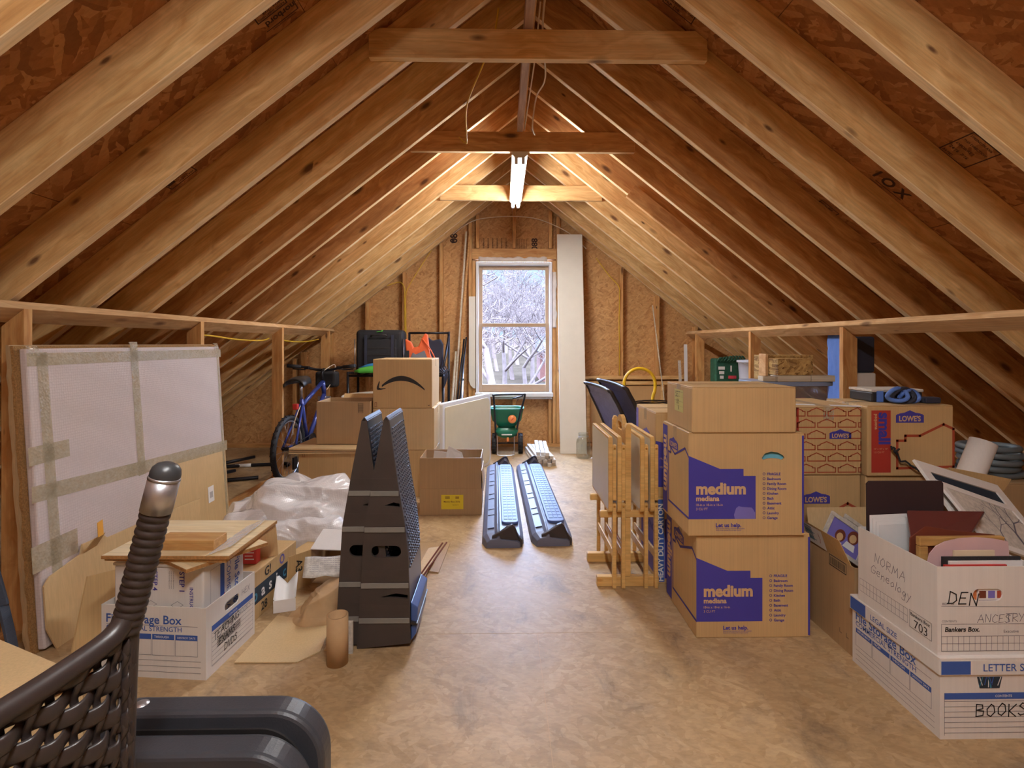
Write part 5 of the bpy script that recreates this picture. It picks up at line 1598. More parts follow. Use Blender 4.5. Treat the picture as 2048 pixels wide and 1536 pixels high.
b = MB(); b.box(.05, .42, .0565, .0775, .10, .16); b.build('hinge', 'black_metal', r)

r = thing('cardboard_box', 'tan carton with a flat top in the lower left corner behind the wicker chair', 'box', (-1.585, 1.11, 0), -.43)
b = MB(); b.box(0, .60, 0, .33, 0, .442); b.build('body', 'card_c', r, bevel=.006)
b = MB(); b.box(-.004, .604, -.004, .334, .443, .452); b.build('lid', 'card_c', r, bevel=.003)

# upturned wicker armchair (only its leg and woven side reach into the picture)
r = thing('wicker_chair', 'dark brown wicker armchair turned upside down in the near left corner, leg in the air', 'chair', (-.52, .74, 0))
org = Vector((-.52, .74, 0))
def A(x, y, z): return Vector((x, y, z)) - org
leg0, leg1 = A(-.520, .74, .774), A(-.478, .74, .939)
dirv = (leg1 - leg0).normalized()
t = MB(); n = 200
path = [leg0 + (leg1 - leg0) * (i / n) for i in range(n + 1)]
rad = [.0172 + .0022 * abs(math.sin(i * PI / n * 15)) for i in range(n + 1)]
t.tube(path, rad, 0, 20)
for q in range(1): pass
lg_ = t.build('leg', 'wicker', r)
t = MB(); t.tube([leg1, leg1 + dirv * .046], [.0198, .0198], 0, 28); t.tube([leg1 + dirv * .0455, leg1 + dirv * .049], [.0204, .0194], 0, 28); t.build('leg_sleeve', 'alu', lg_)
t = MB(); prof2 = [(.0192, 0), (.0192, .005), (.0176, .0115), (.0134, .0165), (.007, .0195), (0, .0203)]; t.lathe(prof2, leg1 + dirv * .0491, 0, 28, dirv); t.build('leg_glide', 'glide', lg_)
rail = smooth_path([A(-.512, .739, .802), A(-.522, .715, .777), A(-.542, .655, .764), A(-.560, .595, .758), A(-.582, .50, .754), A(-.60, .41, .75)], 10)
t = MB(); t.tube(rail, .0145, 0, 16); t.build('seat_rail', 'wicker', r)
post = smooth_path([A(-.514, .742, .80), A(-.518, .742, .70), A(-.521, .742, .60), A(-.523, .742, .46), A(-.525, .742, .22), A(-.526, .742, .045)], 8)
t = MB(); t.tube(post, .0115, 0, 14); t.build('corner_post', 'wicker', r)
# woven side hanging from the rail: two crossing families of strands
def panel_pt(u, v):
    """u: 0 at the corner post .. 1 at the far end of the rail; v: 0 on the rail .. 1 near the floor"""
    k = u * (len(rail) - 1); i = min(int(k), len(rail) - 2); a = rail[i].lerp(rail[i + 1], k - i)
    return Vector((a.x - .012 * v, a.y, a.z * (1 - v) + .06 * v))
wv = MB(); un, vn = 12, 30
NR = Vector((.96, -.28, 0)).normalized()
def flat_strand(P, wdt, th, wd):
    vs = []; fs = []; m = len(P)
    for i, q in enumerate(P):
        vs += [q + wd * (wdt * math.cos(a)) + NR * (th * math.sin(a)) for a in [2 * PI * s / 8 for s in range(8)]]
    for i in range(m - 1):
        for s in range(8): fs.append((i * 8 + s, i * 8 + (s + 1) % 8, i * 8 + 8 + (s + 1) % 8, i * 8 + 8 + s))
    wv.add(vs, fs, 0, True)
for j in range(vn):
    v = (j + .5) / vn
    P = []
    for i in range(un * 6 + 1):
        u = i / (un * 6)
        P.append(panel_pt(u, v) + NR * (.0062 * math.cos(u * un * PI + j * PI)))
    flat_strand(P, .0122, .0035, Vector((0, 0, 1)))
wv.build('woven_strands', 'wicker', r)
wv = MB()
for i in range(un + 1):
    P = [panel_pt(i / un, s / (vn * 3)) - NR * (.0045 * math.cos((s / (vn * 3)) * vn * PI + i * PI)) for s in range(vn * 3 + 1)]
    flat_strand(P, .0055, .0035, Vector((.28, .96, 0)))
wv.build('woven_stakes', 'wicker', r)
b = MB(); b.tube([A(-.526, .742, .025), A(-.612, .41, .025)], .022, 0, 12); b.build('arm', 'wicker', r)
t = MB(); t.tube([A(-.61, .41, .03), A(-.60, .41, .75)], .0125, 0, 12); t.build('corner_post', 'wicker', r)

# ------------------------------------------------ black bent tubes on the floor behind the left knee wall
for k, (pts, lab) in enumerate((([(-2.95, 4.95, .018), (-2.7, 4.98, .018), (-2.45, 5.05, .018), (-2.2, 5.10, .018), (-2.06, 5.12, .018), (-2.02, 5.02, .018)], 'farther bent black tube with a white tag on the floor behind the left knee wall'),
                               ([(-2.62, 4.98, .05), (-2.45, 5.28, .05)], 'short straight black tube lying across the farther bent tube'),
                               ([(-2.75, 4.42, .018), (-2.5, 4.46, .018), (-2.25, 4.54, .018), (-2.10, 4.60, .018)], 'nearer bent black tube without a tag behind the left knee wall'),
                               ([(-2.55, 4.40, .05), (-2.36, 4.72, .05)], 'short straight black tube lying across the nearer tube'))):
    c = Vector(pts[0]); t = MB(c); t.tube(smooth_path(pts, 6) if len(pts) > 2 else pts, .016, 0, 12)
    o = t.build('metal_tube', 'black_metal', loc=tuple(c)); tag(o, lab, 'tube')
    if k == 0:
        q = MB(c); q.tube([(-2.52, 5.034, .018), (-2.38, 5.066, .018)], .0168, 0, 12); q.build('tag', 'paper', o)

# =================================================================== MIDDLE AND BACK OF THE ROOM
# ------------------------------------------------ folded tray tables on their rack
st = thing('tray_rack', 'oak rack holding the four folded tray tables', 'rack', (.45, 2.54, 0))
def part(mb, name, mat, root, **k): return mb.build(name, mat, root, **k)
for y in (.0, .285):
    b = MB(); b.box(.005, .305, y, y + .034, 0, .048); part(b, 'foot_bar', 'tray_wood', st, bevel=.004)
    b = MB(); b.box(.02, .30, y + .004, y + .028, .33, .363); part(b, 'support_arm', 'tray_wood', st, bevel=.006, seg=3)
    b = MB(); b.box(.140, .168, y + .001, y + .033, .0485, .3295); part(b, 'post', 'tray_wood', st, bevel=.003)
    b = MB(); b.prism([(.142 + .0, y + .001, .3635), (.170, y + .001, .3635), (.170, y + .001, .765), (.163, y + .001, .782), (.150, y + .001, .782), (.142, y + .001, .765)], (0, .032, 0)); part(b, 'post', 'tray_wood', st, bevel=.002)
hd = MB()
arc = [(.0 + .034 + (.217) * i / 16, .70 + .11 * math.sin(PI * (i + 1.5) / 19)) for i in range(17)]
outl = [(.034, .68)] + [(.251, .68)] + [(a, b) for a, b in arc[::-1]]
holed(hd, Frame((.146, .285, 0), (0, -1, 0), (0, 0, 1), 0), 1, 1, slot(.142, .755, .10, .04), .02, outline=outl)
part(hd, 'handle', 'tray_wood', st)
b = MB(); b.box(.149, .162, .034, .284, .12, .16); part(b, 'stretcher', 'tray_wood', st, bevel=.003)
TX = (.504, .547, .656, .7045)
TL = ('leftmost folded tray table, its pale glossy top facing the aisle', 'second folded tray table from the aisle, just left of the rack handle',
      'third folded tray table from the aisle, just right of the rack handle', 'fourth folded tray table, next to the moving boxes')
def tray(side):
    r = thing('tray_table', '', 'table', (0, 2.515, 0), 0, 'folded tray tables')
    L, z0, z1, rc = .46, .3645, .725, .014
    pts = [(rc - rc * math.sin(a), z0 + rc - rc * math.cos(a)) for a in [PI / 2 * i / 6 for i in range(7)]][::-1]
    pts = []
    for cx, cz, a0 in ((rc, z0 + rc, PI), (L - rc, z0 + rc, 1.5 * PI), (L - rc, z1 - rc, 0), (rc, z1 - rc, .5 * PI)):
        for i in range(6): a = a0 + PI / 2 * i / 5; pts.append((cx + rc * math.cos(a), cz + rc * math.sin(a)))
    b = MB(); b.prism([(.0, y, z) for y, z in pts], (.020, 0, 0)); tt_ = part(b, 'tray_top', 'tray_wood', r, bevel=.0025)
    b = MB(); b.prism([(-.0006, .012 + (L - .024) * (y / L), .377 + (z - z0) * (.336 / .3605)) for y, z in pts], (.0009, 0, 0)); part(b, 'tray_surface', 'cream_plastic', tt_)
    for y in (.006, .42):
        b = MB(); b.box(.0212, .0395, y, y + .026, .42, .685); part(b, 'folding_leg', 'tray_wood', r, bevel=.003)
        b = MB(); b.box(.0212, .0395, y + .001, y + .025, 0.0, .405); part(b, 'leg', 'tray_wood', r, bevel=.003)
        b = MB(); b.lathe([(0, .003), (.004, .002), (.005, 0)], (.030, y - .0005 if y < .1 else y, .668), seg=12, axis=(0, -1, 0)); b.lathe([(0, .003), (.004, .002), (.005, 0)], (.030, y + .0005, .392), seg=12, axis=(0, -1, 0)); part(b, 'rivet', 'brass', r)
    b = MB(); b.box(.023, .033, .0305, .419, .14, .18); part(b, 'stretcher', 'tray_wood', r, bevel=.003)
    return r
t0 = tray(1)
for k in range(4):
    o = t0 if k == 0 else dup(t0, (0, 0, 0))
    o.location = (TX[k], 2.508, 0.001); o['label'] = TL[k]

# ------------------------------------------------ wicker chairs stacked beyond the trays
def wicker_armchair(loc, label, mat):
    r = thing('wicker_chair', label, 'chair', loc, .15, 'nested wicker chairs')
    H, Wd = .86, .50
    def bk(u, v):      # back panel: u across (Y), v up; leans and curls toward the aisle at the top
        return Vector((.10 - .16 * v - .045 * v * v + .03 * math.sin(PI * u), -.02 + Wd * u + .02 * v * (u - .5), .40 + (H - .40) * v + .018 * (u - .3) * (v > .9)))
    b = MB()
    b.grid(lambda u, v: bk(u, v) + Vector((-.0016 * math.cos(u * 52 * PI) * math.cos(v * 62 * PI), 0, 0)), 156, 186)
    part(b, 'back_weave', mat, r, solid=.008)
    b = MB(); b.tube([bk(0, v / 12) for v in range(13)] + [bk(u / 12, 1) + Vector((-.012, 0, .008)) for u in range(13)] + [bk(1, 1 - v / 12) for v in range(13)], .013, 0, 10); part(b, 'back_frame', 'wicker', r)
    b = MB()
    for j in range(5): b.box(.10, .56, -.01 + .104 * j, .086 + .104 * j, .37, .395)
    part(b, 'seat', 'wicker', r, bevel=.004)
    for y in (-.045, Wd + .005):
        b = MB()
        for j in range(9):
            z = .60 + .0125 * j; b.tube([Vector((.09 + .42 * i / 30, y + .012 + .004 * math.cos(i * PI / 2 + j * PI), z + .02 * math.sin(PI * i / 30))) for i in range(31)], .0055, 0, 6)
        part(b, 'arm', 'wicker', r)
        for x in (.11, .50):
            b = MB(); b.box(x, x + .036, y, y + .034, 0, .605); part(b, 'leg', 'wicker', r, bevel=.004)
        b = MB(); b.box(.146, .50, y + .004, y + .03, .52, .545); part(b, 'side_rail', 'wicker', r, bevel=.003)
    return r
wicker_armchair((.80, 3.44, 0), 'wicker chair whose back is nearest the aisle, behind the folded tray tables', 'wicker_sheen')
wicker_armchair((.885, 3.38, .026), 'wicker chair nested on the first one, its back nearer the moving boxes', 'wicker_sheen')

# yellow hand truck
r = thing('hand_truck', 'hand truck with a rounded yellow loop handle behind the wicker chairs', 'hand truck', (1.30, 5.0, 0))
R = .148
arch = [(-R - .012, 0, .05), (-R - .012, 0, .50), (-R - .008, 0, .66)] + [(-R * math.cos(a), 0, .785 + R * math.sin(a)) for a in [PI * i / 20 for i in range(21)]] + [(R - .004, 0, .72), (R - .022, 0, .66), (R - .022, 0, .50), (R - .022, 0, .05)]
b = MB(); b.tube(smooth_path(arch, 4), .0155, 0, 14); part(b, 'loop_handle', 'yellow_paint', r)
b = MB(); b.box(-.19, .17, -.18, 0.0, 0.0, .008); part(b, 'toe_plate', 'yellow_paint', r)
for z in (.2, .42):
    b = MB(); b.box(-.15, .12, -.008, .008, z, z + .03); part(b, 'cross_bar', 'yellow_paint', r)
for x in (-.22, .19):
    b = MB(); b.tube([(x, .06, .1), (x + .05, .06, .1)], .1, 0, 24); part(b, 'wheel', 'rubber', r)

# ------------------------------------------------ tall white board, jar, scrap, slats
b = MB((.612, 5.60, 0)); a = math.atan2(.345, 2.405)
b.prism([(.612, 5.60, 0.001), (.895, 5.60, 0.001), (.895, 5.935, 2.395), (.612, 5.935, 2.395)], (0, .018, 0))
o = b.build('shelf_board', 'white_paint', loc=(.612, 5.60, 0), bevel=.002); tag(o, 'tall white shelf board leaning on the gable wall right of the window', 'board')
r = thing('glass_jar', 'large clear glass jar on the floor in front of the tall white board', 'jar', (.826, 5.40, 0.001))
prof3 = [(0, .004), (.062, .004), (.070, .012), (.073, .03), (.073, .165), (.068, .195), (.052, .212), (.049, .218), (.051, .222), (.049, .228), (.051, .234), (.049, .24), (.052, .258), (.0495, .260), (.0475, .258), (.045, .22), (.064, .192), (.069, .165), (.069, .03), (.06, .010), (0, .010)]
b = MB(); b.lathe([(r_, z - .004) for r_, z in prof3], seg=36); jb_ = part(b, 'jar_body', 'jar_glass', r)
b = MB(); b.tube([(.053 * math.cos(a_), .053 * math.sin(a_), .222) for a_ in [2 * PI * i / 30 for i in range(30)]], .0022, 0, 6, closed=True); part(b, 'wire_bail', 'steel', jb_)
b = MB(); b.grid(lambda u, v: (.06 * (u - .5), .06 * (v - .5), .012 + .03 * max(0, noise.noise(Vector((u * 4, v * 4, 3))) + .3)), 10, 10)
o = b.build('crumpled_tissue', 'paper', loc=(.915, 5.28, 0), solid=.001); tag(o, 'small crumpled white paper scrap on the floor right of the glass jar', 'paper')
LAY = [(0, 0, 4), (0, 1, 4), (0, 2, 3), (1, 0, 2), (1, 1, 2)]
ordn = ['first', 'second', 'third', 'fourth', 'fifth']
i = 0
lays = [('bottom', 5, 0.0), ('second', 5, .034), ('third', 4, .068), ('top', 3, .102)]
for nm, cnt, z in lays:
    for k in range(cnt):
        b = MB(); b.box(-.018, .018, 0, .62, 0, .030)
        b.box(-.0185, .0185, -.0006, .0, .004, .026, 1)
        o = b.build('slat_bundle', ['white_card', 'newsprint'], loc=(.322 + .042 * k + .02 * (5 - cnt) * .5 + (.01 if nm == 'third' else 0), 5.02 + .02 * ((k * 7 + i) % 3), z + .001), bevel=.003)
        o.rotation_euler = (0, 0, (.10 if nm != 'top' else -.03))
        tag(o, '%s white slat bundle from the left in the %s layer of the stack' % (ordn[k], nm), 'bundle', 'stack of white slat bundles'); i += 1

# white trim board, sticks and poles left of the window
b = MB((-.37, 5.93, .68))
pts = [(-.378, .75), (-.378, 1.70), (-.305, 1.70), (-.305, .665), (-.33, .668), (-.36, .70)]
b.prism([(x, 5.97, z) for x, z in pts], (0, .022, 0)); o = b.build('trim_board', 'white_paint', loc=(-.37, 5.93, .68), bevel=.002); tag(o, 'white board with a rounded lower corner fixed left of the window', 'board')
for (x0, y0, z0, x1, y1, z1, rr, mat, lab, sq) in (
    (-.56, 5.875, 0.01, -.405, 5.97, 2.43, .009, 'whitewood', 'long thin pale wood strip leaning left of the window', True),
    (-.53, 5.865, 0.01, -.372, 5.98, 2.38, .007, 'stud', 'second thin wood strip leaning just right of the long pale one', True),
    (-.585, 5.72, .016, -.52, 5.95, 1.08, .013, 'whitewood', 'short pale pole leaning below the wood strips', False),
    (-.545, 5.70, .016, -.43, 5.95, 1.22, .010, 'black_metal', 'black tube leaning left of the window, taller than the white poles', False),
    (-.515, 5.69, .016, -.405, 5.95, 1.24, .009, 'black_metal', 'second black tube crossing close behind the first', False),
    (-.455, 5.70, .016, -.44, 5.95, 1.05, .014, 'alu', 'silver white pole nearest the window with a black collar', False),
    (1.83, 5.74, 0.01, 1.69, 5.94, 1.60, .007, 'whitewood', 'thin rod leaning in the right corner of the gable wall', False)):
    c = Vector((x0, y0, z0)); b = MB(c)
    if sq: b.bar(c, (x1, y1, z1), .018, .012)
    else: b.tube([c, (x1, y1, z1)], rr, 0, 12)
    o = b.build('pole', mat, loc=tuple(c)); tag(o, lab, 'pole')
    if 'collar' in lab:
        q = MB(c); d_ = (Vector((x1, y1, z1)) - c); q.tube([c + d_ * .72, c + d_ * .74], .017, 0, 12); part(q, 'collar', 'black_plastic', o)
for (x0, y0, z0, x1, y1, z1, w_, mat, lab) in ((2.03, 5.80, 0.01, 2.06, 5.93, 1.16, .035, 'white_vinyl', 'white plastic strip leaning at the end of the right knee wall'),
                                              (1.985, 5.78, 0.01, 1.99, 5.93, .98, .03, 'newsprint', 'shorter pale strip leaning beside the white plastic strip')):
    c = Vector((x0, y0, z0)); b = MB(c); b.bar(c, (x1, y1, z1), w_, .012); o = b.build('strip', mat, loc=tuple(c)); tag(o, lab, 'strip')

# ------------------------------------------------ broadcast spreader
r = thing('spreader', 'green broadcast spreader with an orange dial under the window', 'spreader', (.045, 5.55, 0))
b = MB(); hp = smooth_path([(-.115, .02, .20), (-.125, -.02, .45), (-.135, -.08, .615), (-.12, -.085, .64), (.15, -.085, .645), (.185, -.08, .625), (.135, -.01, .42), (.095, .02, .20)], 8); b.tube(hp, .0105, 0, 12); hn_ = part(b, 'handle', 'black_metal', r)
b = MB(); b.tube([(.06, -.075, .60), (.17, -.085, .63)], .007, 0, 8); b.tube([(.12, -.08, .60), (.09, -.08, .55)], .003, 0, 6); part(b, 'lever', 'black_metal', hn_)
def hop(z, sx, sy):
    P = []; n = 40
    for i in range(n):
        a = 2 * PI * i / n; c_, s_ = math.cos(a), math.sin(a)
        P.append((sx * math.copysign(abs(c_) ** .45, c_), sy * math.copysign(abs(s_) ** .45, s_), z))
    return P
def loft(mb, rings, m=0):
    n = len(rings[0]); vs = [q for rg in rings for q in rg]
    mb.add(vs, [(i * n + k, i * n + (k + 1) % n, (i + 1) * n + (k + 1) % n, (i + 1) * n + k) for i in range(len(rings) - 1) for k in range(n)], m, True)
b = MB(); loft(b, [[(x, y + .11, z) for x, y, z in hop(*q)] for q in ((.29, .05, .05), (.30, .10, .08), (.36, .155, .12), (.475, .178, .15), (.49, .186, .158), (.492, .18, .152), (.475, .17, .142), (.36, .147, .112), (.31, .09, .07))]); hop_ = part(b, 'hopper', 'green_plastic', r)
b = MB(); loft(b, [[(x, y + .08, z) for x, y, z in hop(*q)] for q in ((.17, .04, .04), (.20, .10, .09), (.255, .125, .11), (.285, .09, .08))]); part(b, 'spinner_housing', 'green_plastic', r)
b = MB(); b.box(-.055, .055, -.034, -.022, .215, .225); part(b, 'label', 'white_ink', r)
b = MB(); b.lathe([(0, .022), (.03, .02), (.042, .012), (.044, 0)], (.055, -.052, .385), seg=28, axis=(0, -1, .15)); part(b, 'dial', 'orange_plastic', hop_)
b = MB(); b.bar((.045, -.075, .375), (.068, -.075, .40), .004, .006); part(b, 'dial_pointer', 'red_card', hop_)
b = MB(); b.box(.0, .022, -.035, -.015, .15, .19); part(b, 'gate_lever', 'orange_plastic', r)
for x in (-.155, .125):
    b = MB(); b.tube([(x, .12, .105), (x + .045, .12, .105)], .104, 0, 28); b.tube([(x - .002, .12, .105), (x + .047, .12, .105)], .055, 1, 18)
    for k in range(18): a = 2 * PI * k / 18; b.bar((x, .12 + .103 * math.cos(a), .105 + .103 * math.sin(a)), (x + .045, .12 + .103 * math.cos(a + .1), .105 + .103 * math.sin(a + .1)), .012, .006)
    part(b, 'wheel', ['rubber', 'black_plastic'], r)
b = MB(); b.tube(smooth_path([(-.10, .02, .20), (-.095, -.02, .04), (-.085, -.03, .007), (.065, -.03, .007), (.075, -.02, .04), (.08, .02, .20)], 6), .0045, 0, 8); part(b, 'stand_leg', 'steel', r)
b = MB(); b.tube([(-.15, .12, .105), (.165, .12, .105)], .008, 0, 8); part(b, 'axle', 'black_metal', r)

# ------------------------------------------------ running boards
def running_board(loc, rz, label):
    r = thing('running_board', label, 'running board', loc, rz, 'pair of grey running boards')
    L = 1.90
    pr = [(0, .0), (.006, .045), (.03, .066), (.075, .074), (.088, .092), (.098, .093), (.104, .060), (.225, .052), (.245, .036), (.248, 0)]
    n = 26; b = MB(); rings = []
    for i in range(n + 1):
        t = i / n; y = L * t
        e = min(1, min(t, 1 - t) / .06); sq_ = .78 + .22 * math.sqrt(max(0, 1 - (1 - e) ** 2))
        rings.append([(.125 + (x - .125) * sq_, y, z * (.7 + .3 * e) if x < .1 or x > .2 else z * (.8 + .2 * e)) for x, z in pr])
    m = len(pr); vs = [q for rg in rings for q in rg]
    fs = [(i * m + k, i * m + k + 1, (i + 1) * m + k + 1, (i + 1) * m + k) for i in range(n) for k in range(m - 1)]
    fs += [tuple(range(m))[::-1], tuple(n * m + k for k in range(m))]
    b.add(vs, [f[::-1] for f in fs], 0); part(b, 'body', 'step_grey', r, bevel=.004)
    pts = []
    x0, x1, y0, y1, rc = .118, .222, .22, L - .12, .03
    for cx, cy, a0 in ((x0 + rc, y0 + rc, PI), (x1 - rc, y0 + rc, 1.5 * PI), (x1 - rc, y1 - rc, 0), (x0 + rc, y1 - rc, .5 * PI)):
        for i in range(6): a = a0 + PI / 2 * i / 5; pts.append((cx + rc * math.cos(a), cy + rc * math.sin(a)))
    b = MB(); b.prism([(x, y, .058) for x, y in pts], (0, 0, .016)); sp_ = part(b, 'step_pad', 'step_pad', r, bevel=.004)
    b = MB()
    for i in range(24):
        for j in range(3):
            y = y0 + .05 + (y1 - y0 - .1) * i / 24; x = x0 + .014 + .028 * j
            b.box(x, x + .024, y, y + .052, .0738, .0765)
    part(b, 'tread_grid', 'step_pad', sp_, bevel=.001, seg=1)
    for k in range(9):
        y = .12 + (L - .3) * (k + (.35 if k % 2 else 0)) / 9
        b = MB(); b.prism([(.034, y, .0675), (.073, y, .0745), (.072, y, .0785), (.033, y, .0715)], (0, .034, 0)); part(b, 'clip_rib', 'step_grey', r, bevel=.001, seg=1)
    for y, s, hh in ((.012, 1, .125), (L - .012, -1, .13)):
        b = MB(); b.prism([(.055, y, .0), (.235, y, .0), (.236, y, .038), (.214, y, .062), (.192, y + s * .01, hh - .012), (.176, y + s * .012, hh), (.150, y + s * .01, hh - .01), (.105, y, .086), (.06, y, .062)], (0, s * .022, 0)); part(b, 'end_bracket', 'step_dark', r, bevel=.003)
        b = MB(); b.prism([(.11, y + s * .0225, .055), (.225, y + s * .0225, .05), (.185, y + s * .0225, hh - .02), (.165, y + s * .0225, hh - .01)], (0, s * .05, -.02)); part(b, 'bracket_back', 'step_dark', r, bevel=.002)
    return r
running_board((-.120, 3.03, 0), .014, 'left grey running board lying on the floor, beside the open carton')
running_board((.168, 3.05, 0), .024, 'right grey running board lying on the floor, beside the tray tables')

# ------------------------------------------------ open carton with a yellow label
r = thing('cardboard_box', 'open brown carton with a yellow label and white papers inside, beside the running boards', 'box', (-.565, 3.63, 0))
w, d, h, t = .42, .30, .387, .005
b = MB(); b.box(0, w, 0, t, 0, h); b.box(0, w, d - t, d, 0, h); b.box(0, t, t, d - t, 0, h); b.box(w - t, w, t, d - t, 0, h); b.box(t, w - t, t, d - t, 0, t); b.build('body', 'card_b', r)
f = MB(); f.prism([(0, 0, .178), (w + .004, 0, .178), (w + .004, -.004, .0), (0, -.004, 0)], (0, -.004, 0)); f.build('outer_flap', 'card_b', r, bevel=.001, seg=1)
f = MB(); f.prism([(w + .001, 0.0, .30), (w + .001, d, .30), (w + .012, d, .16), (w + .012, .0, .16)], (.004, 0, 0)); f.build('side_flap', 'card', r)
p = MB(); fr = Frame((0, -.0082, 0), (1, 0, 0), (0, 0, 1), .0008)
p.rect2(fr, .148, .298, .04, .138, YEL)
for x0, x1, y0, y1 in ((.175, .205, .112, .13), (.245, .268, .112, .128)):
    for k in range(6): p.line2(fr, [(x0, y0 + (y1 - y0) * k / 6), (x1, y0 + (y1 - y0) * k / 6)], .0016, BROWN, lift=.0003)
p.text2(fr, 'Moving Box 32 lb', .165, .086, w=.11, m=BROWN, bold=.02); p.text2(fr, '16x12x16', .225, .066, w=.04, m=BROWN)
printed(r, p)
for k, q in enumerate(([(-.46, 3.72, .20), (-.24, 3.80, .20), (-.29, 3.80, .39), (-.38, 3.76, .445)], [(-.50, 3.70, .2), (-.40, 3.71, .2), (-.39, 3.71, .41), (-.475, 3.70, .425)])):
    c = Vector(q[0]); b = MB(c); b.prism(q, (0, .002, 0)); o = b.build('paper_sheet', 'paper', loc=tuple(c)); tag(o, ('larger white sheet of paper sticking up out of the yellow-labelled carton', 'smaller white sheet of paper at the left inside the yellow-labelled carton')[k], 'paper')

# ------------------------------------------------ tall stack of cartons with the arrow box on top
s1 = carton('large plain brown carton at the bottom of the tall middle stack', (-.985, 4.05, 0), (.465, .46, .358), mat='card', tape=None)
s2 = carton('plain tan carton in the middle of the tall stack, under the arrow box', (-.985, 4.05, .359), (.465, .46, .318), mat='card_c', tape='tape')
s3 = carton('brown carton printed with a curved black arrow, on top of the tall stack', (-.985, 4.05, .678), (.448, .45, .372), mat='card')
F = faces(.448, .45, .372); p = MB(); fr = F['front']
up_, lo_ = [], []
for i in range(21):
    q = i / 20; x = .067 + .325 * q
    mid = .168 + .26 * q * (1 - q) - .028 * q ** 2
    th = .018 * math.sin(PI * (.12 + .8 * q)) + .001
    up_.append((x, mid + th)); lo_.append((x, mid - th))
p.poly2(fr, up_ + lo_[::-1], BLACK)
p.poly2(fr, [(.052, .202), (.046, .205), (.030, .163), (.029, .145), (.036, .139), (.06, .139), (.095, .148), (.097, .153), (.06, .151), (.045, .156), (.047, .172)], BLACK)
p.line2(fr, [(.015, .018), (.015, .042), (.028, .042), (.028, .018)], .003, BROWN); p.line2(fr, [(.012, .012), (.032, .012)], .003, BROWN)
p.line2(fr, [(.42, .02), (.428, .022)], .005, BLACK)
printed(s3, p)
s4 = carton('large brown carton at the floor left of the tall stack, carrying flattened cartons', (-1.51, 3.95, 0), (.515, .45, .368), mat='card', tape=None)
F = faces(.515, .45, .368); p = MB(); fr = F['front']; p.line2(fr, [(.03, .335), (.03, .36), (.045, .36), (.045, .335)], .003, BROWN); p.line2(fr, [(.025, .33), (.05, .33)], .003, BROWN); printed(s4, p)
for k in range(3):
    b = MB(); b.box(-.27, .27, -.22, .22, 0, .012); o = b.build('flattened_carton', 'card_c' if k != 1 else 'card_b', loc=(-1.285 + .01 * k, 4.09 - .01 * k, .369 + .015 * k), bevel=.002); o.rotation_euler = (0, 0, .04 - .05 * k)
    tag(o, '%s of the three flattened cartons lying under the open box, left of the ramps' % ('lowest', 'middle', 'topmost')[k], 'cardboard', 'flattened cartons under the open box')
r = thing('cardboard_box', 'open brown carton on the flattened cartons, just left of the arrow box', 'box', (-1.395, 4.0, .415))
w, d, h, t = .40, .32, .318, .005
b = MB(); b.box(0, w, 0, t, 0, h); b.box(0, w, d - t, d, 0, h); b.box(0, t, t, d - t, 0, h); b.box(w - t, w, t, d - t, 0, h); b.box(t, w - t, t, d - t, 0, t); b.build('body', 'card_b', r, bevel=.002)
f = MB(); f.prism([(.11, d, h), (w, d, h), (w, d + .02, h + .03), (.11, d + .02, h + .03)], (0, .004, 0)); f.build('back_flap', 'card', r)
p = MB(); fr = faces(w, d, h)['front']
for k in range(7): p.line2(fr, [(.315, .245 + .008 * k), (.345, .245 + .008 * k)], .003, BLACK)
p.line2(fr, [(.312, .235), (.348, .235), (.348, .305), (.312, .305)], .002, BLACK, True)
printed(r, p)

# white folding tabletop standing on edge, and the round table behind
r = thing('folding_tabletop', 'cream plastic tabletop with rounded corners standing on edge beside the arrow box', 'table', (-.475, 4.25, 0))
U = Vector((.365, .90, 0)); Ul = U.length; Un = U.normalized(); Nn = Vector((Un.y, -Un.x, 0))
def T(u, z, k=0): return Un * u + Vector((0, 0, z)) + Nn * k
rc = .075; pts = []
for cx, cz, a0 in ((.02, .02, PI), (Ul - rc, rc, 1.5 * PI), (Ul - rc, .69 - rc, 0), (.02, .67, .5 * PI)):
    rr = rc if cx > .1 else .02
    for i in range(7): a = a0 + PI / 2 * i / 6; pts.append((cx + rr * math.cos(a), cz + rr * math.sin(a)))
b = MB(); b.prism([T(u, z + .001, -.035) for u, z in pts], Nn * .033); part(b, 'rim', 'white_plastic', r, bevel=.008, seg=3)
b = MB(); b.prism([T(.03 + u * (Ul - .07) / Ul, .035 + z * .62 / .69, -.0018) for u, z in pts], Nn * .006); part(b, 'panel', 'cream_plastic', r, bevel=.004)
r = thing('round_table', 'round cream table half hidden behind the arrow box', 'table', (-1.055, 5.0, 0))
b = MB(); b.lathe([(0, .655), (.42, .655), (.44, .662), (.44, .684), (.43, .69), (0, .69)], seg=64); part(b, 'table_top', 'white_paint', r)
b = MB(); b.tube([(0, 0, .02), (0, 0, .654)], .035, 0, 16); part(b, 'pedestal', 'white_paint', r)
b = MB(); b.lathe([(0, 0), (.22, 0), (.22, .012), (.04, .03), (0, .03)], seg=32); part(b, 'base', 'white_paint', r)

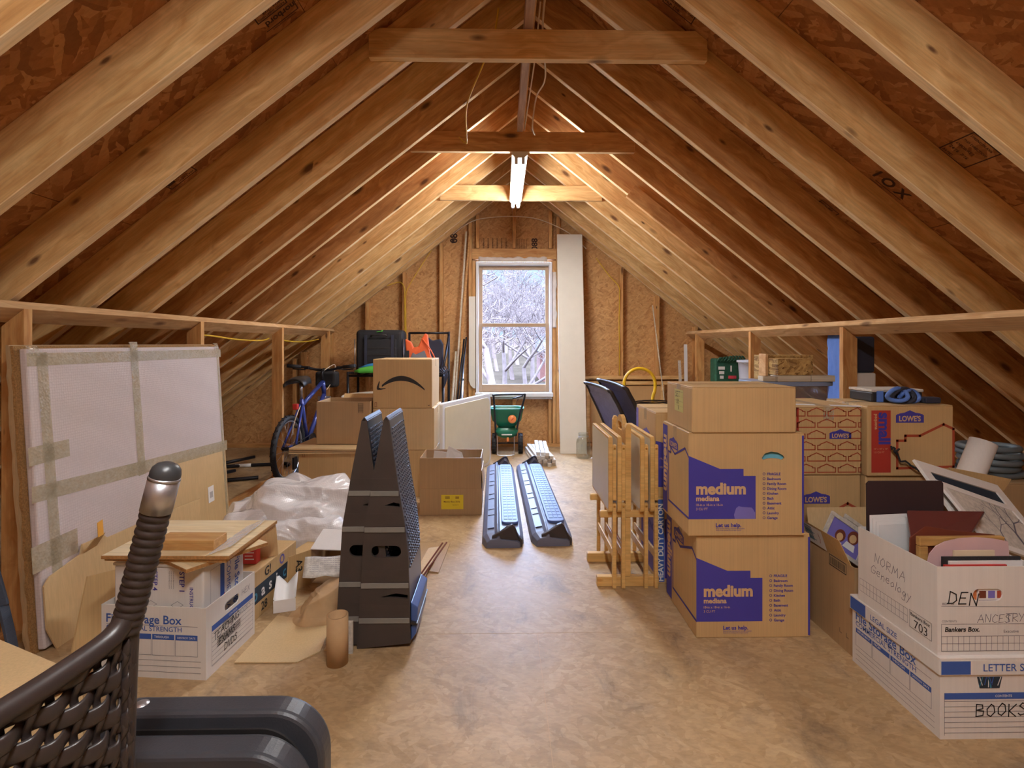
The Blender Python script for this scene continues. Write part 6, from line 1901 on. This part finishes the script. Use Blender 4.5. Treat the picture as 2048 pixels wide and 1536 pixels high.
# ------------------------------------------------ bicycle against the left studs
r = thing('bicycle', 'blue mountain bicycle with a black handlebar bag, standing by the left knee wall', 'bicycle', (-1.79, 4.47, 0), -.07)
RADW = .285; LB = .88; TILT = .0
def wheel(y, nm):
    b = MB(); R = RADW - .024
    b.tube([(0, y + R * math.cos(a), RADW + R * math.sin(a)) for a in [2 * PI * i / 48 for i in range(48)]], .023, 0, 12, closed=True)
    for i in range(60):
        a = 2 * PI * i / 60; s = .010 if i % 2 else -.010
        c_, s_ = math.cos(a), math.sin(a)
        b.bar((s - .006, y + (R + .0215) * c_, RADW + (R + .0215) * s_), (s + .008, y + (R + .0215) * c_, RADW + (R + .0215) * s_), .011, .007, up=(0, c_, s_))
    w_ = part(b, 'wheel', 'rubber', r)
    b = MB(); b.tube([(0, y + (R - .026) * math.cos(a), RADW + (R - .026) * math.sin(a)) for a in [2 * PI * i / 48 for i in range(48)]], .009, 0, 10, closed=True); part(b, 'rim', 'alu', w_)
    b = MB()
    for i in range(20):
        a = 2 * PI * i / 20; b.tube([((-1) ** i * .025, y, RADW), (0, y + (R - .03) * math.cos(a), RADW + (R - .03) * math.sin(a))], .0012, 0, 4)
    part(b, 'spokes', 'alu', w_)
    b = MB(); b.tube([(-.05, y, RADW), (.05, y, RADW)], .018, 0, 12); part(b, 'hub', 'black_metal', w_)
wheel(0, 0); wheel(LB, 1)
bb = Vector((0, .36, .275)); seat_t = Vector((0, .24, .68)); head_t = Vector((0, .70, .80)); head_b = Vector((0, .73, .68)); rax = Vector((0, 0, RADW))
b = MB()
for a_, c_, q in ((bb, seat_t, .017), (seat_t - Vector((0, 0, .06)), head_t, .019), (bb, head_b, .021), (head_b, head_t, .022)): b.tube([a_, c_], q, 0, 14)
for s in (-1, 1):
    b.tube([seat_t + Vector((s * .012, 0, -.05)), rax + Vector((s * .055, 0, 0))], .010, 0, 10); b.tube([bb + Vector((s * .03, 0, 0)), rax + Vector((s * .055, 0, 0))], .011, 0, 10)
part(b, 'frame', 'bike_blue', r)
b = MB(); b.tube([head_b - Vector((0, 0, .02)), head_b + Vector((0, .01, -.05))], .024, 0, 12)
for s in (-1, 1): b.tube([head_b + Vector((s * .05, .01, -.04)), Vector((s * .05, LB, RADW))], .015, 0, 12)
b.bar(head_b + Vector((-.06, .01, -.04)), head_b + Vector((.06, .01, -.04)), .03, .03); part(b, 'fork', 'alu', r)
b = MB(); b.tube([seat_t, seat_t + Vector((0, -.02, .14))], .013, 0, 12); part(b, 'seat_post', 'steel', r)
b = MB()
def sd(u, v):
    y = -.13 + .26 * v; wd = .085 * (1 - .72 * max(0, v - .25) ** .8); a = (u - .5) * PI * 1.1
    return (wd * math.sin(a), y + .22, .825 + .055 * math.cos(a) - .02 * (v - .5) ** 2 * 4 * (1 if v < .5 else .4))
b.grid(sd, 16, 14); part(b, 'saddle', 'black_plastic', r, solid=.012)
b = MB(); b.tube([head_t, head_t + Vector((0, -.02, .085)), head_t + Vector((0, .03, .12))], .014, 0, 12)
b.tube(smooth_path([(-.33, .66, .955), (-.18, .70, .94), (-.07, .735, .915), (.07, .735, .915), (.18, .70, .94), (.33, .66, .955)], 5), .0125, 0, 12); hb_ = part(b, 'handlebar', 'black_metal', r)
for s in (-1, 1):
    b = MB(); b.tube([(s * .335, .658, .956), (s * .21, .692, .944)], .0175, 0, 14); part(b, 'grip', 'rubber', hb_)
    b = MB(); b.tube(smooth_path([(s * .17, .70, .93), (s * .20, .735, .915), (s * .30, .70, .925)], 4), .006, 0, 8); b.box(s * .16 - .02, s * .16 + .02, .69, .73, .92, .95); part(b, 'brake_lever', 'black_metal', hb_)
b = MB(); b.box(-.115, .095, .775, .90, .735, .895); part(b, 'handlebar_bag', 'black_cloth', r, bevel=.03, seg=4)
b = MB(); b.tube([(.045, .36, .275), (.05, .36, .275)], .085, 0, 28); b.tube([(.06, .36, .275), (.062, .30, .14)], .009, 0, 8); b.tube([(-.045, .36, .275), (-.05, .42, .41)], .009, 0, 8); ck_ = part(b, 'crank', 'black_metal', r)
for x, y, z in ((.10, .30, .14), (-.10, .42, .41)):
    b = MB(); b.box(x - .045, x + .045, y - .035, y + .035, z - .012, z + .012); part(b, 'pedal', 'black_plastic', ck_, bevel=.004)
b = MB(); b.tube([(.05, y, z) for y, z in [(.0, RADW + .04), (.36, .36), (.44, .30), (.40, .20), (.36, .19), (0, RADW - .04)]], .004, 0, 6, closed=True); b.tube([(.05, .0, RADW), (.058, 0, RADW)], .045, 0, 18); b.box(.045, .06, -.03, .03, .12, .22); part(b, 'drivetrain', 'black_metal', r)
b = MB(); b.tube(smooth_path([(0, .70, .90), (.08, .80, .96), (.05, .80, .80), (.03, .72, .72)], 5), .004, 0, 6); b.tube(smooth_path([(0, .22, .62), (.06, .05, .60), (.045, -.01, .48), (.03, .03, .40)], 5), .004, 0, 6); part(b, 'brake_cable', 'white_cable', r)
b = MB(); b.box(-.02, .02, .11, .15, .60, .65); part(b, 'rear_reflector', 'red_card', r, bevel=.004)
b = MB(); b.bar((0, -.03, .0), (-.16, .10, .28), .012, .012) if False else b.tube([(.055, .08, .26), (.16, .10, .006)], .008, 0, 8); part(b, 'kickstand', 'black_metal', r)

# ------------------------------------------------ black rack with suitcase, vests and swim gear
r = thing('metal_rack', 'black metal rack against the gable wall, left of the window', 'rack', (-1.58, 5.45, 0))
for x, y, hh in ((.0, 0, .88), (.0, .38, .86), (.97, 0, .90), (.99, .38, 1.30), (.56, .38, 1.29)):
    b = MB(); b.tube([(x, y, 0), (x, y, hh)], .0135, 0, 12); part(b, 'post', 'black_metal', r)
for a_, c_ in (((0, 0, .84), (.97, 0, .84)), ((0, .38, .84), (.99, .38, .84)), ((.56, .38, 1.285), (1.0, .38, 1.285)), ((.97, 0, .88), (.99, .38, .88)), ((0, 0, .87), (0, .38, .85)), ((.97, .02, .90), (.99, .38, 1.25))):
    b = MB(); b.tube([a_, c_], .0125, 0, 10); part(b, 'rail', 'black_metal', r)
b = MB()
for k in range(13): b.tube([(.0 + .08 * k, .0, .843), (.0 + .08 * k, .38, .843)], .004, 0, 6)
part(b, 'shelf_wires', 'black_metal', r)
r = thing('suitcase', 'black soft suitcase standing upright on the black rack', 'suitcase', (-1.53, 5.54, .858))
b = MB(); b.box(0, .50, 0, .20, 0, .455); part(b, 'body', 'black_cloth', r, bevel=.045, seg=4)
b = MB(); b.box(.09, .43, -.022, .004, .05, .36); fp_ = part(b, 'front_pocket', 'black_cloth', r, bevel=.015, seg=3)
for x in (.10, .375):
    b = MB(); b.box(x, x + .028, -.028, -.0225, .02, .40); part(b, 'strap', 'navy_cloth', r)
b = MB(); b.tube(smooth_path([(.17, -.02, .385), (.19, -.045, .40), (.31, -.045, .40), (.33, -.02, .385)], 5), .010, 0, 8); part(b, 'handle', 'black_plastic', r)
b = MB(); b.tube(smooth_path([(.22, -.004, .432), (.25, -.006, .436), (.275, -.008, .436), (.285, -.006, .45), (.27, -.006, .443)], 4), .004, 0, 6); part(b, 'zip_pull', 'lime', r)
for z in (.12, .19, .26):
    b = MB(); b.box(.095, .425, -.0265, -.0222, z, z + .012); part(b, 'zip', 'black_plastic', fp_)
for x in (.0, .505):
    b = MB(); b.tube([(x - .003, -.01, .0), (x - .003, -.01, .36)], .006, 0, 8); part(b, 'side_bar', 'steel', r)
def vest(loc, label, flip):
    r = thing('life_vest', label, 'life vest', loc)
    b = MB(); P = [(0, 0), (.03, .05), (.05, .20), (.04, .36), (.10, .33), (.125, .27), (.175, .28), (.205, .36), (.245, .42), (.27, .40), (.29, .22), (.33, .10), (.36, .05), (.36, 0)]
    if flip: P = [(.36 - x, z) for x, z in P][::-1]
    b.prism([(x, 0, z) for x, z in P], (0, .055, 0)); part(b, 'panel', 'orange_cloth', r, bevel=.014, seg=3)
    b = MB(); P = [(.06, 0), (.075, .12), (.12, .22), (.15, .20), (.24, .24), (.27, .16), (.30, .06), (.31, 0)]
    if flip: P = [(.36 - x, z) for x, z in P][::-1]
    b.prism([(x, -.012, z) for x, z in P], (0, .0115, 0)); part(b, 'front_panel', 'grey_cloth', r, bevel=.005)
    b = MB(); b.tube(smooth_path([(.22, -.008, .36), (.29, -.018, .27), (.34, -.018, .18), (.37, -.01, .08)], 5), .006, 0, 8); part(b, 'piping', 'orange_cloth', r)
    b = MB(); b.box(.05, .085, -.016, -.0125, .10, .24); part(b, 'strap', 'black_cloth', r)
    return r
vest((-1.04, 5.46, .858), 'orange and grey life vest hanging on the right half of the black rack', False)
b = MB((-.80, 5.70, .86)); b.prism([(-.82, 5.72, .86), (-.64, 5.72, .86), (-.64, 5.72, 1.16), (-.67, 5.72, 1.22), (-.76, 5.72, 1.20), (-.80, 5.72, 1.24), (-.84, 5.72, 1.12)], (0, .06, 0))
o = b.build('life_vest', 'navy_cloth', loc=(-.80, 5.70, .86), bevel=.015, seg=3); tag(o, 'dark navy vest hanging behind the orange life vest', 'life vest')
b = MB((-.62, 5.40, .78))
for k in range(5): b.tube(smooth_path([(-.66 + .02 * k, 5.42, .90 + .01 * k), (-.60 + .01 * k, 5.40, .86), (-.575, 5.40, .90 - .03 * k), (-.60, 5.41, .80 - .02 * k)], 5), .006, 0, 6)
o = b.build('strap_tangle', 'navy_cloth', loc=(-.62, 5.40, .78)); tag(o, 'tangle of dark straps hanging off the right end of the black rack', 'strap')
r = thing('swim_toy', 'green and blue swim toy lying on the left end of the black rack', 'toy', (-1.44, 5.40, .857))
b = MB(); b.tube([(-.06, 0, .03), (.0, 0, .038), (.10, 0, .05), (.22, 0, .055), (.34, 0, .05)], [.008, .028, .036, .038, .03], 0, 16); part(b, 'body', 'lime', r)
b = MB(); b.tube([(-.02, .015, .062), (.08, .015, .085), (.2, .015, .098), (.34, .015, .095)], [.008, .022, .026, .02], 0, 12); part(b, 'back', 'sky_cloth', r)

# ------------------------------------------------ things piled behind and above the right knee wall
c1 = carton('tall brown carton carrying the smoky plastic tote behind the patterned box', (1.44, 2.98, 0), (.50, .36, .792), mat='card_b', tape=None)
r = thing('storage_tote', 'smoky plastic tote with a grey lid and red things inside, behind the plain box', 'tote', (1.46, 3.0, .793))
b = MB(); loft(b, [[(.235 + x, .16 + y, z) for x, y, z in hop(q[0], q[1], q[2])] for q in ((0, .0, .0), (0, .205, .135), (.13, .222, .15))]); part(b, 'bin', 'tote', r)
b = MB(); b.prism([(.235 + x, .16 + y, .131) for x, y, z in hop(0, .238, .16)], (0, 0, .026)); part(b, 'lid', 'grey_lid', r, bevel=.004)
b = MB(); b.box(.06, .24, .06, .24, .005, .07); o = b.build('folded_cloth', 'pink_cloth', loc=(1.46, 3.0, .793), bevel=.02, seg=3); tag(o, 'red cloth inside the smoky tote', 'cloth')
b = MB(); b.box(.26, .38, .05, .2, .005, .05); o = b.build('folded_cloth', 'pink_cloth', loc=(1.46, 3.0, .793), bevel=.018, seg=3); tag(o, 'smaller red cloth at the right inside the smoky tote', 'cloth')
for k, (x0, x1, y0, y1, lab) in enumerate(((1.575, 1.765, 3.0, 3.09, 'left whitewashed board end lying on the tote lid'), (1.768, 1.905, 3.0, 3.09, 'right whitewashed board end with a dark knot on the tote lid'))):
    b = MB((x0, y0, .951)); b.box(x0, x1, y0, y1, .951, .986); o = b.build('board', 'whitewood', loc=(x0, y0, .951), bevel=.003); tag(o, lab, 'board')
b = MB((1.40, 3.03, .951)); b.box(1.50, 1.573, 3.03, 3.10, .951, .981); o = b.build('board', 'whitewood', loc=(1.40, 3.03, .951), bevel=.003); o.rotation_euler = (0, 0, -.05); tag(o, 'short pale board left of the chip block on the tote', 'board')
b = MB((1.565, 3.02, .987)); b.box(1.585, 1.775, 3.02, 3.13, .987, 1.082); o = b.build('chip_block', 'osb_chip', loc=(1.565, 3.02, .987), bevel=.002); tag(o, 'tan chipboard block on the whitewashed boards', 'block')
b = MB((1.53, 3.14, .987)); b.box(1.56, 1.86, 3.14, 3.26, .951, 1.10); o = b.build('chip_block', 'osb_chip', loc=(1.53, 3.14, .987), bevel=.002); tag(o, 'larger darker chipboard block behind the tan one', 'block')
b = MB((1.485, 3.0, .982)); b.box(1.512, 1.528, 3.02, 3.10, .982, 1.11); o = b.build('board', 'plate', loc=(1.485, 3.0, .982), bevel=.002); tag(o, 'small upright board end left of the chip blocks', 'board')
r = thing('tall_bag', 'tall blue, navy and white bag standing behind the right knee wall', 'bag', (2.205, 3.38, 0))
b = MB(); b.box(0, .21, 0, .14, 0.0, .80); b.box(0, .21, 0, .14, .80, .98); part(b, 'lower_bag', 'white_card', r, bevel=.012, seg=3)
b = MB(); b.box(.004, .206, .004, .14, .981, 1.215); part(b, 'upper_bag', 'navy_cloth', r, bevel=.015, seg=3)
b = MB(); b.grid(lambda u, v: (-.008 - .012 * abs(noise.noise(Vector((u * 3, v * 6, 5)))), -.005 + .16 * u, .70 + .525 * v), 10, 24); part(b, 'blue_side', 'blue_cloth', r, solid=.006)
r = thing('carry_case', 'flat dark case with a pale lid on top of the red-striped small box', 'case', (1.722, 2.44, .898))
b = MB(); b.box(0, .24, 0, .16, 0, .045); part(b, 'body', 'black_plastic', r, bevel=.006)
b = MB(); b.box(-.003, .243, -.003, .163, .0455, .058); part(b, 'lid', 'newsprint', r, bevel=.003)
b = MB(); b.box(.02, .05, -.006, -.001, .0, .05); part(b, 'latch', 'blue_cloth', r)
b = MB((1.83, 2.36, .898))
for k, (cx, rr, zz) in enumerate(((1.79, .030, .938), (1.825, .033, .934), (1.86, .028, .930), (1.81, .020, .93))):
    b.tube([(cx + 1.5 * rr * math.cos(a), 2.37 + .010 * k + .01 * math.sin(2 * a), zz + rr * .95 * math.sin(a)) for a in [2 * PI * i / 24 for i in range(24)]], .0095, k % 2, 8, closed=True)
o = b.build('folded_strap', ['blue_cloth', 'navy_cloth'], loc=(1.83, 2.36, .898)); tag(o, 'bundle of blue and black straps in front of the flat dark case', 'strap')
b = MB((1.92, 2.37, .897)); b.box(1.92, 1.993, 2.37, 2.42, .898, .925); o = b.build('blue_pouch', 'navy_cloth', loc=(1.92, 2.37, .897), bevel=.006); tag(o, 'small navy pouch at the right end behind the straps', 'pouch')
c2 = carton('brown carton behind the right knee wall carrying the bucket and green bag', (2.20, 4.78, 0), (.46, .60, .69), mat='card_b', tape=None)
r = thing('bucket', 'white plastic bucket behind the right knee wall', 'bucket', (2.325, 4.93, .691))
b = MB(); b.lathe([(0, 0), (.088, 0), (.094, .10), (.107, .30), (.120, .302), (.120, .322), (.110, .324), (.104, .31), (.085, .01), (0, .01)], seg=36); part(b, 'body', 'bucket', r)
b = MB(); b.tube(smooth_path([(-.118, 0, .31), (-.09, -.10, .29), (0, -.135, .26), (.09, -.10, .29), (.118, 0, .31)], 5), .003, 0, 6); part(b, 'bail', 'steel', r)
b = MB((2.37, 4.93, .70)); b.prism([(2.33, 4.90, .75), (2.40, 4.90, .75), (2.40, 4.92, 1.03), (2.365, 4.92, 1.06), (2.34, 4.92, 1.03)], (0, .02, 0)); o = b.build('paper_scrap', 'paper', loc=(2.37, 4.93, .70)); tag(o, 'white paper sticking up out of the bucket', 'paper')
r = thing('green_bag', 'dark green printed bag beside the white bucket behind the right knee wall', 'bag', (2.20, 5.22, .691))
b = MB(); b.box(-.09, .20, 0, .14, 0, .33); part(b, 'body', 'green_dark', r, bevel=.02, seg=3)
b = MB(); 
for k in range(16): 
    x = -.07 + .015 * k; b.tube(smooth_path([(x, -.006, .30), (x + .02, -.012, .335 + .02 * math.sin(k * 3)), (x + .05, -.004, .32)], 4), .008, 0, 6)
part(b, 'ruffle', 'green_dark', r)
q = MB(); fr = Frame((0, 0, 0), (1, 0, 0), (0, 0, 1), .003)
for k in range(3): q.rect2(fr, -.06 + .008 * k, .005 - .006 * k, .22 - .045 * k, .25 - .045 * k, 0)
q.rect2(fr, .06, .075, .20, .26, 0); q.rect2(fr, .04, .12, .13, .16, 1); part(q, 'printed_graphics', ['paper', 'pink_cloth'], r)

# ------------------------------------------------ electrical cables
def cable(label, pts, r_=.0045, mat='yellow_cable', n=6):
    P = smooth_path(pts, n); c = Vector(P[0]); b = MB(c); b.tube(P, r_, 0, 8)
    return tag(b.build('cable', mat, loc=tuple(c)), label, 'cable')
cable('yellow cable looping down from the ridge between the first two collar ties', [(-.02, 2.64, 2.84), (-.045, 2.66, 2.70), (-.10, 2.72, 2.60), (-.20, 3.0, 2.52), (-.22, 3.25, 2.46), (-.235, 3.45, 2.47), (-.30, 3.68, 2.60)])
cable('white cord hanging beside the pale strip above the light', [(.22, 2.30, 2.95), (.19, 2.5, 2.68), (.235, 2.9, 2.63), (.205, 3.2, 2.66), (.19, 3.35, 2.55), (.215, 3.5, 2.55), (.20, 3.66, 2.65)], .005, 'white_cable')
cable('thinner white cord running along the pale strip', [(.172, 2.40, 2.72), (.168, 2.75, 2.645), (.162, 3.1, 2.645), (.155, 3.4, 2.63), (.153, 3.69, 2.655)], .004, 'white_cable')
cable('yellow cable running down the stud above the suitcase', [(-1.30, 5.99, 1.82), (-1.16, 5.985, 1.86), (-1.105, 5.98, 1.80), (-1.10, 5.98, 1.70), (-1.098, 5.985, 1.4), (-1.095, 5.985, 1.1), (-1.09, 5.985, .7)], .005)
cable('yellow cable slanting from the rafters to the stud above the suitcase', [(-.80, 5.99, 2.22), (-.93, 5.985, 2.02), (-1.06, 5.982, 1.80), (-1.088, 5.98, 1.68), (-1.086, 5.985, 1.4), (-1.084, 5.985, .7)], .0045)
cable('yellow cable running down the gable stud right of the white board', [(1.06, 5.99, 2.14), (1.20, 5.985, 1.95), (1.315, 5.982, 1.82), (1.326, 5.985, 1.7), (1.322, 5.985, 1.4), (1.327, 5.985, 1.1), (1.325, 5.985, .81)], .005)
cable('cable draped across the gable above the window', [(-.56, 5.985, 2.40), (-.34, 5.99, 2.55), (-.05, 5.985, 2.60), (.25, 5.985, 2.60), (.48, 5.985, 2.55), (.75, 5.985, 2.42), (.95, 5.985, 2.24)], .005, 'white_cable')
cable('yellow cable hanging under the left top plate', [(-1.985, 3.39, 1.215), (-1.99, 3.6, 1.225), (-1.985, 4.0, 1.20), (-1.985, 4.4, 1.195), (-1.985, 4.545, 1.215)], .006)
cable('yellow cable behind the left top plate near the gable', [(-1.985, 4.62, 1.215), (-1.985, 5.0, 1.19), (-1.985, 5.4, 1.19), (-1.985, 5.76, 1.215)], .006)

# =================================================================== OUTSIDE THE WINDOW
def ground_z(y): return -2.9 + 5.2 * ((y - 8) / 100) ** 1.3
g = MB(); g.grid(lambda u, v: (-60 + 120 * u, 8 + 100 * v, ground_z(8 + 100 * v) + .3 * noise.noise(Vector((u * 14, v * 14, 1)))), 40, 40)
o = g.build('ground', 'leaf_litter'); o['kind'] = 'structure'
def tree_mesh(seed, h, depth, r0, spread, low=.34):
    rn = random.Random(seed); b = MB()
    def br(p, d, l, r_, k):
        n = 3; P = [p]
        for i in range(n):
            d = (d + Vector((rn.uniform(-1, 1), rn.uniform(-1, 1), rn.uniform(-.5, .7))) * .16).normalized(); P.append(P[-1] + d * (l / n))
        e = r_ * .62
        b.tube(P, [r_ + (e - r_) * i / n for i in range(n + 1)], 0, 6 if k > 3 else 3, caps=False)
        if k == 0: return
        m = 3 if k > 1 else 4
        for j in range(m):
            q = P[-1] if j == 0 else P[rn.randint(1, n)]
            a = Vector((rn.uniform(-1, 1), rn.uniform(-1, 1), rn.uniform(-.35, .75))).normalized()
            nd = (d * (1 - spread) + a * spread).normalized()
            br(q, nd, l * rn.uniform(.58, .8), max(e * rn.uniform(.5, .8), .011), k - 1)
    br(Vector((0, 0, -.3)), Vector((.03, 0, 1)), h * low, r0, depth)
    return b
protos = [tree_mesh(3, 11.5, 7, .21, .58), tree_mesh(11, 12, 6, .15, .52, .24), tree_mesh(23, 10, 6, .11, .62, .17)]
t0 = protos[0].build('bare_tree', 'bark', loc=(-.30, 19.5, ground_z(19.5))); tag(t0, 'large bare tree with a thick pale trunk, nearest outside the window', 'tree')
pts = [(1.0, 23.0, 1, 1.0, 'bark'), (-3.2, 25, 2, 1.2, 'bark'), (3.0, 27.5, 2, 1.1, 'bark'), (.1, 30, 1, 1.1, 'bark'), (-1.9, 33, 2, 1.3, 'bark'), (2.0, 35, 1, 1.2, 'bark'), (4.2, 37, 2, 1.5, 'bark'), (-4.2, 36, 1, 1.2, 'bark'),
       (.9, 41, 2, 1.7, 'bark'), (-2.6, 43, 1, 1.3, 'bark'), (3.4, 45, 1, 1.4, 'bark'), (-.4, 48, 2, 1.8, 'bark'), (-5.2, 47, 2, 1.7, 'bark'), (5.6, 52, 1, 1.5, 'bark'), (1.6, 54, 2, 1.9, 'bark'), (-1.4, 58, 1, 1.6, 'bark'), (-3.8, 56, 2, 1.9, 'bark'), (3.0, 60, 2, 1.9, 'bark'), (-.9, 64, 2, 1.9, 'bark'), (2.2, 66, 1, 1.6, 'bark'), (.4, 70, 2, 2.0, 'bark'), (-2.4, 72, 1, 1.7, 'bark'), (4.4, 74, 2, 2.0, 'bark'), (1.2, 78, 1, 1.8, 'bark'), (-.6, 82, 2, 2.1, 'bark'), (3.4, 84, 1, 1.9, 'bark')]
base = {}
for i, (x, y, k, s, m_) in enumerate(pts):
    if k not in base:
        base[k] = protos[k].build('bare_tree', 'bark_dark' if k == 1 else 'bark'); o = base[k]
    else:
        o = base[k].copy(); COL.objects.link(o)
    o.location = (x, y, ground_z(y)); o.scale = (s, s, s); o.rotation_euler = (0, 0, i * 1.9)
    tag(o, 'slender bare tree in the wood beyond the large trunk', 'tree', 'bare trees in the wood')
r = thing('house', 'small brick house with a grey roof at the right edge of the window view', 'house', (3.75, 40, ground_z(40) - .3))
b = MB(); b.box(-.9, 3.2, 0, 4, 0, 2.6); part(b, 'wall', 'brick', r)
b = MB(); b.prism([(-1.1, -.3, 2.6), (-1.1, 4.3, 2.6), (-1.1, 2, 4.0)], (4.6, 0, 0)); part(b, 'roof', 'roof_grey', r)
